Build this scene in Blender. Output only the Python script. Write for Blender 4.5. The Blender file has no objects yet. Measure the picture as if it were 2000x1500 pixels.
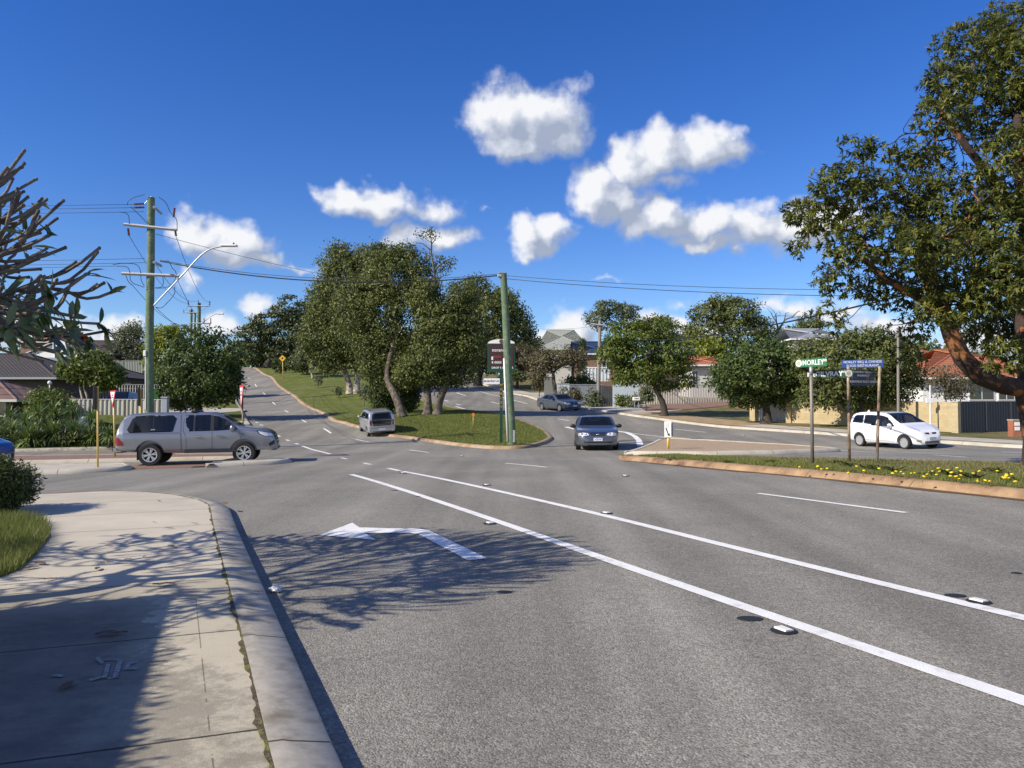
import bpy, bmesh, math, random
import numpy as np
from mathutils import Vector, Matrix
from mathutils.bvhtree import BVHTree
from mathutils.geometry import tessellate_polygon
R = math.radians
rng = np.random.default_rng(7)
random.seed(7)
scene = bpy.context.scene
COL = scene.collection
# ------------------------------------------------------------------ camera
FPX, CZ = 1502.0, 1.65
PITCH = math.atan(58 / FPX)
cam = bpy.data.cameras.new('camera'); cam.sensor_width = 36; cam.lens = 36 * FPX / 2000
cam.clip_start = 0.05; cam.clip_end = 6000
camo = bpy.data.objects.new('camera', cam); COL.objects.link(camo)
camo.location = (0, 0, CZ); camo.rotation_euler = (math.pi / 2 + PITCH, 0, 0)
scene.camera = camo
# ------------------------------------------------------------------ light
SUN_EL, SUN_AZ = R(33.5), R(208)          # azimuth of the sun, from +X anticlockwise (it stands to the left)
EXPO = 0.32
SKY_STRENGTH = 0.122
sd = Vector((math.cos(SUN_EL) * math.cos(SUN_AZ), math.cos(SUN_EL) * math.sin(SUN_AZ), math.sin(SUN_EL)))
sun = bpy.data.lights.new('sun', 'SUN'); sun.energy = 4.9; sun.angle = R(0.53); sun.color = (1, .915, .77)
suno = bpy.data.objects.new('sun', sun); COL.objects.link(suno)
suno.rotation_euler = sd.to_track_quat('Z', 'Y').to_euler()
suno.location = (-40, -20, 40)
scene.view_settings.view_transform = 'Standard'; scene.view_settings.look = 'None'
scene.view_settings.exposure = EXPO; scene.view_settings.gamma = 1
try: scene.view_settings.use_curve_mapping = False
except Exception: pass
scene.cycles.max_bounces = 8; scene.cycles.transparent_max_bounces = 12
scene.cycles.diffuse_bounces = 3; scene.cycles.glossy_bounces = 3
scene.cycles.caustics_reflective = False; scene.cycles.caustics_refractive = False
scene.cycles.sample_clamp_indirect = 4

def ray(px, py):
    x, y, z = (px - 1000) / FPX, 1.0, (750 - py) / FPX
    c, s = math.cos(PITCH), math.sin(PITCH)
    return np.array([x, y * c - z * s, y * s + z * c])
def at(px, py, Y):                       # the point seen at a pixel of the photograph at depth Y
    d = ray(px, py); k = Y / d[1]
    return np.array([0, 0, CZ]) + d * k

# ------------------------------------------------------------------ sky with clouds
def nd(nt, kind, **kw):
    n = nt.nodes.new(kind)
    for k, v in kw.items():
        if k.startswith('i_'):
            key = k[2:]
            key = int(key) if key.isdigit() else key.replace('_', ' ')
            n.inputs[key].default_value = v
        else: setattr(n, k, v)
    return n
def math_n(nt, op, a, b=None, c=None, clamp=False):
    n = nt.nodes.new('ShaderNodeMath'); n.operation = op; n.use_clamp = clamp
    for i, v in enumerate((a, b, c)):
        if v is None: continue
        if isinstance(v, (int, float)): n.inputs[i].default_value = v
        else: nt.links.new(v, n.inputs[i])
    return n.outputs[0]
def vmath(nt, op, a, b=None, scale=None):
    n = nt.nodes.new('ShaderNodeVectorMath'); n.operation = op
    for i, v in enumerate((a, b)):
        if v is None: continue
        if isinstance(v, (tuple, list, np.ndarray)): n.inputs[i].default_value = tuple(float(q) for q in v)
        else: nt.links.new(v, n.inputs[i])
    if scale is not None: n.inputs['Scale'].default_value = scale
    return n.outputs['Value'] if op in ('LENGTH', 'DOT_PRODUCT', 'DISTANCE') else n.outputs[0]

def ang(px, py):
    d = ray(px, py); d = d / np.linalg.norm(d)
    return math.atan2(d[0], d[1]), math.asin(d[2])
# px, py, rx, ry (pixels of the photograph give the bearing and height of every cloud), weight
CLOUDS = [(985,225,85,60,1),(1055,235,95,70,1),(1010,280,80,38,.9),(1110,270,45,42,.8),(975,172,55,28,.28),
 (1290,290,75,50,1),(1370,285,80,45,1),(1435,285,40,35,.8),(1235,325,70,50,.95),(1165,375,58,58,1),(1210,395,75,50,1),(1290,430,90,42,1),
 (1375,430,75,34,.9),(1380,475,75,28,.85),(1465,445,80,42,.9),(1540,455,70,45,1),(1600,440,80,55,.9),(1320,350,60,22,.5),
 (1025,455,42,38,1),(1065,455,52,38,1),(1045,480,45,22,.8),
 (695,385,65,34,1),(745,400,65,32,.8),(835,405,75,32,.55),(860,465,90,34,.85),(790,470,60,30,.7),(905,460,45,25,.6),(640,375,34,12,.4),
 (400,460,62,48,1),(450,480,72,46,1),(510,505,62,30,.85),(565,518,50,14,.5),(375,430,25,18,.5),
 (365,540,28,16,.45),(505,597,44,17,.65),(1555,598,75,26,.65),(1620,610,70,20,.6),(1180,550,45,7,.3),(1335,590,40,14,.28),(945,395,26,7,.25),
 (1095,640,52,42,1),(1130,650,60,48,1),(1270,635,60,40,1),(1330,640,50,30,1),(1055,660,40,30,.9),
 (240,660,50,45,.95),(150,665,90,40,.8),(440,640,60,30,.75),(60,650,90,36,.8),(700,640,120,24,.7),(1400,640,60,26,.8),(1550,650,60,30,.8),(1720,650,90,45,.8),(1900,680,120,40,.8)]
world = bpy.data.worlds.new('World'); scene.world = world; world.use_nodes = True
nt = world.node_tree; nt.nodes.clear()
grp = bpy.data.node_groups.new('cloud_field', 'ShaderNodeTree')
grp.interface.new_socket('Angle', in_out='INPUT', socket_type='NodeSocketVector')
grp.interface.new_socket('Field', in_out='OUTPUT', socket_type='NodeSocketFloat')
gi = grp.nodes.new('NodeGroupInput'); go = grp.nodes.new('NodeGroupOutput')
n1 = nd(grp, 'ShaderNodeTexNoise', noise_dimensions='2D', i_Scale=16.0, i_Detail=3.0, i_Roughness=.55)
grp.links.new(gi.outputs[0], n1.inputs['Vector'])
warp = vmath(grp, 'SCALE', vmath(grp, 'SUBTRACT', n1.outputs['Color'], (.5, .5, .5)), scale=.055)
pos = vmath(grp, 'ADD', gi.outputs[0], warp)
acc = None
for (px, py, rx, ry, w) in CLOUDS:
    a, e = ang(px, py); k = 1 / 1502
    sx, sy = 1 / (rx * k * 1.16), 1 / (ry * k * 1.16)
    n = grp.nodes.new('ShaderNodeVectorMath'); n.operation = 'MULTIPLY_ADD'; grp.links.new(pos, n.inputs[0])
    n.inputs[1].default_value = (sx, sy, 0); n.inputs[2].default_value = (-a * sx, -e * sy, 0)
    v = math_n(grp, 'MULTIPLY_ADD', vmath(grp, 'LENGTH', n.outputs[0]), -float(w), float(w))
    if acc is None: acc = v
    else:
        n = grp.nodes.new('ShaderNodeMath'); n.operation = 'SMOOTH_MAX'
        grp.links.new(acc, n.inputs[0]); grp.links.new(v, n.inputs[1]); n.inputs[2].default_value = .12
        acc = n.outputs[0]
n3 = nd(grp, 'ShaderNodeTexNoise', noise_dimensions='2D', i_Scale=30.0, i_Detail=7.0, i_Roughness=.6)
grp.links.new(gi.outputs[0], n3.inputs['Vector'])
nz = math_n(grp, 'MULTIPLY', math_n(grp, 'SUBTRACT', n3.outputs['Fac'], .5), .62)
acc = math_n(grp, 'ADD', acc, nz)
grp.links.new(acc, go.inputs[0])

tc = nt.nodes.new('ShaderNodeTexCoord'); sep = nt.nodes.new('ShaderNodeSeparateXYZ')
nt.links.new(tc.outputs['Generated'], sep.inputs[0])
az = math_n(nt, 'ARCTAN2', sep.outputs[0], sep.outputs[1]); el = math_n(nt, 'ARCSINE', sep.outputs[2])
cmb = nt.nodes.new('ShaderNodeCombineXYZ'); nt.links.new(az, cmb.inputs[0]); nt.links.new(el, cmb.inputs[1])
def field(off):
    g = nt.nodes.new('ShaderNodeGroup'); g.node_tree = grp
    nt.links.new(vmath(nt, 'ADD', cmb.outputs[0], off), g.inputs[0])
    return g.outputs[0]
f0 = field((0, 0, 0)); f1 = field((-.020, .020, 0))
# unseen broken cloud, added beside and behind the camera for neutral fill light
nb = nd(nt, 'ShaderNodeTexNoise', noise_dimensions='2D', i_Scale=2.6, i_Detail=4.0, i_Roughness=.55); nt.links.new(cmb.outputs[0], nb.inputs['Vector'])
back = nd(nt, 'ShaderNodeMapRange', interpolation_type='SMOOTHSTEP'); nt.links.new(math_n(nt, 'ABSOLUTE', az), back.inputs['Value']); back.inputs['From Min'].default_value = .85; back.inputs['From Max'].default_value = 1.3
lowc = nd(nt, 'ShaderNodeMapRange'); nt.links.new(el, lowc.inputs['Value']); lowc.inputs['From Min'].default_value = .0; lowc.inputs['From Max'].default_value = 1.2; lowc.inputs['To Min'].default_value = .30; lowc.inputs['To Max'].default_value = -.2
fb = math_n(nt, 'MULTIPLY', math_n(nt, 'ADD', math_n(nt, 'MULTIPLY', math_n(nt, 'SUBTRACT', nb.outputs['Fac'], .5), 2.4), lowc.outputs[0]), back.outputs[0])
f0 = math_n(nt, 'MAXIMUM', f0, fb)
dens = nd(nt, 'ShaderNodeMapRange', interpolation_type='SMOOTHSTEP'); nt.links.new(f0, dens.inputs['Value'])
dens.inputs['From Min'].default_value = .0; dens.inputs['From Max'].default_value = .56
lit = math_n(nt, 'MULTIPLY_ADD', math_n(nt, 'SUBTRACT', f0, f1), 1.3, .34, clamp=True)
thin = math_n(nt, 'MULTIPLY_ADD', f0, -.25, 1.12, clamp=True)
shade = math_n(nt, 'MULTIPLY', lit, thin, clamp=True)
cr = nt.nodes.new('ShaderNodeValToRGB'); nt.links.new(shade, cr.inputs[0])
cr.color_ramp.elements[0].position = .12; cr.color_ramp.elements[0].color = (.30, .35, .46, 1)
cr.color_ramp.elements[1].position = .85; cr.color_ramp.elements[1].color = (.74, .75, .78, 1)
mid = cr.color_ramp.elements.new(.5); mid.color = (.49, .53, .62, 1)
sky = nt.nodes.new('ShaderNodeTexSky'); sky.sky_type = 'NISHITA'; sky.sun_disc = False
sky.sun_elevation = SUN_EL; sky.sun_rotation = math.pi / 2 - SUN_AZ
sky.altitude = 30; sky.air_density = 1.0; sky.dust_density = 0.0; sky.ozone_density = 4.0
hsv = nd(nt, 'ShaderNodeHueSaturation'); hsv.inputs['Saturation'].default_value = 1.30; hsv.inputs['Hue'].default_value = .519; hsv.inputs['Value'].default_value = 1.0
nt.links.new(sky.outputs[0], hsv.inputs['Color'])
b1 = nt.nodes.new('ShaderNodeBackground'); b1.inputs[1].default_value = SKY_STRENGTH
nt.links.new(hsv.outputs[0], b1.inputs[0])
b2 = nt.nodes.new('ShaderNodeBackground'); b2.inputs[1].default_value = 1.0; nt.links.new(cr.outputs[0], b2.inputs[0])
mx = nt.nodes.new('ShaderNodeMixShader'); nt.links.new(dens.outputs[0], mx.inputs[0])
nt.links.new(b1.outputs[0], mx.inputs[1]); nt.links.new(b2.outputs[0], mx.inputs[2])
wo = nt.nodes.new('ShaderNodeOutputWorld'); nt.links.new(mx.outputs[0], wo.inputs[0])
world.cycles.sampling_method = 'MANUAL'; world.cycles.sample_map_resolution = 512

# ------------------------------------------------------------------ materials
MATS = {}
def mat(name, col, rough=.6, metal=0.0, var=0.0, vscale=8.0, bump=0.0, bscale=40.0, spec=.5, coat=0.0, col2=None, c2scale=2.0, c2thr=(.45, .6), detail=4.0):
    """plain principled paint with noise in its tone, an optional second colour in patches and noise bump"""
    if name in MATS: return MATS[name]
    m = bpy.data.materials.new(name); m.use_nodes = True; t = m.node_tree
    p = t.nodes['Principled BSDF']; p.inputs['Roughness'].default_value = rough; p.inputs['Metallic'].default_value = metal
    p.inputs['Specular IOR Level'].default_value = spec; p.inputs['Coat Weight'].default_value = coat; p.inputs['Coat Roughness'].default_value = .04
    c = tuple(col) + (1,)
    p.inputs['Base Color'].default_value = c
    tcn = None
    if var or bump or col2 is not None:
        tcn = t.nodes.new('ShaderNodeTexCoord')
    out = None
    if col2 is not None:
        n = nd(t, 'ShaderNodeTexNoise', i_Scale=c2scale, i_Detail=detail, i_Roughness=.6); t.links.new(tcn.outputs['Object'], n.inputs['Vector'])
        mr = nd(t, 'ShaderNodeMapRange'); t.links.new(n.outputs['Fac'], mr.inputs['Value'])
        mr.inputs['From Min'].default_value, mr.inputs['From Max'].default_value = c2thr
        mxn = nd(t, 'ShaderNodeMix', data_type='RGBA'); t.links.new(mr.outputs[0], mxn.inputs[0])
        mxn.inputs[6].default_value = c; mxn.inputs[7].default_value = tuple(col2) + (1,)
        out = mxn.outputs[2]
    if var:
        n = nd(t, 'ShaderNodeTexNoise', i_Scale=vscale, i_Detail=detail, i_Roughness=.65); t.links.new(tcn.outputs['Object'], n.inputs['Vector'])
        v = math_n(t, 'MULTIPLY_ADD', math_n(t, 'SUBTRACT', n.outputs['Fac'], .5), 2 * var * 1.6, 1.0)
        h = nd(t, 'ShaderNodeHueSaturation'); t.links.new(v, h.inputs['Value'])
        if out is None: h.inputs['Color'].default_value = c
        else: t.links.new(out, h.inputs['Color'])
        out = h.outputs[0]
    if out is not None: t.links.new(out, p.inputs['Base Color'])
    if bump:
        n = nd(t, 'ShaderNodeTexNoise', i_Scale=bscale, i_Detail=3.0); t.links.new(tcn.outputs['Object'], n.inputs['Vector'])
        b = nd(t, 'ShaderNodeBump', i_Strength=bump, i_Distance=.02); t.links.new(n.outputs['Fac'], b.inputs['Height'])
        t.links.new(b.outputs[0], p.inputs['Normal'])
    MATS[name] = m
    return m
def leafmat(name, dark, light, rough=.5, trans=.25, spec=.35):
    if name in MATS: return MATS[name]
    m = bpy.data.materials.new(name); m.use_nodes = True; t = m.node_tree
    p = t.nodes['Principled BSDF']; p.inputs['Roughness'].default_value = rough; p.inputs['Specular IOR Level'].default_value = spec
    at_ = nd(t, 'ShaderNodeAttribute', attribute_name='tint')
    mxn = nd(t, 'ShaderNodeMix', data_type='RGBA'); t.links.new(at_.outputs['Fac'], mxn.inputs[0])
    mxn.inputs[6].default_value = tuple(dark) + (1,); mxn.inputs[7].default_value = tuple(light) + (1,)
    t.links.new(mxn.outputs[2], p.inputs['Base Color'])
    tr = nd(t, 'ShaderNodeBsdfTranslucent'); t.links.new(mxn.outputs[2], tr.inputs[0])
    ms = nd(t, 'ShaderNodeMixShader'); ms.inputs[0].default_value = trans
    t.links.new(p.outputs[0], ms.inputs[1]); t.links.new(tr.outputs[0], ms.inputs[2])
    t.links.new(ms.outputs[0], t.nodes['Material Output'].inputs[0])
    MATS[name] = m
    return m
def glassmat(name, tint=.35, col=(.01, .012, .014)):
    if name in MATS: return MATS[name]
    m = bpy.data.materials.new(name); m.use_nodes = True; t = m.node_tree
    p = t.nodes['Principled BSDF']; p.inputs['Base Color'].default_value = tuple(col) + (1,)
    p.inputs['Roughness'].default_value = .03; p.inputs['Specular IOR Level'].default_value = .6
    tr = nd(t, 'ShaderNodeBsdfTransparent'); tr.inputs[0].default_value = (.72, .78, .77, 1)
    ms = nd(t, 'ShaderNodeMixShader'); ms.inputs[0].default_value = tint
    t.links.new(p.outputs[0], ms.inputs[1]); t.links.new(tr.outputs[0], ms.inputs[2])
    t.links.new(ms.outputs[0], t.nodes['Material Output'].inputs[0])
    MATS[name] = m
    return m

# ------------------------------------------------------------------ objects
def tag(o, label=None, cat=None, group=None, kind=None):
    if label: o['label'] = label
    if cat: o['category'] = cat
    if group: o['group'] = group
    if kind: o['kind'] = kind
    return o
def thing(name, label, cat, loc=(0, 0, 0), rz=0.0, group=None):
    o = bpy.data.objects.new(name, None); COL.objects.link(o); o.empty_display_size = .3
    o.location = tuple(float(q) for q in loc); o.rotation_euler = (0, 0, rz)
    return tag(o, label, cat, group)
def copy_tree(o, parent=None):
    c = o.copy(); COL.objects.link(c); c.parent = parent
    for ch in o.children: copy_tree(ch, c)
    return c
class MB:
    """collects simple shapes into one mesh"""
    def __init__(s): s.v = []; s.f = []; s.m = []
    def add(s, vs, fs, mi=0):
        b = len(s.v); s.v.extend([tuple(float(q) for q in p) for p in vs])
        s.f.extend([tuple(b + i for i in f) for f in fs]); s.m.extend([mi] * len(fs)); return s
    def box(s, c, d, rz=0.0, mi=0, bev=0.0):
        hx, hy, hz = d[0] / 2, d[1] / 2, d[2] / 2; ca, sa = math.cos(rz), math.sin(rz)
        if bev <= 0:
            pts = [(x, y, z) for z in (-hz, hz) for x, y in ((-hx, -hy), (hx, -hy), (hx, hy), (-hx, hy))]
            fs = [(3, 2, 1, 0), (4, 5, 6, 7), (0, 1, 5, 4), (1, 2, 6, 5), (2, 3, 7, 6), (3, 0, 4, 7)]
        else:
            b = min(bev, hx * .9, hy * .9, hz * .9); pts = []; fs = []
            rings = [(-hz, b), (-hz + b, 0), (hz - b, 0), (hz, b)]
            for z, i in rings:
                X, Yy = hx - i, hy - i
                pts += [(-X + b - i * .3, -Yy, z), (X - b + i * .3, -Yy, z), (X, -Yy + b - i * .3, z), (X, Yy - b + i * .3, z), (X - b + i * .3, Yy, z), (-X + b - i * .3, Yy, z), (-X, Yy - b + i * .3, z), (-X, -Yy + b - i * .3, z)]
            for r in range(3):
                for k in range(8): fs.append((r * 8 + k, r * 8 + (k + 1) % 8, r * 8 + 8 + (k + 1) % 8, r * 8 + 8 + k))
            fs.append(tuple(range(7, -1, -1))); fs.append(tuple(range(24, 32)))
        return s.add([(c[0] + x * ca - y * sa, c[1] + x * sa + y * ca, c[2] + z) for x, y, z in pts], fs, mi)
    def tube(s, pts, rad, n=8, cap=True, mi=0):
        P = [np.array(p, float) for p in pts]; k = len(P)
        rad = [rad] * k if isinstance(rad, (int, float)) else list(rad)
        vs = []; ref = None
        for i in range(k):
            t = P[min(i + 1, k - 1)] - P[max(i - 1, 0)]; t = t / (np.linalg.norm(t) + 1e-9)
            if ref is None or abs(np.dot(ref, t)) > .95: ref = np.array([0, 0, 1.0]) if abs(t[2]) < .9 else np.array([1.0, 0, 0])
            a = np.cross(t, ref); a /= np.linalg.norm(a); b = np.cross(a, t); ref = b
            for j in range(n):
                th = 2 * math.pi * j / n; vs.append(P[i] + rad[i] * (math.cos(th) * a + math.sin(th) * b))
        fs = [(i * n + j, i * n + (j + 1) % n, (i + 1) * n + (j + 1) % n, (i + 1) * n + j) for i in range(k - 1) for j in range(n)]
        if cap: fs += [tuple(range(n - 1, -1, -1)), tuple((k - 1) * n + j for j in range(n))]
        return s.add(vs, fs, mi)
    def prism(s, poly, axis, a, b, mi=0):
        """poly of 2D points extruded from a to b along axis 0/1/2 (the remaining axes in order)"""
        o = [q for q in (0, 1, 2) if q != axis]; vs = []
        for h in (a, b):
            for p in poly:
                q = [0, 0, 0]; q[axis] = h; q[o[0]] = p[0]; q[o[1]] = p[1]; vs.append(q)
        n = len(poly); fs = [(i, (i + 1) % n, n + (i + 1) % n, n + i) for i in range(n)]
        tris = tessellate_polygon([[Vector((p[0], p[1], 0)) for p in poly]])
        fs += [tuple(t) for t in tris] + [tuple(n + i for i in t[::-1]) for t in tris]
        return s.add(vs, fs, mi)
    def ell(s, c, r, nu=14, nv=9, mi=0, rz=0.0):
        vs = []; fs = []; ca, sa = math.cos(rz), math.sin(rz)
        for i in range(nv + 1):
            ph = math.pi * i / nv
            for j in range(nu):
                th = 2 * math.pi * j / nu
                x, y, z = r[0] * math.sin(ph) * math.cos(th), r[1] * math.sin(ph) * math.sin(th), r[2] * math.cos(ph)
                vs.append((c[0] + x * ca - y * sa, c[1] + x * sa + y * ca, c[2] + z))
        for i in range(nv):
            for j in range(nu): fs.append((i * nu + j, (i + 1) * nu + j, (i + 1) * nu + (j + 1) % nu, i * nu + (j + 1) % nu))
        return s.add(vs, fs, mi)
    def lathe(s, prof, n=24, axis=1, c=(0, 0, 0), mi=0):
        """profile of (radius, along) turned about an axis"""
        vs = []; fs = []; o = [q for q in (0, 1, 2) if q != axis]
        for (r, h) in prof:
            for j in range(n):
                th = 2 * math.pi * j / n; q = [0, 0, 0]; q[axis] = h; q[o[0]] = r * math.cos(th); q[o[1]] = r * math.sin(th)
                vs.append((q[0] + c[0], q[1] + c[1], q[2] + c[2]))
        for i in range(len(prof) - 1):
            for j in range(n): fs.append((i * n + j, i * n + (j + 1) % n, (i + 1) * n + (j + 1) % n, (i + 1) * n + j))
        return s.add(vs, fs, mi)
    def build(s, name, m, parent=None, smooth=False, origin=None, fixn=True, loc=None):
        me = bpy.data.meshes.new(name)
        v = s.v if origin is None else [(p[0] - origin[0], p[1] - origin[1], p[2] - origin[2]) for p in s.v]
        me.from_pydata(v, [], s.f)
        for q in (m if isinstance(m, (list, tuple)) else [m]): me.materials.append(q)
        if any(s.m): me.polygons.foreach_set('material_index', s.m)
        if fixn:
            bm = bmesh.new(); bm.from_mesh(me); bmesh.ops.recalc_face_normals(bm, faces=bm.faces); bm.to_mesh(me); bm.free()
        if smooth:
            me.polygons.foreach_set('use_smooth', [True] * len(me.polygons))
            if smooth != 'all':
                try: me.set_sharp_from_angle(angle=R(40))
                except Exception: pass
        me.update()
        o = bpy.data.objects.new(name, me); COL.objects.link(o)
        if parent is not None: o.parent = parent
        if origin is not None and parent is None: o.location = tuple(float(q) for q in origin)
        if loc is not None: o.location = tuple(float(q) for q in loc)
        return o
def meshobj(name, V, F, m, parent=None, tint=None, origin=None, smooth=False):
    """fast mesh of quads/tris from arrays; tint is one number per face"""
    me = bpy.data.meshes.new(name); V = np.asarray(V, np.float32)
    if origin is not None: V = V - np.asarray(origin, np.float32)
    F = np.asarray(F, np.int32); k = F.shape[1]
    me.vertices.add(len(V)); me.vertices.foreach_set('co', V.ravel())
    me.loops.add(F.size); me.loops.foreach_set('vertex_index', F.ravel())
    me.polygons.add(len(F)); me.polygons.foreach_set('loop_start', np.arange(0, F.size, k, dtype=np.int32))
    if tint is not None:
        a = me.attributes.new('tint', 'FLOAT', 'FACE'); a.data.foreach_set('value', np.asarray(tint, np.float32))
    me.materials.append(m); me.update(calc_edges=True)
    if smooth: me.polygons.foreach_set('use_smooth', [True] * len(F))
    o = bpy.data.objects.new(name, me); COL.objects.link(o)
    if parent is not None: o.parent = parent
    elif origin is not None: o.location = tuple(float(q) for q in origin)
    return o
_txt = {}
def text_into(name, s, size, m, parent, loc, rot, align='CENTER', bold=0.0, sx=1.0, ext=.002):
    """flat lettering as a mesh; size is the line height"""
    cu = bpy.data.curves.new('t', 'FONT'); cu.body = s; cu.size = size; cu.align_x = align; cu.align_y = 'CENTER'; cu.offset = bold; cu.extrude = ext; cu.resolution_u = 2
    to = bpy.data.objects.new('t', cu); COL.objects.link(to)
    dg = bpy.context.evaluated_depsgraph_get(); me = bpy.data.meshes.new_from_object(to.evaluated_get(dg))
    bpy.data.objects.remove(to); me.materials.clear(); me.materials.append(m); me.name = name
    o = bpy.data.objects.new(name, me); COL.objects.link(o); o.parent = parent
    o.location = tuple(float(q) for q in loc); o.rotation_euler = rot; o.scale = (sx, 1, 1)
    return o

# ------------------------------------------------------------------ lie of the land (thin-plate surface through surveyed points)
def W(px, py, Y): p = at(px, py, Y); return (p[0], p[1], p[2])
CTRL = [(-.8, 3.5, 0), (-5.2, 14, 0), (-3, 8, 0), (0, -10, .05), (-8, -10, -.05), (12, -10, .4), (-30, -10, -.4), (40, -10, .5),
 (3, 4, .05), (-3, 21, .05), (4.4, 14, .2), (8.6, 12.8, .27), (3.4, 23, .2), (3.6, 32.5, .1), (0, 27, .03), (-11, 26.3, -.14), (-18, 26, -.22), (-30, 26, -.35),
 (-11, 34, -.02), (-20, 34, -.1), (-40, 34, -.2), (-9, 17, -.05), (-20, 17, -.25), (-50, 20, -.6), (-12, 8, -.1),
 (12, 20, .36), (17, 34, .15), (15, 25, .3), (20, 16, .45), (30, 20, .5), (9, 27, .2),
 W(617, 880, 36), W(639, 841, 48), W(593, 822, 60), W(560, 804, 72), W(535, 788, 84), W(516, 769, 96), W(499.6, 753, 108), W(487, 739, 120), W(476, 730, 132), (-54, 146, 10.3), (-62, 165, 11.0), (-75, 195, 11.4),
 W(660, 822, 60), W(541, 752, 108), (-8, 45, .3),
 (0, 36, .12), (2.2, 43, .3), W(1040, 829, 50), W(870, 795, 66), W(800, 780, 75), W(1090, 805, 66), W(1000, 770, 88), W(945, 752, 104), W(900, 740, 118), W(870, 731, 130), (-16, 150, 9.8), (-24, 175, 11),
 W(2000, 876, 30.7), W(1850, 866, 33.7), W(1655, 852, 38.7), W(1400, 835, 48), W(1300, 822, 53), W(1190, 807, 60), W(1130, 800, 64.7),
 W(1660, 829, 48), W(1850, 846, 44), W(1470, 822, 56), W(1250, 790, 73), W(1440, 784, 70), W(1150, 775, 80), (50, 44, .6), (30, 90, 3.2), (60, 100, 3.0), (20, 120, 5.5), (90, 60, 1.5),
 W(785, 819, 52), W(845, 814, 53), W(690, 765, 92), W(600, 730, 118), W(552, 733, 118), (-20, 52, .55), (-26, 60, 1.5),
 (-34, 55, 1.5), (-26, 54, 1.5), (-50, 55, 1.2), (-22, 44, .35), (-30, 42, .35), (-36, 75, 2.4), (-48, 90, 4.2), (-60, 110, 6.5), (-80, 70, 2.5), (-90, 120, 7), (-100, 40, 0), (-120, 180, 11),
 (0, 210, 11.5), (60, 170, 7), (120, 120, 4), (120, 20, 1), (-100, -20, -1), (100, -40, 0)]
C = np.array(CTRL, float)
def _u(r2): return np.where(r2 > 0, r2 * np.log(np.maximum(r2, 1e-12)) * .5, 0)
_d2 = ((C[:, None, :2] - C[None, :, :2]) ** 2).sum(-1); _n = len(C)
_A = np.zeros((_n + 3, _n + 3)); _A[:_n, :_n] = _u(_d2) + np.eye(_n) * 6.0; _A[:_n, _n] = 1; _A[:_n, _n + 1:] = C[:, :2]; _A[_n:, :_n] = _A[:_n, _n:].T
_w = np.linalg.solve(_A, np.concatenate([C[:, 2], [0, 0, 0]]))
def T(x, y):
    x = np.asarray(x, float); y = np.asarray(y, float); sh = x.shape; P = np.stack([x.ravel(), y.ravel()], 1); out = np.empty(len(P))
    for i in range(0, len(P), 20000):
        Q = P[i:i + 20000]; d2 = ((Q[:, None, :] - C[None, :, :2]) ** 2).sum(-1)
        out[i:i + 20000] = _u(d2) @ _w[:_n] + _w[_n] + Q @ _w[_n + 1:]
    r = np.hypot(P[:, 0], P[:, 1] - 60); k = np.clip((r - 150) / 120, 0, 1); k = k * k * (3 - 2 * k)
    out = out * (1 - k) + np.clip(out, 0, 9) * k * (1 - np.clip((r - 300) / 500, 0, 1))
    return out.reshape(sh) if sh else float(out[0])
def G(px, py, off=0.0):
    """where the sight line of a pixel meets the ground raised by off"""
    d = ray(px, py); Ys = np.concatenate([np.arange(1.5, 30, .25), np.arange(30, 200, .8)])
    X = d[0] * Ys / d[1]; Z = CZ + d[2] * Ys / d[1]; h = Z - T(X, Ys) - off
    k = np.argmax(h < 0)
    if h[k] >= 0: k = len(Ys) - 1
    a, b = Ys[max(k - 1, 0)], Ys[k]
    for _ in range(18):
        m = (a + b) / 2
        if CZ + d[2] * m / d[1] - T(d[0] * m / d[1], m) - off < 0: b = m
        else: a = m
    return np.array([d[0] * b / d[1], b, T(d[0] * b / d[1], b) + off])
def TZ(x, y, off=0.0): return np.array([x, y, T(x, y) + off])
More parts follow.
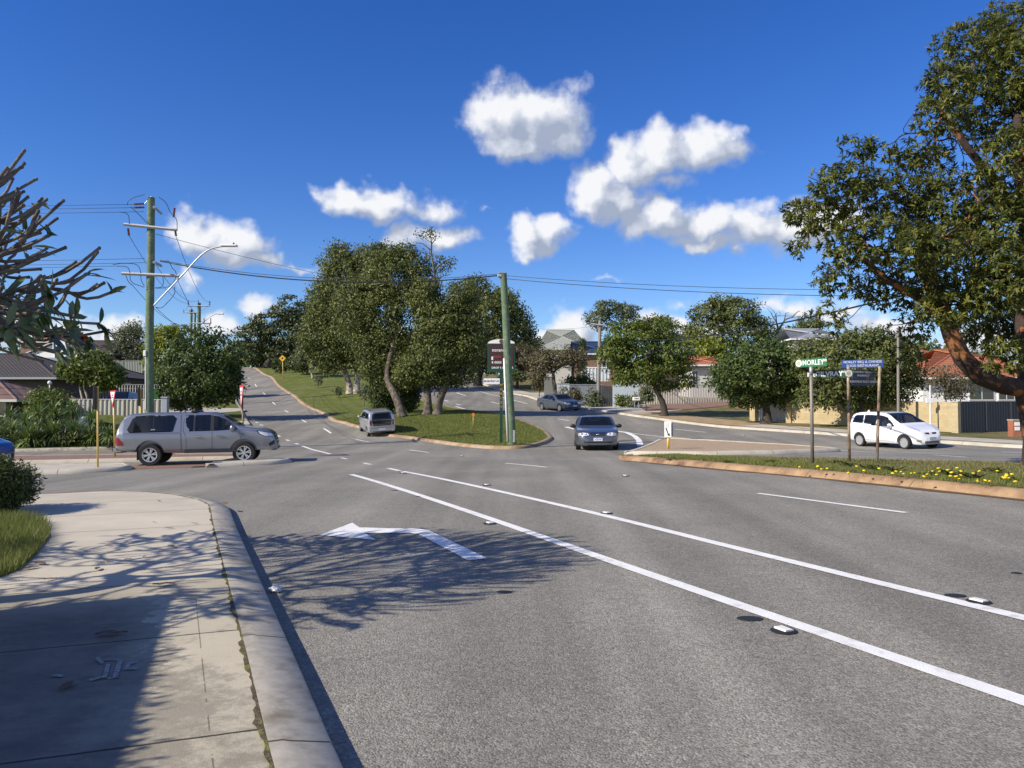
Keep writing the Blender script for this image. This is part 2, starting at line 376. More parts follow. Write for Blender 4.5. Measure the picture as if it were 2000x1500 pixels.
# ================================================================== SETTING: ground, roads, verges
def roadmat():
    m = bpy.data.materials.new('asphalt'); m.use_nodes = True; t = m.node_tree; p = t.nodes['Principled BSDF']
    p.inputs['Roughness'].default_value = .82; p.inputs['Specular IOR Level'].default_value = .3
    tc = t.nodes.new('ShaderNodeTexCoord')
    v = nd(t, 'ShaderNodeTexVoronoi', i_Scale=90.0); t.links.new(tc.outputs['Object'], v.inputs['Vector'])
    v2 = nd(t, 'ShaderNodeTexVoronoi', i_Scale=38.0); t.links.new(tc.outputs['Object'], v2.inputs['Vector'])
    s1 = nd(t, 'ShaderNodeSeparateColor'); t.links.new(v.outputs['Color'], s1.inputs[0])
    s2 = nd(t, 'ShaderNodeSeparateColor'); t.links.new(v2.outputs['Color'], s2.inputs[0])
    n1 = nd(t, 'ShaderNodeTexNoise', i_Scale=.22, i_Detail=5.0, i_Roughness=.6); t.links.new(tc.outputs['Object'], n1.inputs['Vector'])
    # wheel tracks run along the road: noise stretched along it
    mp = nd(t, 'ShaderNodeMapping'); t.links.new(tc.outputs['Object'], mp.inputs['Vector'])
    mp.inputs['Rotation'].default_value = (0, 0, R(-23.6)); mp.inputs['Scale'].default_value = (1.1, .045, 1)
    mp.vector_type = 'POINT'
    n2 = nd(t, 'ShaderNodeTexNoise', i_Scale=1.0, i_Detail=3.0); t.links.new(mp.outputs[0], n2.inputs['Vector'])
    n3 = nd(t, 'ShaderNodeTexNoise', i_Scale=3.2, i_Detail=5.0, i_Roughness=.7); t.links.new(tc.outputs['Object'], n3.inputs['Vector'])
    f = math_n(t, 'MULTIPLY_ADD', s1.outputs[0], .62, .60)
    f = math_n(t, 'MULTIPLY', f, math_n(t, 'MULTIPLY_ADD', s2.outputs[0], .28, .86))
    f = math_n(t, 'MULTIPLY', f, math_n(t, 'MULTIPLY_ADD', n1.outputs['Fac'], .75, .62))
    f = math_n(t, 'MULTIPLY', f, math_n(t, 'MULTIPLY_ADD', n2.outputs['Fac'], 1.0, .50))
    f = math_n(t, 'MULTIPLY', f, math_n(t, 'MULTIPLY_ADD', n3.outputs['Fac'], .3, .86))
    st = nd(t, 'ShaderNodeMapRange'); t.links.new(s1.outputs[1], st.inputs['Value'])     # pale stones
    st.inputs['From Min'].default_value = .88; st.inputs['From Max'].default_value = .97; st.inputs['To Max'].default_value = .55
    mxn = nd(t, 'ShaderNodeMix', data_type='RGBA'); t.links.new(n1.outputs['Fac'], mxn.inputs[0])
    mxn.inputs[6].default_value = (.216, .206, .180, 1); mxn.inputs[7].default_value = (.275, .253, .207, 1)
    m2 = nd(t, 'ShaderNodeMix', data_type='RGBA'); t.links.new(st.outputs[0], m2.inputs[0]); t.links.new(mxn.outputs[2], m2.inputs[6]); m2.inputs[7].default_value = (.36, .33, .28, 1)
    h = nd(t, 'ShaderNodeHueSaturation'); t.links.new(f, h.inputs['Value']); t.links.new(m2.outputs[2], h.inputs['Color'])
    t.links.new(h.outputs[0], p.inputs['Base Color'])
    b = nd(t, 'ShaderNodeBump', i_Strength=.75, i_Distance=.006); t.links.new(v.outputs['Distance'], b.inputs['Height']); b.invert = True
    t.links.new(b.outputs[0], p.inputs['Normal'])
    return m
def grassmat(name, g1, g2, dry, drythr=(.5, .7)):
    m = bpy.data.materials.new(name); m.use_nodes = True; t = m.node_tree; p = t.nodes['Principled BSDF']
    p.inputs['Roughness'].default_value = .9; p.inputs['Specular IOR Level'].default_value = .15
    tc = t.nodes.new('ShaderNodeTexCoord')
    def nz(s, d=5.0, r=.65):
        n = nd(t, 'ShaderNodeTexNoise', i_Scale=s, i_Detail=d, i_Roughness=r); t.links.new(tc.outputs['Object'], n.inputs['Vector']); return n.outputs['Fac']
    a, b_, c_, d_ = nz(9), nz(.45), nz(1.1), nz(60, 3)
    x = nd(t, 'ShaderNodeMix', data_type='RGBA'); t.links.new(math_n(t, 'MULTIPLY_ADD', a, 1.6, -.3, clamp=True), x.inputs[0])
    x.inputs[6].default_value = tuple(g1) + (1,); x.inputs[7].default_value = tuple(g2) + (1,)
    k = nd(t, 'ShaderNodeMapRange'); k.inputs['From Min'].default_value, k.inputs['From Max'].default_value = drythr
    t.links.new(math_n(t, 'ADD', math_n(t, 'MULTIPLY', b_, .6), math_n(t, 'MULTIPLY', c_, .4)), k.inputs['Value'])
    y = nd(t, 'ShaderNodeMix', data_type='RGBA'); t.links.new(k.outputs[0], y.inputs[0]); t.links.new(x.outputs[2], y.inputs[6]); y.inputs[7].default_value = tuple(dry) + (1,)
    h = nd(t, 'ShaderNodeHueSaturation'); t.links.new(math_n(t, 'MULTIPLY_ADD', d_, 1.1, .45), h.inputs['Value']); t.links.new(y.outputs[2], h.inputs['Color'])
    t.links.new(h.outputs[0], p.inputs['Base Color'])
    bp = nd(t, 'ShaderNodeBump', i_Strength=.9, i_Distance=.05); t.links.new(d_, bp.inputs['Height']); t.links.new(bp.outputs[0], p.inputs['Normal'])
    return m
def slabmat():
    """concrete footpath: slabs with tone of their own, dark joints across and one along, stains in patches, and darkening on the hedge side to deepen its shade"""
    m = bpy.data.materials.new('footpath_concrete'); m.use_nodes = True; t = m.node_tree; p = t.nodes['Principled BSDF']
    p.inputs['Roughness'].default_value = .85; p.inputs['Specular IOR Level'].default_value = .25
    tc = t.nodes.new('ShaderNodeTexCoord'); sp = t.nodes.new('ShaderNodeSeparateXYZ'); t.links.new(tc.outputs['Object'], sp.inputs[0])
    X, Y = sp.outputs[0], sp.outputs[1]
    u = math_n(t, 'ADD', math_n(t, 'MULTIPLY', X, .917), math_n(t, 'MULTIPLY', Y, .4))
    v = math_n(t, 'ADD', math_n(t, 'MULTIPLY', X, -.4), math_n(t, 'MULTIPLY', Y, .917))
    v = math_n(t, 'ADD', v, math_n(t, 'MULTIPLY', u, .085))
    q = math_n(t, 'DIVIDE', math_n(t, 'ADD', v, -3.97 + 1.85 * 6), 1.85)
    fr = math_n(t, 'FRACT', q); cell = math_n(t, 'FLOOR', q)
    def nz(s, d=6.0, r=.65):
        n = nd(t, 'ShaderNodeTexNoise', i_Scale=s, i_Detail=d, i_Roughness=r); t.links.new(tc.outputs['Object'], n.inputs['Vector']); return n.outputs['Fac']
    wob = math_n(t, 'MULTIPLY', math_n(t, 'SUBTRACT', nz(6), .5), .012)
    dj = math_n(t, 'ABSOLUTE', math_n(t, 'SUBTRACT', math_n(t, 'ABSOLUTE', math_n(t, 'SUBTRACT', math_n(t, 'ADD', fr, wob), .5)), .5))
    j = math_n(t, 'LESS_THAN', dj, .0055)
    du = math_n(t, 'ABSOLUTE', math_n(t, 'ADD', u, -.17)); j2 = math_n(t, 'MULTIPLY', math_n(t, 'LESS_THAN', du, .004), math_n(t, 'LESS_THAN', v, 6.9))
    j2 = math_n(t, 'MULTIPLY', j2, math_n(t, 'LESS_THAN', .42, nz(2.5)))
    j = math_n(t, 'MAXIMUM', j, math_n(t, 'MULTIPLY', j2, .6))
    wn = nd(t, 'ShaderNodeTexWhiteNoise', noise_dimensions='1D'); t.links.new(cell, wn.inputs['W'])
    tone = math_n(t, 'MULTIPLY_ADD', wn.outputs['Value'], .16, .92)
    tone = math_n(t, 'MULTIPLY', tone, math_n(t, 'MULTIPLY_ADD', nz(160, 2), .36, .82))
    tone = math_n(t, 'MULTIPLY', tone, math_n(t, 'MULTIPLY_ADD', nz(1.3), .5, .75))
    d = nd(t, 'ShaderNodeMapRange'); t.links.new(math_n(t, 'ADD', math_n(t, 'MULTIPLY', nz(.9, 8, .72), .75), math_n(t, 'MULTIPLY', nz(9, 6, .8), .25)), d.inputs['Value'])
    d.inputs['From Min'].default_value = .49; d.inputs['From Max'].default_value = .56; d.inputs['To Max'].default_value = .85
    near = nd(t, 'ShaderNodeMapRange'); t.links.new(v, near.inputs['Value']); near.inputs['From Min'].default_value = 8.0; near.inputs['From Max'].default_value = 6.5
    dirt_shade = math_n(t, 'MULTIPLY', d.outputs[0], near.outputs[0])
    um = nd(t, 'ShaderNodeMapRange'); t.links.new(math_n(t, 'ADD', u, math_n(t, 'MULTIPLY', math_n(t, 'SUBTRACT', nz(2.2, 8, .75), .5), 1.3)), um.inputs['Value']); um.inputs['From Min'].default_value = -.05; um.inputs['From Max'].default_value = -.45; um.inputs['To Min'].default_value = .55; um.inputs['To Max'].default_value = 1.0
    grime_shade = math_n(t, 'MULTIPLY', math_n(t, 'MULTIPLY', um.outputs[0], near.outputs[0]), math_n(t, 'MULTIPLY_ADD', nz(4, 6, .7), .7, .42))  # staining spread over the hedge side, painted to deepen the shade there
    dirt_shade = math_n(t, 'MINIMUM', math_n(t, 'MAXIMUM', math_n(t, 'MULTIPLY', dirt_shade, um.outputs[0]), math_n(t, 'MULTIPLY', grime_shade, math_n(t, 'GREATER_THAN', um.outputs[0], .6))), .95)
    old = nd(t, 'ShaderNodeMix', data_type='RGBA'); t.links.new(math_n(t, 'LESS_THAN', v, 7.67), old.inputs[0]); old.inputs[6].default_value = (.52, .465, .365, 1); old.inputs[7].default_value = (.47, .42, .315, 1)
    c = nd(t, 'ShaderNodeMix', data_type='RGBA'); t.links.new(dirt_shade, c.inputs[0]); t.links.new(old.outputs[2], c.inputs[6]); c.inputs[7].default_value = (.105, .095, .08, 1)
    h = nd(t, 'ShaderNodeHueSaturation'); t.links.new(tone, h.inputs['Value']); t.links.new(c.outputs[2], h.inputs['Color'])
    c2 = nd(t, 'ShaderNodeMix', data_type='RGBA'); t.links.new(j, c2.inputs[0]); t.links.new(h.outputs[0], c2.inputs[6]); c2.inputs[7].default_value = (.06, .055, .035, 1)
    t.links.new(c2.outputs[2], p.inputs['Base Color'])
    b = nd(t, 'ShaderNodeBump', i_Strength=.35, i_Distance=.01); t.links.new(nz(120, 3), b.inputs['Height']); t.links.new(b.outputs[0], p.inputs['Normal'])
    return m
def brickmat(name, c1, c2, mortar, scale, vertical=False, bw=.5, rh=.25):
    """courses of brick; on walls u runs along the wall (object x + y) and v is height"""
    m = bpy.data.materials.new(name); m.use_nodes = True; t = m.node_tree; p = t.nodes['Principled BSDF']; p.inputs['Roughness'].default_value = .85
    tc = t.nodes.new('ShaderNodeTexCoord'); vec = tc.outputs['Object']
    if vertical:
        sp = t.nodes.new('ShaderNodeSeparateXYZ'); t.links.new(vec, sp.inputs[0]); cb = t.nodes.new('ShaderNodeCombineXYZ')
        t.links.new(math_n(t, 'ADD', sp.outputs[0], sp.outputs[1]), cb.inputs[0]); t.links.new(sp.outputs[2], cb.inputs[1]); vec = cb.outputs[0]
    b = nd(t, 'ShaderNodeTexBrick', i_Scale=scale); t.links.new(vec, b.inputs['Vector'])
    b.inputs['Color1'].default_value = tuple(c1) + (1,); b.inputs['Color2'].default_value = tuple(c2) + (1,); b.inputs['Mortar'].default_value = tuple(mortar) + (1,)
    b.inputs['Mortar Size'].default_value = .02; b.inputs['Brick Width'].default_value = bw; b.inputs['Row Height'].default_value = rh
    n = nd(t, 'ShaderNodeTexNoise', i_Scale=3.0, i_Detail=6.0); t.links.new(tc.outputs['Object'], n.inputs['Vector'])
    h = nd(t, 'ShaderNodeHueSaturation'); t.links.new(math_n(t, 'MULTIPLY_ADD', n.outputs['Fac'], .6, .7), h.inputs['Value']); t.links.new(b.outputs['Color'], h.inputs['Color'])
    t.links.new(h.outputs[0], p.inputs['Base Color'])
    bp = nd(t, 'ShaderNodeBump', i_Strength=.4, i_Distance=.01); t.links.new(b.outputs['Fac'], bp.inputs['Height']); bp.invert = True; t.links.new(bp.outputs[0], p.inputs['Normal'])
    return m
M_ASPH = roadmat()
M_GRASS = grassmat('verge_grass', (.085, .115, .022), (.165, .185, .045), (.26, .22, .10), (.50, .70))
M_GRASSD = grassmat('dry_verge_grass', (.085, .110, .025), (.160, .170, .048), (.25, .195, .10), (.42, .58))
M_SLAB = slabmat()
M_CONC = mat('pale_concrete', (.47, .43, .35), .85, var=.16, vscale=1.5, bump=.3, bscale=60, col2=(.36, .31, .23), c2scale=1.2, c2thr=(.5, .75))
M_KERB = mat('kerb_concrete', (.45, .405, .32), .9, var=.3, vscale=9, bump=.12, bscale=220, col2=(.235, .20, .145), c2scale=4, c2thr=(.48, .7))
M_KERBR = mat('stained_kerb', (.37, .24, .13), .85, var=.3, vscale=3, bump=.4, bscale=50, col2=(.20, .115, .065), c2scale=1.3, c2thr=(.42, .62))
M_KERBB = mat('brown_kerb', (.37, .27, .17), .85, var=.2, vscale=3, bump=.4, bscale=50, col2=(.27, .17, .09), c2scale=1, c2thr=(.45, .65))
M_JOINT = mat('joint_dirt', (.07, .06, .045), .95)
M_WHITE = mat('road_paint', (.80, .79, .75), .7, var=.12, vscale=4, col2=(.52, .51, .48), c2scale=6, c2thr=(.55, .74), bump=.3, bscale=80)
M_BRICKP = brickmat('brick_paving', (.42, .30, .19), (.36, .25, .155), (.40, .33, .22), 4.5)
M_REDP = brickmat('red_paving', (.27, .15, .105), (.23, .125, .09), (.17, .12, .09), 4.5)
M_SAND = mat('sandy_ground', (.40, .27, .15), .95, var=.2, vscale=2, col2=(.30, .23, .11), c2scale=1.5, bump=.3)
M_SOIL = mat('garden_soil', (.13, .085, .05), .95, var=.3, vscale=4, bump=.6, bscale=20)
M_DRIVE = mat('shaded_driveway', (.10, .10, .105), .8, var=.2, vscale=3)  # dark tone stands in for the shade lying on the drive

def densify(P, step):
    P = [np.array(p[:2], float) for p in P]; out = [P[0]]
    for a, b in zip(P[:-1], P[1:]):
        n = max(1, int(np.ceil(np.linalg.norm(b - a) / step)))
        for i in range(1, n + 1): out.append(a + (b - a) * i / n)
    return np.array(out)
def smooth_line(P, step=.4, it=6):
    Q = densify(P, step)
    for _ in range(it):
        Q[1:-1] = Q[1:-1] * .5 + (Q[:-2] + Q[2:]) * .25
    return densify(Q, step)
def offset(P, d):
    P = np.asarray(P); t = np.gradient(P, axis=0); t /= np.linalg.norm(t, axis=1)[:, None] + 1e-9
    return P + np.stack([-t[:, 1], t[:, 0]], 1) * d
def drape(name, poly, off, m, cell=1.5, kind='structure', parent=None, thick=0.0):
    bm = bmesh.new(); poly = [np.asarray(p[:2], float) for p in poly]
    vs = [bm.verts.new((p[0], p[1], 0)) for p in poly]
    for t in tessellate_polygon([[Vector((p[0], p[1], 0)) for p in poly]]):
        try: bm.faces.new([vs[i] for i in t])
        except ValueError: pass
    lo = np.min(poly, 0); hi = np.max(poly, 0)
    for ax in (0, 1):
        for c in np.arange(math.ceil(lo[ax] / cell) * cell, hi[ax], cell):
            co = [0, 0, 0]; no = [0, 0, 0]; co[ax] = c; no[ax] = 1
            bmesh.ops.bisect_plane(bm, geom=bm.verts[:] + bm.edges[:] + bm.faces[:], plane_co=co, plane_no=no, dist=1e-5)
    bmesh.ops.triangulate(bm, faces=bm.faces[:])
    xy = np.array([v.co[:2] for v in bm.verts]); z = T(xy[:, 0], xy[:, 1]) + off
    for v, q in zip(bm.verts, z): v.co.z = q
    bmesh.ops.recalc_face_normals(bm, faces=bm.faces)
    for f in bm.faces:
        if f.normal.z < 0: f.normal_flip()
    me = bpy.data.meshes.new(name); bm.to_mesh(me); bm.free(); me.materials.append(m)
    me.polygons.foreach_set('use_smooth', [True] * len(me.polygons))
    o = bpy.data.objects.new(name, me); COL.objects.link(o)
    if kind: o['kind'] = kind
    return o
def kerb(name, line, side, m, w=.3, prof=None, joint=2.4, kind='structure'):
    """line = foot of the kerb at the road; side +1: the verge lies to the left of the line"""
    prof = prof or [(0, -.06), (.015, .03), (.09, .115), (.13, .135), (w, .14), (w + .01, -.02)]
    P = np.asarray(line); seg = np.r_[0, np.cumsum(np.linalg.norm(np.diff(P, axis=0), axis=1))]
    ss = []; js = set()
    for s in np.arange(0, seg[-1], .4): ss.append(s)
    if joint:
        for s in np.arange(joint * .6, seg[-1], joint): ss += [s - .009, s + .009]
    ss = np.unique(np.round(np.array(ss + [seg[-1]]), 4))
    Q = np.stack([np.interp(ss, seg, P[:, 0]), np.interp(ss, seg, P[:, 1])], 1)
    Ts = np.gradient(P, axis=0); Ts /= np.linalg.norm(Ts, axis=1)[:, None] + 1e-9
    tx = np.interp(ss, seg, Ts[:, 0]); ty = np.interp(ss, seg, Ts[:, 1]); N = np.stack([-ty, tx], 1) * side; N /= np.linalg.norm(N, axis=1)[:, None]
    mb = MB(); base = T(Q[:, 0], Q[:, 1]); k = len(prof); vs = []
    for i in range(len(ss)):
        for (d, z) in prof: vs.append((Q[i, 0] + N[i, 0] * d, Q[i, 1] + N[i, 1] * d, base[i] + z))
    fs = []; mi = []
    for i in range(len(ss) - 1):
        jn = 1 if joint and ss[i + 1] - ss[i] < .02 else 0
        for j in range(k - 1): fs.append((i * k + j, (i + 1) * k + j, (i + 1) * k + j + 1, i * k + j + 1)); mi.append(jn)
    mb.add(vs, fs); mb.m = mi
    o = mb.build(name, [m, M_JOINT], smooth=True, fixn=True); o['kind'] = kind
    return o
def gl(pts, off=0.0): return [G(x, y, off)[:2] for x, y in pts]
def uv(u, v): return np.array([.917 * u - .4 * v, .4 * u + .917 * v])

# ---- lines of kerb (photograph -> ground) --------------------------------
K_NEAR = smooth_line([uv(.9, -14), uv(.72, 0)] + gl([(655, 1500), (594, 1345), (515, 1163), (462, 1041), (446, 995)]) + gl([(428, 976), (400, 968), (350, 961), (280, 956), (198, 957), (66, 965)], .13) + [np.array([-22, 16.0]), np.array([-60, 17.5])], .35, 5)
K_LEFT = smooth_line([np.array([-70, 33.5])] + gl([(-300, 886), (0, 884), (225, 878), (320, 873), (400, 866), (450, 857), (478, 846), (489, 831), (481, 815), (475, 800), (466, 788), (463, 775), (466, 760), (470, 745), (473, 735), (476, 724)]) + [np.array([-62, 150.]), np.array([-84, 196.])], .5, 4)
K_MED = smooth_line([np.array([-78, 198.]), np.array([-57, 160.])] + gl([(496, 719), (540, 752), (575, 776), (600, 796), (635, 812), (680, 832), (745, 851), (790, 856), (850, 865), (900, 872), (950, 877), (1000, 878), (1040, 875), (1068, 867), (1083, 857)]) + [uv(20.4, 41.5), uv(21.0, 45), uv(21.3, 50), uv(21.3, 57), uv(21.3, 65), uv(21.6, 75), uv(22.8, 85), uv(25.5, 100), uv(30, 118), uv(37, 138), uv(46, 160)], .4, 5)
K_RIGHT = smooth_line([uv(31.5, -30), uv(31, 5)] + gl([(2000, 876), (1850, 866.5), (1655, 852.5), (1400, 834.5), (1300, 822), (1240, 814), (1190, 806.5), (1130, 799), (1060, 787), (1000, 770), (945, 752), (900, 740)]) + [uv(43, 120), uv(52, 140), uv(62, 160)], .5, 4)
K_RMED = smooth_line([uv(13.2, -25), uv(12.9, 2)] + gl([(2000, 976), (1800, 954), (1600, 934), (1400, 916), (1280, 905), (1225, 900)]), .4, 3)
nose = gl([(1213, 897), (1216, 893)], .05)
K_RMED2 = smooth_line(gl([(1240, 890.5), (1300, 890), (1400, 890.5), (1640, 895), (2000, 904)], .13) + [uv(18.6, 6), uv(18.4, -25)], .5, 3)
ISL = gl([(1218, 888), (1300, 889), (1400, 889), (1520, 887), (1600, 884.5), (1645, 882.5), (1640, 880), (1560, 874), (1400, 865), (1288, 858.5)], 0)

# ---- base ground to the horizon -------------------------------------------
xs = np.concatenate([-np.geomspace(2200, 135, 12), np.arange(-130, 131, 5.0), np.geomspace(135, 2200, 12)])
ys = np.concatenate([-np.geomspace(1800, 60, 10), np.arange(-55, 236, 5.0), np.geomspace(245, 3000, 12)])
gx, gy = np.meshgrid(xs, ys); gz = T(gx, gy) - .35
V = np.stack([gx.ravel(), gy.ravel(), gz.ravel()], 1); nx = len(xs); idx = np.arange(nx * len(ys)).reshape(len(ys), nx)
F = np.stack([idx[:-1, :-1], idx[:-1, 1:], idx[1:, 1:], idx[1:, :-1]], -1).reshape(-1, 4)
meshobj('ground', V, F, M_GRASSD, smooth=True)['kind'] = 'structure'
# ---- asphalt -----------------------------------------------------------------
def inpoly(P, poly):
    x, y = P[:, 0], P[:, 1]; poly = np.asarray(poly); r = np.zeros(len(P), bool); j = len(poly) - 1
    for i in range(len(poly)):
        c = ((poly[i, 1] > y) != (poly[j, 1] > y)) & (x < (poly[j, 0] - poly[i, 0]) * (y - poly[i, 1]) / (poly[j, 1] - poly[i, 1] + 1e-12) + poly[i, 0]); r ^= c; j = i
    return r
RZ = [uv(-3, -16), uv(34, -28), uv(34, 60), uv(45, 112), uv(66, 165), uv(44, 170), uv(34, 150), uv(20, 112), uv(18.5, 85), uv(18, 60), uv(18, 48), uv(14, 48), uv(16, 112), uv(18, 170), uv(12, 210), uv(-2, 208), uv(2, 112), uv(2, 56), np.array([-18, 40.]), np.array([-70, 37.]), np.array([-70, 13.]), np.array([-10, 12.])]
xs = np.arange(-90, 62, 1.0); ys = np.arange(-30, 215, 1.0); gx, gy = np.meshgrid(xs, ys)
keep = inpoly(np.stack([gx.ravel() + .5, gy.ravel() + .5], 1), RZ).reshape(gx.shape)[:-1, :-1]
nx = len(xs); idx = np.arange(nx * len(ys)).reshape(len(ys), nx)
F = np.stack([idx[:-1, :-1], idx[:-1, 1:], idx[1:, 1:], idx[1:, :-1]], -1)[keep]
u_, inv = np.unique(F, return_inverse=True); F = inv.reshape(F.shape); V = np.stack([gx.ravel()[u_], gy.ravel()[u_]], 1); V = np.c_[V, T(V[:, 0], V[:, 1])]
meshobj('road', V, F, M_ASPH, smooth=True)['kind'] = 'structure'
# ---- kerbs and what they hold -------------------------------------------------
near_prof = [(0, -.06), (.004, .075), (.018, .092), (.20, .128), (.235, .138), (.30, .14), (.30, .05)]
kerb('kerb', K_NEAR, 1, M_KERB, .3, near_prof, 1.85)
inner = offset(K_NEAR, .31)
moss = offset(K_NEAR, .345)
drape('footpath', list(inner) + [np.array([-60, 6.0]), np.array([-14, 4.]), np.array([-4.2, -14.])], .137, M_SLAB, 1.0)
kerb('kerb', K_LEFT, 1, M_KERB, .3, None, 2.4)
drape('verge', list(offset(K_LEFT, .3)) + [np.array([-140, 196.]), np.array([-140, 33.])], .135, M_GRASS, 2.5)
kerb('kerb', K_MED, 1, M_KERBB, .32, None, 2.4)
drape('median', list(offset(K_MED, .32)), .135, M_GRASS, 2.0)
kerb('kerb', K_RIGHT, -1, M_CONC, .3, None, 3)
drape('verge', list(offset(K_RIGHT, -.3)) + [uv(150, 160), uv(130, 60), uv(120, -30)], .135, M_GRASSD, 2.5)
ring = smooth_line(list(K_RMED) + nose + list(K_RMED2), .35, 2)
kerb('kerb', ring, -1, M_KERBR, .34, [(0, -.06), (.01, .02), (.10, .105), (.16, .135), (.34, .145), (.35, 0)], 2.6)
drape('median', list(offset(ring, -.33)), .14, M_GRASSD, 1.0)
isl = smooth_line(ISL + [ISL[0]], .35, 1); 
area = sum(a[0] * b[1] - b[0] * a[1] for a, b in zip(isl[:-1], isl[1:]))
s_ = 1 if area > 0 else -1
kerb('kerb', isl, s_, M_CONC, .3, None, 2.2)
drape('traffic_island', list(offset(isl, .28 * s_))[:-1], .12, M_BRICKP, 1.0)
def island(px, fill, m=M_CONC):
    L = gl(px); L = smooth_line(L + [L[0]], .25, 1); ar = sum(a[0] * b[1] - b[0] * a[1] for a, b in zip(L[:-1], L[1:])); s = 1 if ar > 0 else -1
    kerb('kerb', L, s, m, .22, None, 2.0); drape('traffic_island', list(offset(L, .2 * s))[:-1], .125, fill, 1.0)
island([(-120, 932), (50, 928), (150, 925), (245, 920), (262, 916), (252, 911), (190, 911.5), (50, 914), (-120, 918)], M_CONC)
island([(402, 914), (470, 911), (545, 907), (575, 902.5), (560, 901), (480, 905), (408, 909)], M_CONC)
island([(-120, 909), (90, 906), (225, 903), (400, 899), (480, 898), (503, 893.5), (480, 891), (400, 892), (225, 893), (-120, 897)], M_REDP)
drape('crossing_paving', gl([(262, 916), (404, 913), (412, 906), (255, 910)]), .006, M_REDP, .5)
drape('crossing_paving', gl([(50, 972), (220, 962), (200, 959), (60, 966)]), .012, M_REDP, .5)
# footpaths, drives and bare ground on the verges
drape('footpath', list(offset(K_RIGHT, -.3)) + list(offset(K_RIGHT, -2.3))[::-1], .15, M_CONC, 1.5)
def strip(name, y0, y1, d0, d1, m, off=.165, taper=(1, 1)):
    k = K_RIGHT[(K_RIGHT[:, 1] > y0) & (K_RIGHT[:, 1] < y1)]; f = np.interp(np.linspace(0, 1, len(k)), [0, .18, .82, 1], [taper[0], 1, 1, taper[1]])
    n_ = offset(k, -1.0) - k; drape(name, list(k + n_ * d0) + list(k + n_ * (d0 + (d1 - d0) * f)[:, None])[::-1], off, m, 1.5)
strip('driveway', 58, 70, .31, 6.5, M_CONC, .165, (.5, .6)); strip('driveway', 80, 88, .31, 8, M_CONC, .165, (.6, .6)); strip('bare_verge', 46.5, 57.8, .31, 4.2, M_SAND, .160, (.45, .8))
drape('brick_driveway', gl([(1248, 795), (1300, 790), (1440, 783), (1490, 781), (1505, 786), (1440, 790), (1310, 801), (1262, 803)], .17), .17, M_REDP, 1.5)
drape('driveway', gl([(302, 808), (480, 801.5), (475, 797), (380, 796), (302, 801)], .15), .155, M_CONC, 1.5)
drape('driveway', gl([(440, 830), (489, 829), (484, 822), (440, 822)], .15), .155, M_CONC, 1.5)
drape('driveway', gl([(335, 796), (377, 796), (352, 772), (335, 770)], .15), .16, M_DRIVE, 1.5)
drape('driveway', [uv(31.3, 12), uv(31.3, 17), uv(36, 17.5), uv(36, 11)], .165, M_CONC, 1.5)
# mossy joint behind the near kerb, brown silt along the far median kerb
mossm = mat('moss', (.16, .17, .035), .95, var=.4, vscale=14, col2=(.10, .075, .04), c2scale=9, c2thr=(.42, .5), bump=.8, bscale=60)
kn = K_NEAR[K_NEAR[:, 1] > 1.0][:62]; kn = densify(kn, .07); a = offset(kn, .303); nn = offset(kn, 1.0) - kn; ia = np.arange(len(kn))
mw = .022 + .010 * np.sin(ia * .31) + .008 * np.sin(ia * .83 + 1) + .006 * np.sin(ia * 2.1) + .004 * rng.standard_normal(len(ia)); mw = np.clip(mw, .005, .06); b = a + nn * mw[:, None]
drape('moss_seam', list(a) + list(b)[::-1], .1435, mossm, .6)
silt = mat('silt', (.115, .068, .036), .9, var=.3, vscale=5)
sw = .2 + .05 * np.sin(np.arange(len(K_RMED)) * .37) + .04 * np.sin(np.arange(len(K_RMED)) * 1.3)
sn = offset(K_RMED, 1.0) - K_RMED
drape('gutter_silt', list(K_RMED) + list(K_RMED + sn * sw[:, None])[::-1], .007, silt, .6)
# ---- road markings ------------------------------------------------------------
def stripe(P, w, off=.008, mb=None):
    P = densify(P, .5); L, Rr = offset(P, w / 2), offset(P, -w / 2); k = len(P)
    vs = [(p[0], p[1], T(p[0], p[1]) + off) for p in L] + [(p[0], p[1], T(p[0], p[1]) + off) for p in Rr]
    fs = [(i, k + i, k + i + 1, i + 1) for i in range(k - 1)]
    return (mb or MB()).add(vs, fs)
def mark(name, P, w, off=.008): o = stripe(P, w, off).build(name, M_WHITE); o['kind'] = 'structure'; return o
def ext(P, d):
    a, b = np.array(P[-2]), np.array(P[-1]); return P + [b + (b - a) / np.linalg.norm(b - a) * d]
mark('lane_line', smooth_line(ext(gl([(686, 927), (952, 1012), (1200, 1099), (1400, 1168), (2000, 1371)]), 12), .5, 3), .15)
mark('lane_line', smooth_line(ext(gl([(786, 921), (952, 955), (1200, 1012), (1400, 1062), (2000, 1208)]), 14), .5, 3), .15)
DASH = [((1480, 964), (1770, 1002), .11), ((987, 905), (1068, 913), .11), ((800, 879), (838, 884), .12), ((695, 858), (720, 863.5), .12), ((590, 871), (645, 887), .16),
 ((758, 915), (781, 920), .15), ((710, 904.5), (724, 907.5), .13), ((666, 894.5), (678, 897), .12),
 ((1317, 838), (1379, 844.5), .12), ((1824, 889), (1888, 893.5), .12), ((1640, 879.5), (1732, 884.5), .12), ((1956, 883), (2060, 887.5), .12),
 ((892, 767), (910, 773), .16), ((959, 785), (975, 789), .16), ((868, 782), (876, 784), .2), ((891, 789), (899, 791), .2), ((890, 794), (908, 799), .2), ((1090, 818), (1112, 822), .14), ((1105, 834), (1124, 838.5), .3),
 ((492, 818), (496, 820), .2), ((499, 824.5), (504, 826), .2), ((508, 829.5), (513, 831), .2), ((519, 836.5), (525, 839), .2), ((541, 850.5), (547, 853), .16), ((559, 859), (565, 861), .16), ((577, 866), (583, 868), .16)]
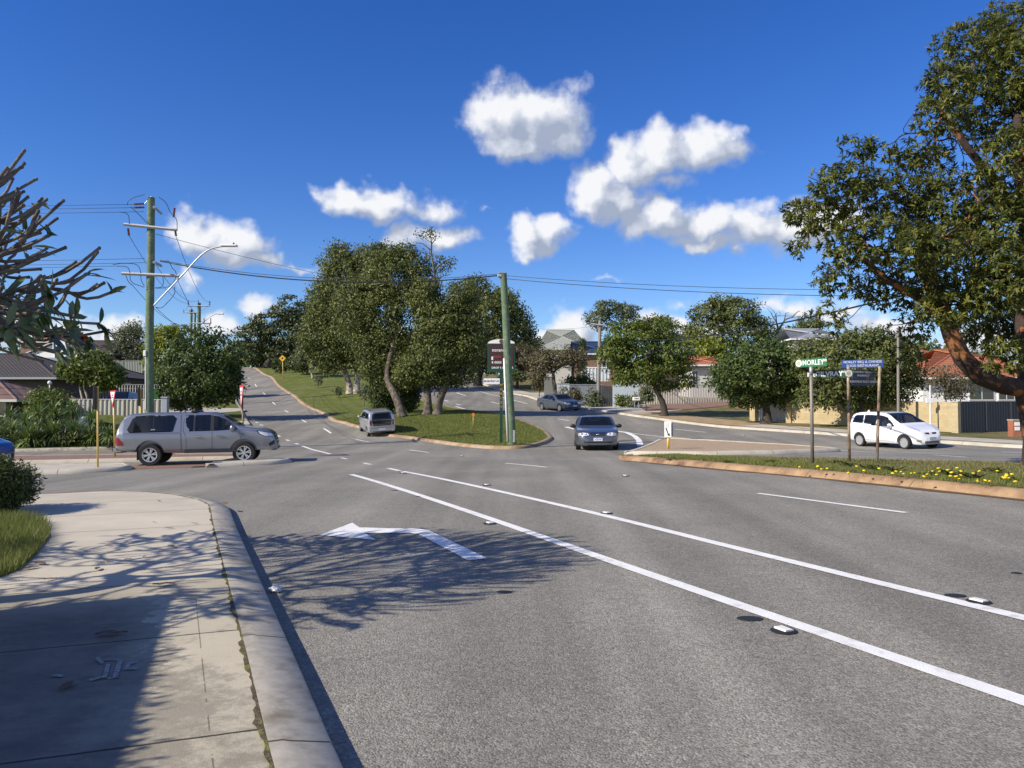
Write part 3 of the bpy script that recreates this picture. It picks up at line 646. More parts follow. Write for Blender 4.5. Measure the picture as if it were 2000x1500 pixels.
for a, b, w in DASH: mark('lane_dash', gl([a, b]), w)
cp = [(639, 841), (593, 822), (560, 804), (535, 788), (516, 769), (499.6, 753), (487, 739), (476, 730)]
cw = [G(*p)[:2] for p in cp]
for i, p in enumerate(cw):
    t = (cw[min(i + 1, 7)] - cw[max(i - 1, 0)]); t = t / np.linalg.norm(t); mark('lane_dash', [p - t * 1.6, p + t * 1.6], .13)
mark('hold_line', smooth_line(gl([(1205, 842.5), (1224, 844.5), (1240, 852), (1248, 860), (1251, 872)]), .4, 2), .3)
mark('edge_line', gl([(1226, 845), (1285, 852.5), (1400, 860), (1560, 869.5), (1640, 876)]), .12)
mark('edge_line', smooth_line(gl([(900, 751), (910, 757), (945, 766.5), (987, 778), (1030, 789)]), .5, 2), .14)
arrow = gl([(624, 1046), (688, 1022), (702, 1031), (760, 1033), (812, 1033), (838, 1037), (952, 1092), (914, 1096), (834, 1053), (818, 1045), (800, 1042), (712, 1042), (734, 1056)])
drape('turn_arrow', arrow, .009, M_WHITE, .5)
# ================================================================== PLANTS
def unit(v): return v / (np.linalg.norm(v, axis=-1, keepdims=True) + 1e-9)
def leaf_quads(base, d, nrm, L, Wd, big=False):
    """pointed leaves: base point, direction, face normal, length, width"""
    d = unit(d); s = unit(np.cross(d, nrm)); L = L[:, None]; Wd = Wd[:, None]; n = unit(np.cross(s, d))
    if big:
        k = len(base); f = np.array([0, .22, .5, .78, 1.0]); wv = np.array([.10, .75, 1.0, .72, .0]); bend = L * .16
        mid = [base + d * L * q - n * bend * q * q for q in f]
        V = np.stack([x for q in range(5) for x in (mid[q] + s * Wd * .5 * wv[q] + n * Wd * .12 * wv[q], mid[q], mid[q] - s * Wd * .5 * wv[q] + n * Wd * .12 * wv[q])], 1).reshape(-1, 3)
        q0 = np.array([[3 * r + c, 3 * r + c + 1, 3 * r + c + 4, 3 * r + c + 3] for r in range(4) for c in range(2)])
        return V, (q0[None] + 15 * np.arange(k)[:, None, None]).reshape(-1, 4)
    a = base; b = base + d * L * .45 + s * Wd * .5 + n * L * .04; c = base + d * L - n * L * .06; e = base + d * L * .45 - s * Wd * .5 + n * L * .04
    V = np.stack([a, b, c, e], 1).reshape(-1, 3); F = np.arange(len(V)).reshape(-1, 4)
    return V, F
def ellipsoids(spec, Y):
    """(px, py, rx, ry[, depth shift[, weight]]) in the photograph -> centres and radii in metres"""
    out = []
    for e in spec:
        px, py, rx, ry = e[:4]; dd = e[4] if len(e) > 4 else 0.0; w = e[5] if len(e) > 5 else 1.0
        y = Y + dd; c = at(px, py, y); k = y / FPX
        out.append((c, np.array([rx * k, min(rx, 1.3 * ry) * k * 1.0, ry * k]), w))
    return out
def crown_points(els, n, rg, inner=.45, low=-1.0):
    w = np.array([e[2] * (e[1][0] * e[1][1] * e[1][2]) ** (2 / 3) for e in els]); w /= w.sum()
    k = rg.choice(len(els), n, p=w); C_ = np.array([e[0] for e in els])[k]; R_ = np.array([e[1] for e in els])[k]
    q = unit(rg.standard_normal((n, 3))); q[:, 2] = np.where(q[:, 2] < low, -q[:, 2], q[:, 2])
    r = (inner ** 3 + (1 - inner ** 3) * rg.random(n)) ** (1 / 3)
    return C_ + q * R_ * r[:, None], q
def foliage(els, nclump, per, cr, L, Wd, rg, droop=0.0, inner=.5, flat=.75):
    P, q = crown_points(els, nclump, rg, inner)
    csz = cr * rg.uniform(.6, 1.35, nclump)
    off = rg.standard_normal((nclump, per, 3)); off = unit(off) * rg.random((nclump, per, 1)) ** .45
    off[..., 2] *= flat
    base = P[:, None, :] + off * csz[:, None, None]
    out = unit(off + q[:, None, :] * .6 + np.array([0, 0, .25]))
    nrm = unit(out + rg.standard_normal(out.shape) * .45)
    d = unit(np.cross(nrm, unit(rg.standard_normal(out.shape))) + out * .35 + np.array([0, 0, -droop]))
    N = nclump * per
    Ls = L * rg.uniform(.65, 1.3, N); Ws = Wd * rg.uniform(.7, 1.25, N)
    V, F = leaf_quads(base.reshape(N, 3), d.reshape(N, 3), nrm.reshape(N, 3), Ls, Ws)
    t = np.clip(np.repeat(rg.normal(.42, .2, nclump), per) + rg.normal(0, .18, N), 0, 1)
    return V, F, t
def rosettes(P, axis, per, L, Wd, rg, spread=.9, droop=.35, big=False):
    """whorls of leaves at twig ends"""
    n = len(P); ax = unit(axis)[:, None, :]
    r = unit(rg.standard_normal((n, per, 3))); r = r - (r * ax).sum(-1, keepdims=True) * ax
    d = unit(ax * rg.uniform(.1, 1.0, (n, per, 1)) + unit(r) * spread + np.array([0, 0, -droop]) * rg.uniform(.3, 1.6, (n, per, 1)))
    nrm = unit(ax + np.array([0, 0, .6]) - d * .4 + rg.standard_normal(d.shape) * .3)
    N = n * per; base = np.repeat(P, per, 0) - d.reshape(N, 3) * 0 + (ax * rg.uniform(-.5, .2, (n, per, 1)) * L * .5).reshape(N, 3)
    V, F = leaf_quads(base, d.reshape(N, 3), nrm.reshape(N, 3), L * rg.uniform(.6, 1.25, N), Wd * rg.uniform(.75, 1.2, N), big)
    t = np.clip(np.repeat(rg.normal(.4, .22, n), per) + rg.normal(0, .2, N), 0, 1)
    if big: t = np.repeat(t, 8)
    return V, F, t
def bez(a, b, c, n=5):
    t = np.linspace(0, 1, n)[:, None]; return (1 - t) ** 2 * a + 2 * t * (1 - t) * b + t * t * c
def skeleton(mb, node, direc, targets, r, rg, frac=.42, rmin=.012, n=6, hook=0.0, expo=2.3, lift=.1, wig=.05):
    """branches from a node to many targets, forking again and again"""
    targets = np.asarray(targets); k = len(targets)
    if k == 1:
        t = targets[0]; ln = np.linalg.norm(t - node)
        ctrl = node + unit(direc) * ln * .45 + np.array([0, 0, -hook * ln])
        P = bez(node, ctrl, t, 5); mb.tube(P, list(np.linspace(r, rmin, 5)), n=n); return
    c = targets.mean(0); L = np.linalg.norm(c - node)
    f = frac * rg.uniform(.75, 1.25)
    nn = node + (c - node) * f + rg.standard_normal(3) * L * wig + np.array([0, 0, lift * L * f])
    P = bez(node, node + unit(direc) * L * f * .5, nn, 5); mb.tube(P, list(np.linspace(r, r * .9, 5)), n=n, cap=False)
    a = targets[np.argmax(((targets - c) ** 2).sum(1))]; b = targets[np.argmax(((targets - a) ** 2).sum(1))]
    for _ in range(4):
        m = ((targets - a) ** 2).sum(1) < ((targets - b) ** 2).sum(1)
        if m.all() or not m.any(): m = np.arange(k) < k // 2
        a, b = targets[m].mean(0), targets[~m].mean(0)
    dn = P[-1] - P[-2]
    for g in (targets[m], targets[~m]):
        skeleton(mb, nn, dn, g, max(rmin, r * .9 * (len(g) / k) ** (1 / expo)), rg, frac, rmin, n, hook, expo, lift, wig)
M_BARK = mat('bark', (.075, .060, .046), .9, var=.45, vscale=6, bump=1.0, bscale=14, col2=(.14, .118, .09), c2scale=3)
M_BARKP = mat('pale_bark', (.40, .36, .30), .85, var=.25, vscale=5, bump=.5, bscale=10, col2=(.20, .16, .12), c2scale=2.2, c2thr=(.48, .58))
M_BARKR = mat('flaking_bark', (.050, .032, .024), .95, var=.5, vscale=7, bump=1.0, bscale=9, col2=(.27, .115, .045), c2scale=2.6, c2thr=(.53, .60), detail=7)
M_BARKD = mat('dark_bark', (.055, .045, .036), .9, var=.3, vscale=6, bump=.8, bscale=14)
def tree(name, label, base, spec, Y, n, leaf, m, trunk_r, bark=M_BARK, seed=1, group=None, trunks=1, cr=.55, per=26, droop=0.0, inner=.5, lean=(0, 0), nlimb=26, cat='tree', flat=.75, fork=.35):
    rg = np.random.default_rng(seed); els = ellipsoids(spec, Y); base = np.asarray(base, float)
    o = thing(name, label, cat, base, group=group)
    V, F, t = foliage(els, max(8, n // per), per, cr, leaf[0], leaf[1], rg, droop, inner, flat)
    meshobj('crown', V - base, F, m, o, t)
    mb = MB(); C_ = np.mean([e[0] for e in els], 0); T_, q = crown_points(els, nlimb, rg, .35)
    T_[:, 2] = np.maximum(T_[:, 2], base[2] + .3 * (C_[2] - base[2]))
    for k in range(trunks):
        b = np.zeros(3) + (np.array([(k - (trunks - 1) / 2) * trunk_r * 2.2, 0, 0]) if trunks > 1 else 0)
        g = T_ if trunks == 1 else T_[np.argsort(T_[:, 0])][k * nlimb // trunks:(k + 1) * nlimb // trunks]
        g = g - base; c = g.mean(0); low = g[:, 2].min()
        fk = b + (c - b) * fork + np.array([lean[0], lean[1], 0.]); tr = trunk_r
        P = bez(b, b + np.array([lean[0] * .3, 0, fk[2] * .5]), fk, 7)
        mb.tube(P, list(tr * np.array([1.45, 1.08, .98, .93, .88, .85, .82])), n=12, cap=False)
        skeleton(mb, fk, P[-1] - P[-2], g, tr * .78, rg, rmin=.018, n=5)
    mb.build('trunk', bark, o, smooth='all', fixn=False)
    return o
LM_DARK = leafmat('dark_leaf', (0.035, 0.060, 0.018), (0.108, 0.149, 0.038), .5)
LM_MED = leafmat('olive_leaf', (0.063, 0.088, 0.025), (0.210, 0.228, 0.063), .5)
LM_GREY = leafmat('grey_leaf', (0.074, 0.096, 0.049), (0.210, 0.236, 0.114), .55)
LM_JAC = leafmat('feathery_leaf', (0.060, 0.102, 0.018), (0.219, 0.263, 0.045), .5, .35)
LM_ROUND = leafmat('glossy_leaf', (0.038, 0.070, 0.018), (0.140, 0.184, 0.049), .5, .25, .3)
LM_YEL = leafmat('yellow_leaf', (0.123, 0.166, 0.021), (0.350, 0.385, 0.052), .5, .35)
LM_BROWN = leafmat('brown_leaf', (0.088, 0.074, 0.038), (0.219, 0.201, 0.105), .6)
LM_PINE = leafmat('layered_leaf', (0.025, 0.049, 0.021), (0.149, 0.166, 0.060), .55, .15)
LM_BIG = leafmat('shiny_leaf', (.036, .058, .012), (.245, .250, .052), .45, .3, .35)
LM_YUC = leafmat('blade_leaf', (0.061, 0.114, 0.021), (0.263, 0.333, 0.105), .4, .2, .5)
LM_FRA = leafmat('frangipani_leaf', (0.061, 0.108, 0.038), (0.175, 0.219, 0.088), .35, .22, .5)
LM_BUSH = leafmat('bush_leaf', (0.032, 0.056, 0.014), (0.123, 0.149, 0.035), .5)
def gz(px, Y): p = at(px, 800, Y); return TZ(p[0], Y, .135)
# ---- far side of the side street, up the hill
tree('street_tree', 'round dense dark green tree between the green pole and the uphill road', gz(388, 60), [(390, 738, 80, 62), (342, 748, 38, 48), (432, 700, 42, 40), (440, 742, 36, 36), (372, 688, 48, 38), (350, 782, 36, 18), (428, 770, 42, 20), (400, 660, 40, 22)], 60, 15000, (.26, .15), LM_ROUND, .26, M_BARKD, 11, fork=.3)
tree('pale_tree', 'wispy grey green tree left of the tall green power pole', gz(262, 98), [(255, 668, 26, 34), (258, 644, 28, 18), (272, 692, 24, 30), (240, 655, 18, 16)], 98, 3600, (.34, .15), LM_GREY, .25, M_BARKP, 12, inner=.3, cr=.8)
tree('backyard_tree', 'bright green bushy tree rising behind the tall green power pole', gz(328, 88), [(330, 668, 34, 32), (350, 646, 20, 12), (300, 705, 24, 48), (320, 655, 26, 18)], 88, 5200, (.32, .17), LM_YEL, .25, M_BARKD, 13)
tree('garden_tree', 'spreading yellow green small tree with pale stems before the dark house', gz(172, 56), [(175, 722, 56, 26), (138, 718, 24, 15), (206, 738, 30, 20), (182, 700, 34, 14)], 56, 4200, (.34, .17), LM_JAC, .12, M_BARKP, 14, trunks=3, cr=.5, per=14, inner=.4, fork=.3)
tree('garden_shrub', 'leafy yellow green shrub in front of the cream fence', gz(95, 47), [(95, 782, 36, 22), (80, 800, 30, 22), (115, 800, 30, 20)], 47, 3200, (.22, .11), LM_JAC, .06, M_BARK, 15, cat='shrub', trunks=2)
tree('hill_shrub', 'clipped round bush at the head of the grass slope, behind the yellow sign', gz(548, 124), [(548, 713, 17, 12)], 124, 1500, (.3, .16), LM_BUSH, .1, M_BARK, 16, 'bushes at the top of the slope', cat='bush')
tree('hill_shrub', 'low dark bush just right of the yellow diamond sign', gz(576, 122), [(576, 712, 20, 10)], 122, 1500, (.3, .16), LM_BUSH, .1, M_BARK, 17, 'bushes at the top of the slope', cat='bush')
tree('hill_shrub', 'darkest and largest bush beside a small white stemmed tree on the slope', gz(600, 116), [(598, 708, 22, 18), (588, 715, 14, 10)], 116, 2200, (.3, .16), LM_DARK, .1, M_BARK, 18, 'bushes at the top of the slope', cat='bush')
tree('small_tree', 'small grey green tree on a thin white stem on the upper slope', gz(610, 112), [(605, 690, 30, 17), (590, 700, 18, 10)], 112, 2600, (.3, .15), LM_GREY, .17, M_BARKP, 19, inner=.3)
tree('layered_tree', 'dark tree with tiered foliage shading the crest of the uphill road', gz(520, 146), [(562, 608, 36, 30), (525, 632, 38, 22), (502, 655, 36, 26), (548, 655, 42, 28), (580, 650, 40, 36), (598, 625, 26, 40), (490, 682, 26, 24), (545, 688, 44, 20), (575, 690, 34, 16)], 146, 13000, (.55, .28), LM_PINE, .75, M_BARKD, 20, cr=1.1, per=30, flat=.35)
# ---- big trees of the wide median
tree('median_tree', 'tall grey green tree with twin white trunks up the grassy median', gz(690, 88), [(690, 560, 70, 62), (662, 522, 40, 30), (645, 600, 48, 62), (690, 645, 62, 62), (722, 512, 42, 32), (618, 655, 34, 50), (700, 700, 48, 28), (655, 486, 22, 10), (640, 700, 36, 28)], 88, 42000, (.30, .16), LM_MED, .36, M_BARKP, 21, trunks=2, cr=.9, per=30, fork=.4)
tree('median_tree', 'broad olive tree whose leaning trunk stands just behind the silver hatchback', gz(785, 52.5), [(770, 545, 56, 52), (752, 498, 40, 26), (800, 615, 58, 72), (742, 610, 54, 74), (772, 690, 52, 40), (790, 495, 24, 18), (725, 560, 34, 40), (720, 675, 36, 36), (690, 610, 40, 60), (820, 540, 40, 50), (770, 735, 40, 26), (735, 715, 36, 30), (815, 712, 36, 34)], 56, 52000, (.19, .105), LM_MED, .29, M_BARK, 22, cr=.55, per=30, lean=(-.7, .3), fork=.3)
tree('median_tree', 'tree with a forked grey trunk in the middle of the grass median', gz(845, 53.5), [(845, 700, 52, 38), (880, 625, 50, 52), (852, 640, 46, 52), (822, 722, 40, 32), (884, 705, 30, 30), (902, 580, 32, 32), (830, 580, 34, 40), (800, 730, 36, 28), (915, 660, 40, 50), (860, 740, 40, 18), (828, 738, 44, 20), (895, 735, 38, 20), (868, 515, 24, 14, 0, .6), (835, 460, 22, 10, 0, .25)], 54, 44000, (.19, .105), LM_MED, .30, M_BARK, 23, trunks=2, cr=.5, per=28, fork=.38, nlimb=34)
tm = bpy.data.objects[[o.name for o in bpy.data.objects if o.get('label', '').startswith('tree with a forked grey trunk')][0]]; B0 = np.array(tm.location)
mb = MB(); q_ = lambda L: [at(x, y, 54) - B0 for x, y in L]
for L_, r0, r1 in [([(848, 600), (850, 560), (847, 520), (842, 497), (843, 478), (841, 460), (843, 446)], .11, .03), ([(843, 490), (836, 484), (826, 476), (812, 474)], .05, .018), ([(842, 478), (850, 468), (853, 458)], .04, .015), ([(841, 464), (834, 455), (822, 452)], .035, .012), ([(842, 455), (848, 450), (852, 444)], .03, .01), ([(848, 530), (858, 518), (870, 510), (882, 505)], .07, .025), ([(850, 548), (862, 540), (880, 536)], .06, .02), ([(843, 474), (832, 467), (826, 460)], .03, .012)]:
    mb.tube(q_(L_), list(np.linspace(r0, r1, len(L_))), 6)
mb.build('dead_branch', M_BARK, tm, smooth='all', fixn=False)
tree('roadside_tree', 'dark spreading tree behind the leaning pole on the far footpath', gz(933, 100), [(962, 622, 66, 54), (932, 572, 34, 30), (1000, 642, 40, 52), (1022, 672, 36, 34), (950, 690, 64, 36), (985, 590, 30, 26), (905, 620, 36, 40)], 100, 24000, (.38, .2), LM_MED, .5, M_BARKD, 24, cr=.9, per=30)
tree('conifer_bush', 'dense dark conifer bush beside the leaning median trunk', gz(750, 60), [(748, 770, 26, 36), (746, 740, 20, 24), (752, 796, 24, 14)], 60, 15000, (.2, .08), LM_DARK, .12, M_BARKD, 25, cat='bush', inner=.55, cr=.35)
tree('conifer_bush', 'second dark conifer bush between the two median trunks', gz(797, 58), [(797, 772, 20, 32), (800, 745, 16, 20)], 58, 8000, (.2, .08), LM_DARK, .12, M_BARKD, 26, cat='bush', inner=.55, cr=.35)
for i, (px, Y, h, lb) in enumerate([(622, 100, 13, 'thin sapling with few leaves high on the grass slope'), (660, 84, 12, 'low scrubby seedling in the middle of the grass slope'), (711, 70, 26, 'leafy sapling between the white trunks and the dark conifer bush')]):
    b = gz(px, Y); py = 808 - (b[2] - CZ) / Y * FPX
    tree('sapling', lb, b, [(px, py - h, 7, h * .6), (px + 3, py - h * 1.3, 6, h * .35)], Y, 260, (.22, .12), LM_GREY, .03, M_BARK, 27 + i, 'saplings on the median', cat='sapling', nlimb=5, per=8, cr=.3)
# ---- right-hand verge
tree('verge_tree', 'sparse brownish tree on the verge above the parked looking blue sedan', gz(1087, 72), [(1090, 700, 50, 24), (1060, 708, 28, 22), (1122, 700, 26, 20), (1048, 732, 18, 16)], 72, 5200, (.24, .12), LM_BROWN, .24, M_BARK, 31, inner=.25, cr=.6, nlimb=40)
tree('jacaranda_tree', 'feathery yellow green tree with dark trunk before the slatted grey fence', gz(1297, 56), [(1232, 662, 50, 40), (1200, 690, 32, 32), (1282, 640, 46, 24), (1312, 692, 46, 40), (1252, 720, 54, 32), (1338, 742, 20, 14), (1215, 735, 24, 18), (1295, 750, 30, 12)], 56, 15000, (.26, .11), LM_JAC, .26, M_BARKD, 32, cr=.55, per=28, droop=.3, lean=(.25, 0), fork=.28, flat=.5)
tree('background_tree', 'tall umbrella shaped tree beyond the pale roofed house', gz(1215, 132), [(1192, 604, 44, 17), (1172, 622, 30, 16), (1218, 612, 34, 16), (1235, 640, 22, 14), (1300, 655, 30, 24), (1288, 628, 16, 14), (1180, 640, 20, 10)], 132, 5500, (.5, .24), LM_GREY, .4, M_BARKD, 33, cr=1.0, flat=.4, inner=.3)
tree('background_tree', 'large domed tree with grey green foliage right of the feathery tree', gz(1420, 104), [(1392, 612, 46, 24), (1440, 612, 50, 28), (1382, 650, 50, 30), (1450, 652, 50, 34), (1352, 664, 28, 22), (1488, 642, 18, 28), (1410, 590, 40, 14)], 104, 12000, (.42, .2), LM_MED, .45, M_BARKD, 34, cr=.9, flat=.5, inner=.4)
tree('lemon_tree', 'bright yellow green leafy tree over the grey slatted fence', gz(1385, 82), [(1385, 680, 34, 20), (1372, 700, 24, 20), (1405, 700, 24, 24)], 82, 2600, (.34, .18), LM_YEL, .14, M_BARKD, 35, inner=.3)
YU = float(G(1498, 826.5, .135)[1]); YW = float(G(1676, 834, .135)[1])
tree('umbrella_tree', 'round dark glossy tree on a short forked trunk by the brick pillar', gz(1498, YU), [(1490, 722, 88, 54), (1430, 735, 48, 40), (1560, 722, 48, 46), (1500, 690, 68, 26), (1470, 768, 58, 20), (1532, 766, 48, 20), (1468, 782, 50, 14), (1530, 784, 46, 13)], YU, 21000, (.22, .12), LM_ROUND, .30, M_BARKD, 36, cr=.45, per=26, fork=.22)
tree('umbrella_tree', 'wide olive tree behind the blue signs, overhanging the cream brick wall', gz(1676, YW), [(1652, 712, 100, 52), (1722, 705, 56, 44), (1602, 692, 56, 34), (1742, 742, 44, 42), (1682, 768, 66, 22), (1602, 762, 42, 20), (1650, 784, 60, 16), (1722, 780, 60, 16), (1592, 782, 40, 14), (1660, 670, 60, 20), (1750, 690, 36, 30), (1775, 720, 34, 40), (1700, 665, 60, 24), (1640, 735, 60, 40), (1700, 745, 60, 36)], YW, 27000, (.22, .10), LM_MED, .30, M_BARKD, 37, cr=.45, per=26, fork=.25, droop=.2)
tree('garden_shrub', 'thin brown leaved shrub before the white walled house', gz(1865, 52), [(1862, 742, 40, 34), (1835, 755, 26, 24), (1885, 760, 24, 22)], 52, 1700, (.2, .09), LM_BROWN, .05, M_BARK, 38, cat='shrub', trunks=3, inner=.15, nlimb=50)
for i, (px, py, rx, ry, Y, m, lb, sd_) in enumerate([(1583, 632, 28, 20, 125, LM_MED, 'far olive tree crown above the pale flat roof', 41), (1542, 652, 44, 14, 120, LM_DARK, 'low far tree left of the pale flat roof', 42), (1130, 748, 32, 22, 74, LM_DARK, 'dark flowering shrub behind the pale blue garden wall', 43),
   (1112, 772, 26, 16, 70, LM_BROWN, 'straggly shrub on the corner garden bed', 44), (1160, 778, 16, 18, 68, LM_GREY, 'grey shrub left of the dark garden gate', 45), (1053, 742, 14, 20, 78, LM_BROWN, 'reddish shrub beside the low grey wall', 46), (1215, 782, 12, 10, 66, LM_JAC, 'clump of strappy green plants beside the pale wall', 47), (1237, 782, 14, 10, 65, LM_GREY, 'tufted plant at the end of the pale wall', 48),
   (1262, 768, 12, 16, 62, LM_GREY, 'thin sapling beside the white letterbox', 49), (1462, 776, 12, 8, 62, LM_YEL, 'spiky yellow green plant at the end of the slatted fence', 50), (1900, 700, 60, 12, 90, LM_DARK, 'dark hedge behind the orange tiled house', 51), (1010, 700, 40, 30, 96, LM_BROWN, 'brown thicket right of the tall shop sign', 52), (905, 712, 36, 20, 108, LM_DARK, 'dark undergrowth below the spreading roadside tree', 53),
   (500, 700, 22, 14, 150, LM_DARK, 'shaded scrub under the tiered tree at the crest', 54), (1000, 735, 30, 8, 92, LM_BUSH, 'low hedge behind the shop sign pylon', 55)]):
    b = gz(px, Y); tree('shrub' if ry < 25 else 'tree', lb, b, [(px, py, rx, ry), (px + rx * .4, py + ry * .3, rx * .6, ry * .7), (px - rx * .4, py + ry * .35, rx * .6, ry * .65)], Y, int(500 + rx * ry * 2.2), (.0034 * Y, .0017 * Y), m, .05 if ry < 25 else .2, M_BARKD, sd_, cat='shrub' if ry < 25 else 'tree', inner=.3, nlimb=12, per=16, cr=.005 * Y)
for i, (px, py, rx, ry, Y) in enumerate([(470, 690, 40, 22, 185), (560, 690, 50, 22, 190), (640, 672, 60, 40, 170), (720, 680, 60, 44, 165), (800, 690, 60, 40, 160), (880, 690, 60, 36, 155), (1040, 690, 50, 26, 140), (1560, 690, 90, 26, 120), (1760, 700, 90, 30, 110), (640, 600, 40, 44, 160)]):
    b = gz(px, Y); tree('background_tree', ['distant dark tree left of the crest', 'distant tree just right of the crest', 'far tree behind the twin white trunks', 'far tree behind the leaning median trunk', 'far tree behind the forked grey trunk', 'far tree between the median and the shop sign', 'far tree left of the pale green roof', 'far tree behind the grey flat roof', 'far tree left of the orange tiled house', 'tall far tree above the twin white trunks'][i], b, [(px, py, rx, ry), (px - rx * .5, py + ry * .3, rx * .5, ry * .7), (px + rx * .5, py + ry * .2, rx * .5, ry * .7)], Y, 4200, (.8, .4), LM_MED, .4, M_BARKD, 140 + i, cr=1.6, per=26, nlimb=10)
# thin cypress
tree('cypress_tree', 'thin pointed cypress rising beside the pale green roof', gz(1137, 84), [(1137, 700, 7, 30), (1137, 672, 4.5, 20), (1137, 725, 8, 30)], 84, 1500, (.3, .1), LM_DARK, .1, M_BARKD, 60, inner=.6, cr=.2, nlimb=6)
# bare crown behind the domed tree
def bare_tree(name, label, base, Y, tips, r, seed):
    rg = np.random.default_rng(seed); o = thing(name, label, 'tree', base); mb = MB(); g = np.array([at(x, y, Y + rg.uniform(-2, 2)) for x, y in tips]) - base
    mb.tube([(0, 0, 0), (0, 0, g[:, 2].min() * .6)], [r * 1.3, r], 8, False); skeleton(mb, np.array([0, 0, g[:, 2].min() * .6]), np.array([0, 0, 1.]), g, r, rg, rmin=.02, n=5)
    mb.build('trunk', M_BARK, o, smooth='all', fixn=False); return o
bare_tree('bare_tree', 'leafless tree with fine grey twigs right of the domed tree', gz(1510, 105), 105, [(1495 + 6 * i + 10 * math.sin(i * 2.3), 596 + 14 * abs(math.sin(i * 1.7)) + i * .8) for i in range(14)], .22, 61)
rg = np.random.default_rng(77); row = []
for x in np.arange(-230, 190, 9.0):
    y = 235 + 18 * math.sin(x * .05) + rg.normal(0, 5); h = 5 + 3 * rg.random() + 2 * math.sin(x * .21); row.append((np.array([x, y, T(x, y) + h * .45]), np.array([7.5, 5, h * .62]), 1.))
V, F, t = foliage(row, 1500, 16, 1.6, 1.7, .9, rg, inner=.3)
o = meshobj('far_treeline', V, F, LM_MED, None, t); tag(o, 'far belt of trees along the horizon behind the hill', 'tree line', kind='stuff')
# ---- spiky plants of the corner garden
def spiky(label, base, h, n, L, seed, mm=LM_YUC):
    rg = np.random.default_rng(seed); o = thing('yucca_plant', label, 'plant', base, group='spiky plants of the corner garden')
    heads = [np.array([0, 0, h])] + [np.array([rg.normal(0, .25), rg.normal(0, .25), h * rg.uniform(.35, .75)]) for _ in range(2)]
    Vs, Fs, ts = [], [], []; b0 = 0
    for hd in heads:
        az = rg.uniform(0, 2 * math.pi, n); el = rg.uniform(-.5, 1.45, n); d = np.stack([np.cos(az) * np.cos(el), np.sin(az) * np.cos(el), np.sin(el)], 1)
        ln = L * rg.uniform(.7, 1.15, n); s = unit(np.cross(d, np.array([0, 0, 1.]))); w = .026
        p0 = hd + d * .03; p1 = p0 + d * ln[:, None] * .55; p2 = p0 + d * ln[:, None] + np.array([0, 0, -1]) * (ln * rg.uniform(.05, .35, n))[:, None]
        V = np.stack([p0 - s * w * .7, p0 + s * w * .7, p1 - s * w, p1 + s * w, p2 - s * .004, p2 + s * .004], 1).reshape(-1, 3)
        F = np.concatenate([np.array([[0, 1, 3, 2], [2, 3, 5, 4]]) + 6 * i for i in range(n)]) + b0
        b0 += len(V); Vs.append(V); Fs.append(F); ts.append(np.repeat(rg.uniform(.1, 1, n), 2))
    meshobj('leaves', np.concatenate(Vs), np.concatenate(Fs), mm, o, np.concatenate(ts))
    mb = MB(); [mb.tube([(0, 0, 0), tuple(hd * .5 + np.array([.02, 0, 0])), tuple(hd)], [.06, .05, .045], 7) for hd in heads]; mb.build('stem', M_BARK, o, smooth='all')
SP = [(22, 838, 37, 'spiky plant furthest left in the corner garden'), (48, 822, 39, 'tall spiky plant left of the leafy shrub'), (72, 806, 41, 'spiky plant with pale blades below the leafy shrub'), (104, 802, 42, 'tallest spiky plant in the middle of the corner garden'), (62, 846, 36, 'low spiky plant at the front left of the garden'), (104, 842, 36.5, 'front spiky plant with bright upright blades'),
  (140, 796, 43, 'spiky plant reaching above the cream fence'), (146, 842, 37, 'dark spiky plant at the front of the garden bed'), (182, 812, 40, 'spiky plant just left of the brown backed sign'), (178, 848, 37, 'low spiky clump beside the yellow sign post'), (20, 812, 42, 'spiky plant half hidden by the left frame edge'), (214, 846, 36, 'small spiky plant behind the silver pickup')]
for i, (px, py, Y, lb) in enumerate(SP):
    b = gz(px, Y); top = at(px, py, Y); spiky(lb, b, max(.35, top[2] - b[2] - .1), 95, .85 if px < 200 else .55, 70 + i)
mb_ = None
b = gz(158, 39.5); spiky('silvery blue spiky plant in the corner garden', b, .75, 60, .75, 90, leafmat('silver_leaf', (.22, .28, .30), (.42, .50, .54), .5, .1))
# ---- low planting under them
rg = np.random.default_rng(5)
V, F, t = foliage([(np.array([x, y, T(x, y) + .4]), np.array([1.1, .7, .55]), 1.) for x, y in [(at(px, 840, Y)[0], Y) for px in range(-40, 225, 22) for Y in (36.6, 38.5, 40.5)]], 500, 16, .3, .3, .07, rg)
o = meshobj('ground_cover', V, F, LM_BUSH, None, t); tag(o, 'dark leafy ground cover between the spiky plants', 'ground cover', kind='stuff')
# ---- near plants -----------------------------------------------------------------
# frangipani at the left: thick bare branches, long leaves at some tips
rg = np.random.default_rng(3)
FB = TZ(-5.7, 5.7, .13); o = thing('frangipani_tree', 'bare frangipani with thick grey branches and few long leaves at left edge', 'tree', FB)
q = unit(rg.standard_normal((2400, 3))); q = q[(q[:, 2] > -.28)]; 
tips = np.array([-6.36, 6.15, 2.25]) + q * np.array([2.9, 2.5, 2.55]) * rg.uniform(.72, 1.02, (len(q), 1)); tips = tips[tips[:, 2] > 2.28 + .12 * np.sin(tips[:, 1] * 5)][:1300]
mb = MB(); fk = np.array([.15, 0, 1.15]); mb.tube([(0, 0, -.05), (.03, .02, .5), (.1, 0, .9), tuple(fk)], [.19, .15, .145, .15], 12)
skeleton(mb, fk, np.array([.1, 0, 1.]), tips - FB, .12, rg, frac=.25, rmin=.0138, n=7, hook=.24, expo=2.8, lift=-.06, wig=.018)
for tp in tips - FB: mb.ell(tp, (.0158, .0158, .017), 7, 5)
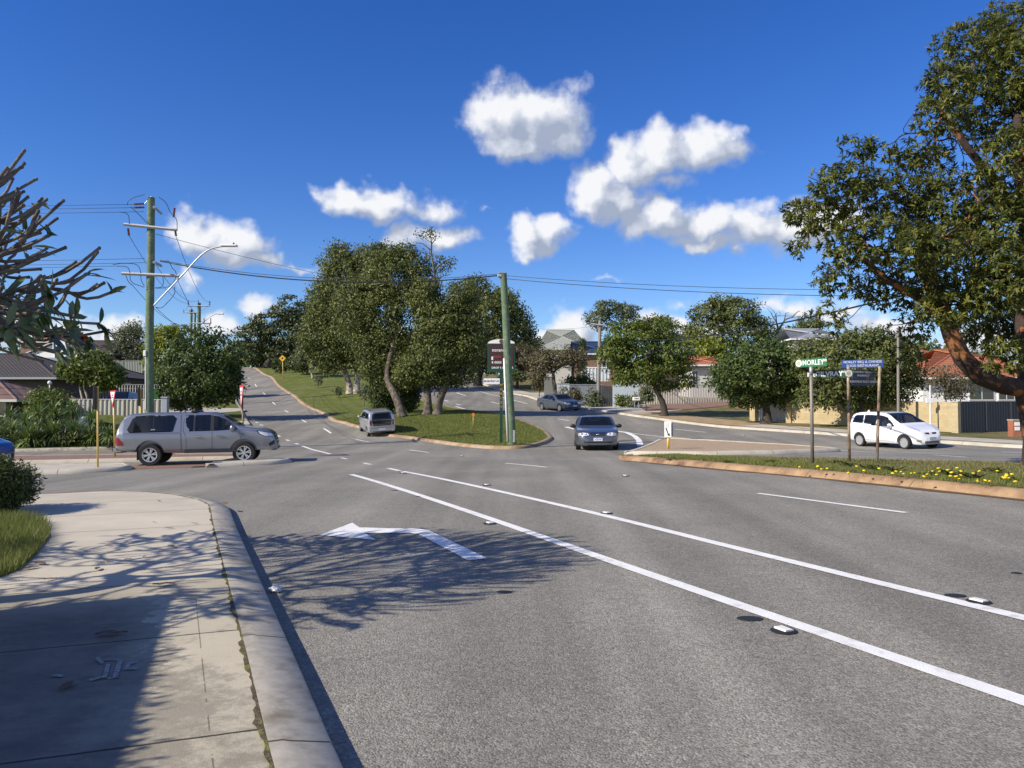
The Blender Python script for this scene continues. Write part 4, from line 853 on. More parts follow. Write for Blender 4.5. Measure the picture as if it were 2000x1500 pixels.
M_FRAB = mat('frangipani_bark', (.165, .140, .112), .75, var=.3, vscale=9, bump=.5, bscale=35, col2=(.085, .070, .056), c2scale=4)
mb.build('branches', M_FRAB, o, smooth='all', fixn=False)
d = unit(tips - np.array([-6.1, 6.1, 1.2])); low = (tips[:, 2] < 2.75) & (tips[:, 1] > 5.2) & (tips[:, 0] > -4.9); a = low & (rg.random(len(tips)) < .85); b = ~low & (rg.random(len(tips)) < .07)
V1, F1, t1 = rosettes(tips[a], d[a], 8, .20, .058, rg, .9, .6, True); V2, F2, t2 = rosettes(tips[b], d[b] + np.array([0, 0, .6]), 3, .2, .055, rg, .7, .2, True)
meshobj('leaves', np.concatenate([V1, V2]) - FB, np.concatenate([F1, F2 + len(V1)]), LM_FRA, o, np.concatenate([t1, t2]))
# big tree standing on the grass median at the right edge
rg = np.random.default_rng(8)
YB = 17.0; BB = TZ(at(2030, 900, YB)[0], YB, .14); o = thing('big_verge_tree', 'large shiny leaved tree with red brown flaking limbs at right edge', 'tree', BB)
P3 = lambda L: [at(x, y, YB + dd) - BB for x, y, dd in L]
SPEC = [(1905, 92, 84, 62, 1), (1965, 62, 66, 62, 2), (1852, 165, 56, 46, 0), (1838, 225, 56, 40, -1), (1935, 205, 90, 86, 1), (1672, 285, 52, 22, 0, .5), (1610, 272, 28, 8, 0, .22), (1705, 300, 40, 26, 0, .6), (1650, 352, 78, 36, -1), (1742, 385, 96, 56, 0), (1602, 420, 66, 44, 0), (1558, 412, 32, 28, 1, .7), (1702, 470, 105, 56, -1), (1852, 405, 105, 86, 0),
  (1632, 545, 46, 34, 0, .8), (1762, 562, 96, 46, 0), (1905, 525, 100, 76, -1.5), (1618, 612, 34, 26, 0, .5), (1782, 635, 50, 32, 1, .6), (1935, 640, 80, 46, 2), (1990, 330, 80, 90, -1.5), (1640, 640, 40, 16, 0, .4), (1770, 690, 30, 22, 1.5, .4), (2080, 250, 110, 150, 0), (2100, 480, 120, 120, 0), (2030, 620, 70, 60, 2), (1960, 440, 70, 70, -1), (1950, 560, 60, 60, -2), (1985, 130, 60, 80, 0), (1850, 600, 60, 40, -1.5), (1965, 690, 50, 40, -1.5), (1800, 300, 60, 40, 0), (1560, 480, 24, 24, 0, .4), (1820, 480, 70, 50, -2)]
els = ellipsoids(SPEC, YB)
Pt, q = crown_points(els, 8600, rg, .42); ax = unit(q * .8 + np.array([0, 0, .25]) + rg.standard_normal(q.shape) * .35)
V, F, t = rosettes(Pt, ax, 11, .138, .038, rg, .95, .6)
meshobj('crown', V - BB, F, LM_BIG, o, t)
mb = MB()
mb.tube(P3([(2030, 906, 0), (2026, 860, 0), (2014, 800, 0), (2004, 750, 0)]), [.34, .27, .25, .26], 14, False)
limb1 = P3([(2006, 760, 0), (1960, 752, -.1), (1915, 735, -.2), (1880, 700, -.3), (1858, 655, -.3), (1842, 605, -.3), (1822, 560, -.2), (1800, 500, 0)])
mb.tube(limb1, [.2, .21, .205, .19, .175, .16, .14, .12], 12, False)
limb2 = P3([(2006, 755, 0), (2010, 690, .2), (2000, 640, .4), (2000, 580, .5), (2008, 480, .4), (1998, 380, .2), (1988, 260, 0)]); mb.tube(limb2, [.2, .19, .18, .17, .16, .14, .11], 12, False)
limb3 = P3([(1850, 630, -.3), (1800, 585, -.4), (1730, 545, -.5), (1680, 500, -.5)]); mb.tube(limb3, [.11, .09, .075, .055], 10, False)
limb4 = P3([(1985, 420, .2), (1940, 350, .1), (1890, 290, 0), (1850, 230, 0)]); mb.tube(limb4, [.11, .1, .08, .06], 10, False)
T_, _ = crown_points(els, 330, rg, .3); T_ = T_ - BB; roots = [(limb1[-1], limb1[-1] - limb1[-2], .115), (limb2[-1], limb2[-1] - limb2[-2], .1), (limb3[-1], limb3[-1] - limb3[-2], .052), (limb4[-1], limb4[-1] - limb4[-2], .06), (limb1[4], np.array([-.3, 0, .8]), .08), (limb2[3], np.array([.6, 0, .5]), .11)]
k = np.argmin(np.stack([np.linalg.norm(T_ - r_[0], axis=1) for r_ in roots]), 0)
for i, r_ in enumerate(roots):
    if (k == i).any(): skeleton(mb, r_[0], r_[1], T_[k == i], r_[2], rg, rmin=.008, n=6, hook=.05)
mb.build('trunk', M_BARKR, o, smooth='all', fixn=False)
# clipped bush and grass tuft at the left edge
rg = np.random.default_rng(9)
hb = TZ(-8.0, 11.9, .13); o = thing('round_bush', 'dark rounded bush overhanging the pale footpath at left edge', 'bush', hb)
V, F, t = foliage([(np.array([-8.25, 11.9, hb[2] + .38]), np.array([.72, .75, .42]), 1.), (np.array([-8.2, 11.7, hb[2] + .52]), np.array([.5, .5, .32]), .7), (np.array([-8.5, 12.2, hb[2] + .42]), np.array([.9, .8, .5]), 1.)], 1100, 24, .13, .07, .022, rg, inner=.6)
meshobj('leaves', V - hb, F, LM_BUSH, o, t); mb = MB(); g, _ = crown_points([(np.array([-8.25, 11.9, hb[2] + .4]), np.array([.5, .5, .3]), 1.)], 14, rg); skeleton(mb, np.array([0, 0, .0]), np.array([0, 0, 1.]), g - hb, .05, rg, n=5); mb.build('stems', M_BARK, o, smooth='all', fixn=False)
def blades(name, label, poly, n, h, w, m, off, seed, kind='stuff', lean=.5, dens=None):
    rg = np.random.default_rng(seed); poly = np.asarray(poly); lo, hi = poly.min(0), poly.max(0); P = np.zeros((0, 2))
    while len(P) < n:
        c = lo + (hi - lo) * rg.random((n * 2, 2)); c = c[inpoly(c, poly)]
        if dens is not None: c = c[rg.random(len(c)) < dens(c)]
        P = np.r_[P, c]
    P = P[:n]; z = T(P[:, 0], P[:, 1]) + off; b = np.c_[P, z]; az = rg.uniform(0, 2 * math.pi, n); hh = h * rg.uniform(.45, 1.25, n)
    s = np.stack([np.cos(az), np.sin(az), np.zeros(n)], 1) * w; a2 = rg.uniform(0, 2 * math.pi, n); l = np.stack([np.cos(a2), np.sin(a2), np.zeros(n)], 1) * (hh * lean * rg.random(n))[:, None]
    top = b + l + np.array([0, 0, 1]) * hh[:, None]
    V = np.stack([b - s, b + s, top], 1).reshape(-1, 3); F = np.arange(len(V)).reshape(-1, 3)
    o = meshobj(name, V, F, m, None, np.clip(rg.normal(.45, .25, n), 0, 1)); return tag(o, label, 'grass', kind=kind)
LM_GR = leafmat('grass_blade', (.105, .140, .025), (.26, .27, .075), .6, .3)
LM_GRD = leafmat('dry_grass_blade', (.11, .125, .03), (.30, .26, .12), .7, .25)
def smooth_noise(seed, sc):
    r_ = np.random.default_rng(seed); k = r_.normal(0, sc, (10, 2)); ph = r_.uniform(0, 6.28, 10)
    return lambda P: .5 + .5 * np.sin(P @ k.T + ph).mean(1) * 1.8
lawn = np.concatenate([gl([(-120, 1012), (40, 1014), (88, 1022), (98, 1048), (70, 1085), (40, 1112), (0, 1128), (-140, 1135)], .14)]).reshape(-1, 2)
drape('lawn_patch', lawn, .15, M_GRASS, .5)
blades('lawn_grass', 'patch of lush green grass beside the footpath under the bush', lawn, 15000, .15, .005, LM_GR, .15, 1, lean=.8)
med = np.array(list(offset(ring, -.36)))
vis = med[(med[:, 1] > 4)]
dn = smooth_noise(4, 1.1)
blades('median_grass', 'short patchy grass on the right-hand median around the sign posts', med, 60000, .055, .007, LM_GRD, .14, 2, dens=lambda P: np.clip(dn(P) * 1.2, .12, 1) * (P[:, 1] > 7))
blades('median_grass_green', 'greener grass along the kerb edge of the right-hand median', list(offset(K_RMED, -.36)) + list(offset(K_RMED, -1.7))[::-1], 26000, .075, .007, LM_GR, .14, 3, dens=lambda P: (P[:, 1] > 7) * 1.0)
mk = np.array(list(offset(K_MED, .34))); front = mk[(mk[:, 1] < 62) & (mk[:, 0] < 6)]
blades('median_lawn', 'mown green grass on the tip of the wide tree median', mk, 70000, .07, .014, LM_GR, .135, 4, dens=lambda P: (P[:, 1] < 60) * 1.0)
# dandelions and weeds
M_DAN = mat('dandelion_yellow', (.80, .58, .02), .6)
mbf = MB(); mbf.tube([(0, 0, 0), (.01, 0, .09)], .004, 5)
dpos = []
rg = np.random.default_rng(12)
while len(dpos) < 48:
    px, py = rg.uniform(1560, 2010), rg.normal(936, 10); lo = 905 + (px - 1600) * .05; hi_ = 925 + (px - 1600) * .075
    if lo + 6 < py < hi_ + 2: dpos.append(G(px, py, .16))
fl = MB(); fl.ell((0, 0, .1), (.026, .026, .014), 9, 5); fl_me = None; proto = None
LBF = 'yellow dandelion flower in the grass of the right-hand median'
for p in dpos:
    if proto is None:
        proto = thing('dandelion', LBF, 'flower', (0, 0, 0), group='dandelions on the median'); fl.build('flower_head', M_DAN, proto, smooth='all'); mbf.build('stem', mat('stem_green', (.10, .14, .03)), proto); f = proto
    else: f = copy_tree(proto)
    s_ = float(rg.uniform(.7, 1.5)); f.location = (p[0], p[1], p[2] - .02); f.rotation_euler = (rg.uniform(-.3, .3), rg.uniform(-.3, .3), rg.uniform(0, 6)); f.scale = (s_, s_, s_ * .9)
wl = MB(); r2 = np.random.default_rng(3)
V, F, t = rosettes(np.array([[0, 0, .03]] * 6) + r2.normal(0, .06, (6, 3)) * np.array([1, 1, .1]), np.tile([0, 0, 1.], (6, 1)), 7, .16, .035, r2, 1.2, .1)
wo_ = thing('weed', 'leafy green weed growing in the patchy grass of the right-hand median', 'weed', (0, 0, 0), group='weeds on the median'); meshobj('leaves', V, F, LM_BUSH, wo_, t)
for i, (px, py) in enumerate([(1632, 906), (1700, 918), (1850, 930), (1946, 922), (1955, 926), (1420, 903), (1505, 904), (1740, 922), (1900, 936), (1660, 912), (1310, 899), (1800, 928), (1980, 940)]):
    f = wo_ if i == 0 else copy_tree(wo_); p = G(px, py, .15); f.location = tuple(p); f.rotation_euler = (0, 0, i * 1.3); k_ = 1 + .4 * math.sin(i); f.scale = (k_, k_, k_)
# hedge out of frame at the left whose shadow lies on the footpath
hc = [(-2.9, -3.5), (-4.07, 1.93), (-5.28, 5.25)]
hz_ = 1.98; o = thing('boundary_hedge', 'tall clipped hedge along the inner edge of the footpath', 'hedge', (-4.9, 1.5, .1)); rg = np.random.default_rng(14); hb = np.array([-4.9, 1.5, .1])
L_ = densify(hc, .1); sel = rg.integers(0, len(L_), 16000); nrm = offset(L_, 1.0) - L_
dsp = rg.uniform(0, .9, 16000); zz = rg.uniform(.1, hz_, 16000); edge = rg.random(16000) < .6; zz = np.where(edge & (rg.random(16000) < .5), hz_ + rg.normal(0, .03, 16000), zz); dsp = np.where(edge & (zz < hz_ - .1), rg.normal(0, .03, 16000), dsp)
base_ = np.c_[L_[sel] + nrm[sel] * dsp[:, None], zz]; d = unit(rg.standard_normal((16000, 3)) + np.c_[-nrm[sel], np.full(16000, .3)] * .5)
V, F = leaf_quads(base_, d, unit(rg.standard_normal((16000, 3))), np.full(16000, .09), np.full(16000, .032)); meshobj('leaves', V - hb, F, LM_BUSH, o, rg.random(16000))
core = MB(); Lc = densify(hc, .5); A_ = offset(Lc, .03); B_ = offset(Lc, .85); vs = []
for a_, b_ in zip(A_, B_): vs += [(a_[0], a_[1], 0), (a_[0], a_[1], hz_ - .01), (b_[0], b_[1], hz_ - .01), (b_[0], b_[1], 0)]
core.add(vs, [(i * 4 + j, i * 4 + 4 + j, i * 4 + 4 + (j + 1) % 4, i * 4 + (j + 1) % 4) for i in range(len(A_) - 1) for j in range(4)] + [(3, 2, 1, 0), tuple(len(vs) - 4 + j for j in range(4))]); core.build('twigs', M_BARKD, o, origin=hb)
# fallen leaves and a crumpled paper
M_DL = mat('dead_leaf', (.14, .085, .05), .8, var=.3, vscale=20)
LV = []
for i, (px, py, ln, lb) in enumerate([(218, 1240, .30, 'long curled dead leaf on the shaded footpath'), (130, 1342, .2, 'dark dead leaf standing on edge on the shaded footpath'), (98, 1132, .16, 'dead leaf near the grass patch'), (330, 1032, .16, 'dead leaf on the sunlit footpath'), (212, 1067, .14, 'small dead leaf in the dappled shade'), (335, 1068, .2, 'brown leaf beside the mossy joint'), (282, 1088, .1, 'tiny dead leaf on the dappled footpath'), (190, 1112, .2, 'curled leaf at the edge of the dark shade'), (60, 1110, .22, 'dead leaf lying against the grass'), (78, 1102, .25, 'pile end of dead leaves by the grass'), (380, 1023, .14, 'flat dead leaf near the kerb'), (320, 1143, .26, 'long flat dead leaf in the shade'), (250, 1093, .12, 'pale dead leaf on dappled slab'), (208, 1096, .16, 'dry leaf on dappled slab left of the pale one'), (310, 979, .16, 'dead leaf at the far end of the footpath'), (440, 984, .3, 'dead leaf in the gutter at the corner'), (300, 1020, .1, 'small leaf scrap on the sunlit slab')]):
    p = G(px, py, .145); r2 = np.random.default_rng(i); k = 7; V_ = []; a = r2.uniform(0, 3.14) if i else .1
    for j in range(k):
        u_ = j / (k - 1); ln_ = ln * .7; w_ = ln_ * .2 * math.sin(math.pi * min(1, u_ * .9 + .08)); zz = ln * .035 * abs(math.sin(u_ * 5 + i)) + .006
        for s_ in (-1, 0, 1): x, y = (u_ - .5) * ln_, s_ * w_; V_.append((x * math.cos(a) - y * math.sin(a), x * math.sin(a) + y * math.cos(a), zz + abs(s_) * ln * .025))
    o = MB().add(V_, [(j * 3 + s_, j * 3 + 3 + s_, j * 3 + 4 + s_, j * 3 + 1 + s_) for j in range(k - 1) for s_ in (0, 1)]).build('fallen_leaf', M_DL, None, smooth='all', fixn=False); o.location = tuple(p); tag(o, lb, 'leaf', 'fallen leaves on the footpath')
bm = bmesh.new(); bmesh.ops.create_icosphere(bm, subdivisions=3, radius=.055); r2 = np.random.default_rng(4)
for v in bm.verts: v.co *= 1 + .35 * math.sin(v.co.x * 90 + v.co.y * 50) * math.cos(v.co.z * 80 + v.co.y * 60) + r2.uniform(-.12, .12); v.co.z *= .55
me = bpy.data.meshes.new('crumpled_paper'); bm.to_mesh(me); bm.free(); me.materials.append(mat('paper', (.75, .75, .76), .7)); o = bpy.data.objects.new('crumpled_paper', me); COL.objects.link(o); p = G(538, 1157); o.location = (p[0], p[1], p[2] + .03); tag(o, 'crumpled white paper lying in the gutter beside the kerb', 'litter')
# raised markers with their tar pads
M_TAR = mat('tar_pad', (.018, .018, .018), .6); M_RM = mat('marker_white', (.78, .77, .72), .5)
proto = None
for i, (px, py) in enumerate([(1531, 1233), (1912, 1176), (957, 1023), (1185, 1003), (951, 948), (1222, 930), (787, 925), (1497, 867), (1452, 851), (1249, 829), (902, 891), (752, 871)]):
    if proto is None:
        proto = thing('road_marker', '', 'road marker', (0, 0, 0), group='raised road markers'); a = MB(); a.prism([(-.05, 0), (.05, 0), (.034, .022), (-.034, .022)], 0, -.06, .06); a.build('stud', M_RM, proto)
        a = MB(); a.lathe([(0, .012), (.085, .011), (.1, .001)], 18, 2); a.build('tar_pad', M_TAR, proto, smooth='all'); f = proto
    else: f = copy_tree(proto)
    f.location = tuple(G(px, py) + np.array([0, 0, .004])); f.rotation_euler = (0, 0, R(23.6 + 90)); 
    f['label'] = ['raised white road marker nearest the camera beside the near bike lane line', 'raised white marker beside the far bike lane line near the right edge', 'raised marker left of the near line level with the turn arrow', 'raised marker above the far line in mid road', 'small raised marker near the top of the far line', 'raised marker in the lane next to the median kerb end', 'raised marker at the very start of the far line', 'raised marker on the far carriageway beside the brick island', 'tiny raised marker on the far carriageway left of the white car', 'tiny raised marker on the far carriageway above the island sign', 'raised marker in front of the median tip', 'raised marker in the road below the silver hatchback'][i]
for i, (px, py, r_) in enumerate([(1465, 1209, .1), (1866, 1164, .09), (1985, 1120, .05), (770, 958, .07), (820, 970, .08), (985, 1157, .07)]):
    o = MB().lathe([(0, .006), (r_, .004), (r_ * 1.05, .0)], 16, 2).build('tar_patch', M_TAR); o.location = tuple(G(px, py) + np.array([0, 0, .003])); o.scale = (1, .7, 1); o['kind'] = 'structure'
# worn survey paint on the footpath
a = MB()
def paint(mb, px, w): stripe(gl(px, .14), w, .1455, mb)
for L_, w_ in [([(200, 1290), (235, 1290), (225, 1325), (210, 1326)], .03), ([(212, 1296), (204, 1326)], .025), ([(176, 1330), (205, 1322)], .035), ([(190, 1286), (200, 1297)], .025), ([(250, 1297), (268, 1295)], .03), ([(246, 1308), (268, 1307)], .03), ([(252, 1297), (246, 1308)], .025), ([(105, 1320), (124, 1322)], .035)]: paint(a, L_, w_)
o = a.build('survey_paint', mat('worn_paint', (.40, .40, .38), .9, col2=(.24, .22, .19), c2scale=30, c2thr=(.4, .6))); o['kind'] = 'structure'
# ================================================================== POLES, WIRES, SIGNS
M_POLEG = mat('green_treated_timber', (.105, .165, .095), .85, var=.3, vscale=5, bump=.6, bscale=18, col2=(.22, .235, .17), c2scale=4, c2thr=(.52, .68))
M_POLEB = mat('grey_timber', (.26, .23, .19), .85, var=.3, vscale=6, bump=.5, bscale=18)
M_GALV = mat('galvanised_steel', (.46, .47, .48), .45, .6, var=.15, vscale=6)
M_ARM = mat('weathered_crossarm', (.42, .42, .44), .75, var=.2, vscale=8)
M_WIRE = mat('wire', (.035, .036, .04), .6)
M_BLACKW = mat('black_cable', (.012, .012, .012), .5)
M_INS = mat('brown_insulator', (.16, .045, .03), .3)
M_WPL = mat('white_plastic', (.75, .75, .74), .45)
M_YPOLE = mat('yellow_post', (.72, .46, .06), .5, var=.15, vscale=5, col2=(.62, .48, .22), c2scale=3)
M_BRPOLE = mat('rusty_post', (.17, .105, .065), .8, var=.25, vscale=5, col2=(.33, .27, .20), c2scale=2.5)
M_SIGNB = mat('sign_back', (.10, .075, .05), .7, var=.2, vscale=4)
M_SWHITE = mat('sign_white', (.78, .78, .78), .4)
M_SRED = mat('sign_red', (.55, .03, .035), .45)
M_SGREEN = mat('sign_green', (.010, .155, .055), .45)
M_SGREEND = mat('sign_dark_green', (.008, .055, .032), .45)
M_SBLUE = mat('sign_blue', (.014, .06, .27), .5, var=.1)
M_SBLUE2 = mat('sign_faded_blue', (.020, .035, .095), .5, var=.1)
M_BLACK = mat('black_paint', (.012, .012, .012), .5)
M_SYEL = mat('sign_yellow', (.75, .40, .02), .5)
def pole_between(mb, a, b, r0, r1, n=14, wob=.01):
    a, b = np.array(a, float), np.array(b, float); k = 9; pts = [a + (b - a) * i / (k - 1) + np.array([math.sin(i * 1.3) * wob, math.cos(i * .9) * wob, 0]) * (0 < i < k - 1) for i in range(k)]
    return mb.tube(pts, list(np.linspace(r0, r1, k)), n)
def sag(a, b, s, n=18):
    a, b = np.array(a, float), np.array(b, float); t = np.linspace(0, 1, n)[:, None]; P = a + (b - a) * t; P[:, 2] -= (4 * t * (1 - t))[:, 0] * s; return P
def wire(label, a, b, s, r=.011, m=M_WIRE, name='power_line', grp='overhead lines'):
    a = np.array(a, float); P = sag(a, b, s) - a; o = MB().tube(P, r, 5).build(name, m, None, smooth='all'); o.location = tuple(a); return tag(o, label, 'wire', grp)
def insul(mb, a, b, r=.05, n=7):
    a, b = np.array(a, float), np.array(b, float); k = n * 2 + 1
    mb.tube([a + (b - a) * i / (k - 1) for i in range(k)], [r if i % 2 else r * .5 for i in range(k)], 8); return mb
# ---- big pole with crossarms and lamp
YP = 36.0; top = at(295, 386, YP); bt = at(292, 800, YP); bt[2] = T(bt[0], YP) + .1; B = bt.copy()
o = thing('power_pole', 'tall green timber power pole with two crossarms and a lamp arm', 'power pole', B)
L_ = lambda px, py, dy=0.0: at(px, py, YP + dy) - B
pole_between(MB(), (0, 0, 0), top - B, .205, .17).build('pole', M_POLEG, o, smooth=True) if False else None
mb = MB(); pole_between(mb, (0, 0, 0), top - B, .205, .17); mb.build('pole', M_POLEG, o, smooth=True)
for (a, b) in [((242, 438), (346, 449)), ((238, 534), (350, 539))]:
    c0, c1 = L_(*a, -.22), L_(*b, -.22); mb = MB(); mb.tube([c0, c1], .075, 4); ca = mb.build('crossarm', M_ARM, o)
    mb = MB(); mb.tube([(c0 + c1) / 2 + np.array([0, .02, 0]), (c0 + c1) / 2 + np.array([0, .25, 0])], .04, 8); mb.build('bolt', M_GALV, ca)
for (px, py) in [(312, 412), (312, 517)]:
    mb = MB(); p = L_(px, py); mb.tube([p + np.array([-.35, .9, .12]), p + np.array([.15, -.9, -.06])], .075, 4); mb.build('crossarm', M_ARM, o)
for (a, b) in [((262, 399), (281, 398)), ((262, 405.5), (282, 405))]: insul(MB(), L_(*a), L_(*b), .055).build('insulator', M_INS, o, smooth='all') if False else insul(*[MB(), L_(*a), L_(*b), .055]).build('insulator', M_INS, o)
for (px, py, h) in [(250, 446, 14), (342, 449, 12), (339, 424, -18)]: insul(MB(), L_(px, py, -.2), L_(px + 2, py + h, -.2), .06).build('insulator', M_INS, o)
mb = MB(); mb.tube([L_(283, 398) + (L_(295, 386) - L_(295, 398)) * 0, L_(296, 384)], .03, 6); mb.build('top_cap', M_GALV, o)
jm = MB()
for pts in [[(248, 401), (250, 392), (262, 385), (282, 380)], [(232, 414), (250, 416), (253, 430), (252, 438)], [(255, 404), (275, 422), (288, 437)], [(310, 385), (325, 395), (332, 415), (340, 422), (346, 430), (346, 448)], [(220, 517), (240, 514), (268, 515), (275, 528), (275, 548), (282, 558)], [(228, 520), (250, 520), (254, 532), (254, 552), (282, 561)], [(316, 512), (330, 508), (336, 524), (344, 530), (344, 545), (330, 562), (304, 563)], [(318, 540), (320, 555), (314, 562), (303, 562)], [(341, 560), (342, 575), (325, 593), (318, 600)], [(246, 538), (250, 550), (258, 557)], [(304, 600), (312, 602), (318, 600)]]:
    P = np.array([L_(x, y, -.25) for x, y in pts]); Q = densify_ = P
    for _ in range(3):
        Q = np.concatenate([[Q[0]], np.stack([Q[:-1] * .75 + Q[1:] * .25, Q[:-1] * .25 + Q[1:] * .75], 1).reshape(-1, 3), [Q[-1]]])
    jm.tube(Q, .016, 5)
jm.build('jumper_cables', M_BLACKW, o, smooth='all')
P = np.array([L_(*q, -.3) for q in [(300, 597), (330, 565), (365, 528), (392, 498), (410, 486), (430, 481.5), (440, 481)]]); Q = P
for _ in range(2): Q = np.concatenate([[Q[0]], np.stack([Q[:-1] * .75 + Q[1:] * .25, Q[:-1] * .25 + Q[1:] * .75], 1).reshape(-1, 3), [Q[-1]]])
MB().tube(Q, .036, 8).build('lamp_arm', M_GALV, o, smooth='all')
mb = MB(); h0 = L_(448, 480, -.3); mb.box(h0, (.75, .26, .09), bev=.03); lh = mb.build('lamp_head', M_WPL, o); MB().tube([h0 + np.array([.2, 0, .04]), h0 + np.array([.2, 0, .14])], .04, 8).build('sensor', M_BLACK, lh)
MB().box(L_(283, 690, -.2), (.13, .1, .28), bev=.02).build('meter_box', M_WPL, o)
mb = MB(); mb.tube([L_(284.5, 690, -.17), L_(284.5, 800, -.2)], .03, 6); mb.build('conduit', M_WPL, o)
# ---- leaning pole on the median tip
YL = 34.9; B2 = at(1000, 864, YL); B2[2] = T(B2[0], YL) + .1; o = thing('power_pole', 'leaning green timber pole with pale conduit on the median tip', 'power pole', B2)
L2 = lambda px, py, dy=0.0: at(px, py, YL + dy) - B2
mb = MB(); pole_between(mb, (0, 0, 0), L2(983, 533), .20, .155); mb.build('pole', M_POLEG, o, smooth=True)
mb = MB(); a, b = L2(991.5, 862, -.14), L2(984.5, 700, -.13); mb.tube([a, b], .045, 8); mb.build('conduit', M_SWHITE, o, smooth='all')
mb = MB(); mb.box(L2(1004, 852, -.205) + np.array([0, 0, 0]), (.10, .02, .55), bev=.006); mb.build('identity_plate', M_GALV, o)
mb = MB(); mb.box(L2(976, 538, -.1), (.22, .12, .16), bev=.03); mb.box(L2(981, 534), (.36, .34, .05), bev=.02); mb.build('top_bracket', M_GALV, o)
insul(MB(), L2(974, 541, -.1), L2(980, 541, -.1), .05, 3).build('insulator', M_INS, o)
# ---- poles up the hill
def hillpole(label, px, ptop, Y, w, arms, lamp=None):
    t_ = at(px, ptop, Y); b = np.array([t_[0], Y, T(t_[0], Y)]); o = thing('power_pole', label, 'power pole', b, group='timber poles up the uphill road')
    mb = MB(); pole_between(mb, (0, 0, 0), t_ - b, w * 1.1, w * .9); mb.build('pole', M_POLEG, o, smooth=True); f = lambda x, y: at(x, y, Y) - b
    for (x0, x1, y, pins) in arms:
        ar = MB().tube([f(x0, y) + np.array([0, -.2, 0]), f(x1, y) + np.array([0, -.2, 0])], .07, 4).build('crossarm', M_ARM, o)
        for p in pins: insul(MB(), f(p, y) + np.array([0, -.2, .05]), f(p, y - (10 if Y < 90 else 6)) + np.array([0, -.2, 0]), .07, 4).build('insulator', M_INS, ar)
    if lamp: MB().tube([f(*q) for q in lamp[:-1]], .05, 6).build('lamp_arm', M_GALV, o, smooth='all'); MB().box(f(*lamp[-1]), (.7, .3, .14), bev=.04).build('lamp_head', M_WPL, o)
    return o
hillpole('green pole with two crossarms rising out of the round street tree', 389, 592, 82, .2, [(368, 412, 598, (369, 389, 411)), (372, 414, 632, (400, 413))], [(392, 634), (408, 620), (420, 613.5), (428, 612.5), (431, 613)])
hillpole('further timber pole just right of the closest pair on the hill', 381, 610, 140, .2, [(370, 390, 612, (371, 389))])
hillpole('further timber pole left of the others on the hill with short crossarm', 374, 604, 118, .2, [(359, 390, 611, (360, 374, 389))])
# ---- right-hand poles
def rpole(label, px0, py0, px1, py1, Y, r, m, arms=()):
    b = at(px0, py0, Y); b[2] = T(b[0], Y) + .1; o = thing('utility_pole', label, 'pole', b); mb = MB(); pole_between(mb, (0, 0, 0), at(px1, py1, Y) - b, r * 1.1, r * .9, wob=.005); mb.build('pole', m, o, smooth=True)
    for (x0, y0, x1, y1) in arms: MB().tube([at(x0, y0, Y - .2) - b, at(x1, y1, Y - .2) - b], .08, 4).build('crossarm', M_ARM, o)
    return o
o = rpole('pale grey utility pole with one crossarm by the dark gate', 1168, 782, 1172, 626, 70, .16, M_POLEB, [(1154, 633, 1183, 636)])
o = rpole('slim grey pole standing in front of the cream brick wall behind the white car', 1754, 806, 1754, 640, 42.5, .075, mat('dull_pole', (.22, .21, .19), .7, var=.2))
o = rpole('thin white post by the sunlit end of the cream brick wall', 1817, 838, 1816.5, 752, 42, .035, M_SWHITE)
MB().box((0, 0, (at(1816.5, 777, 42) - at(1817, 838, 42))[2]), (.42, .05, .3), bev=.02).build('plate', M_SWHITE, o)
b = gz(848, 78); o = thing('street_lamp', 'street lamp with white head half hidden in the median trees', 'street lamp', b); t_ = at(850, 566, 78) - b
MB().tube([(0, 0, 0), (0, 0, t_[2])], .09, 8).build('pole', M_GALV, o, smooth='all'); MB().tube([(0, 0, t_[2]), at(815, 559, 78) - b], .04, 6).build('lamp_arm', M_GALV, o); MB().box(at(811, 558.5, 78) - b, (.75, .3, .26), bev=.05).build('lamp_head', M_WPL, o)
b = gz(97, 50); o = thing('garden_lamp', 'white globe lamp on a short post above the leafy shrub', 'lamp', b); MB().tube([(0, 0, 0), at(97, 752, 50) - b], .04, 8).build('post', M_WPL, o, smooth='all'); MB().ell(at(97, 747.5, 50) - b, (.13, .13, .13)).build('globe', M_WPL, o, smooth='all')
# ---- wires
for i, (px, py) in enumerate([(262, 399), (262, 405.5), (281, 413.5), (283, 505), (283, 513), (228, 519.5)]):
    a = at(px, py, YP); e = at(px, py, YP); e = np.array([-64, YP - 1.5, a[2] - (.0 if i < 3 else .1) - .25])
    wire('wire leaving the big pole to the left, %s' % ['topmost of the upper three', 'middle of the upper three', 'lowest of the upper three', 'topmost of the lower three', 'middle of the lower three', 'lowest of the lower three'][i], a, e, .25, .010)
a = at(313, 510, YP); b = at(975, 538, YL)
wire('thick bundled cable from the big pole to the leaning pole', a, b, .62, .028, M_BLACKW)
wire('thin cable just above the bundled cable between the two poles', at(312, 508, YP), at(976, 535, YL), .55, .012)
e = at(1580, 553, 30.5); d = at(986, 540, YL); far = d + (e - d) * 2.0
wire('upper wire from the leaning pole into the big tree at right', d + np.array([0, 0, .04]), far + np.array([0, 0, .35]), .45, .011)
wire('lower wire from the leaning pole into the big tree at right', d - np.array([0, 0, .1]), far + np.array([0, 0, .12]), .5, .014)
wire('thin wire from the big pole toward the lamp in the median trees', at(304, 457, YP), at(848, 566, 78), .5, .012)
wire('black cable rising from the far pole into the big tree at right', at(1172, 655, 70), at(2060, 500, 16), 1.0, .03, M_BLACKW)
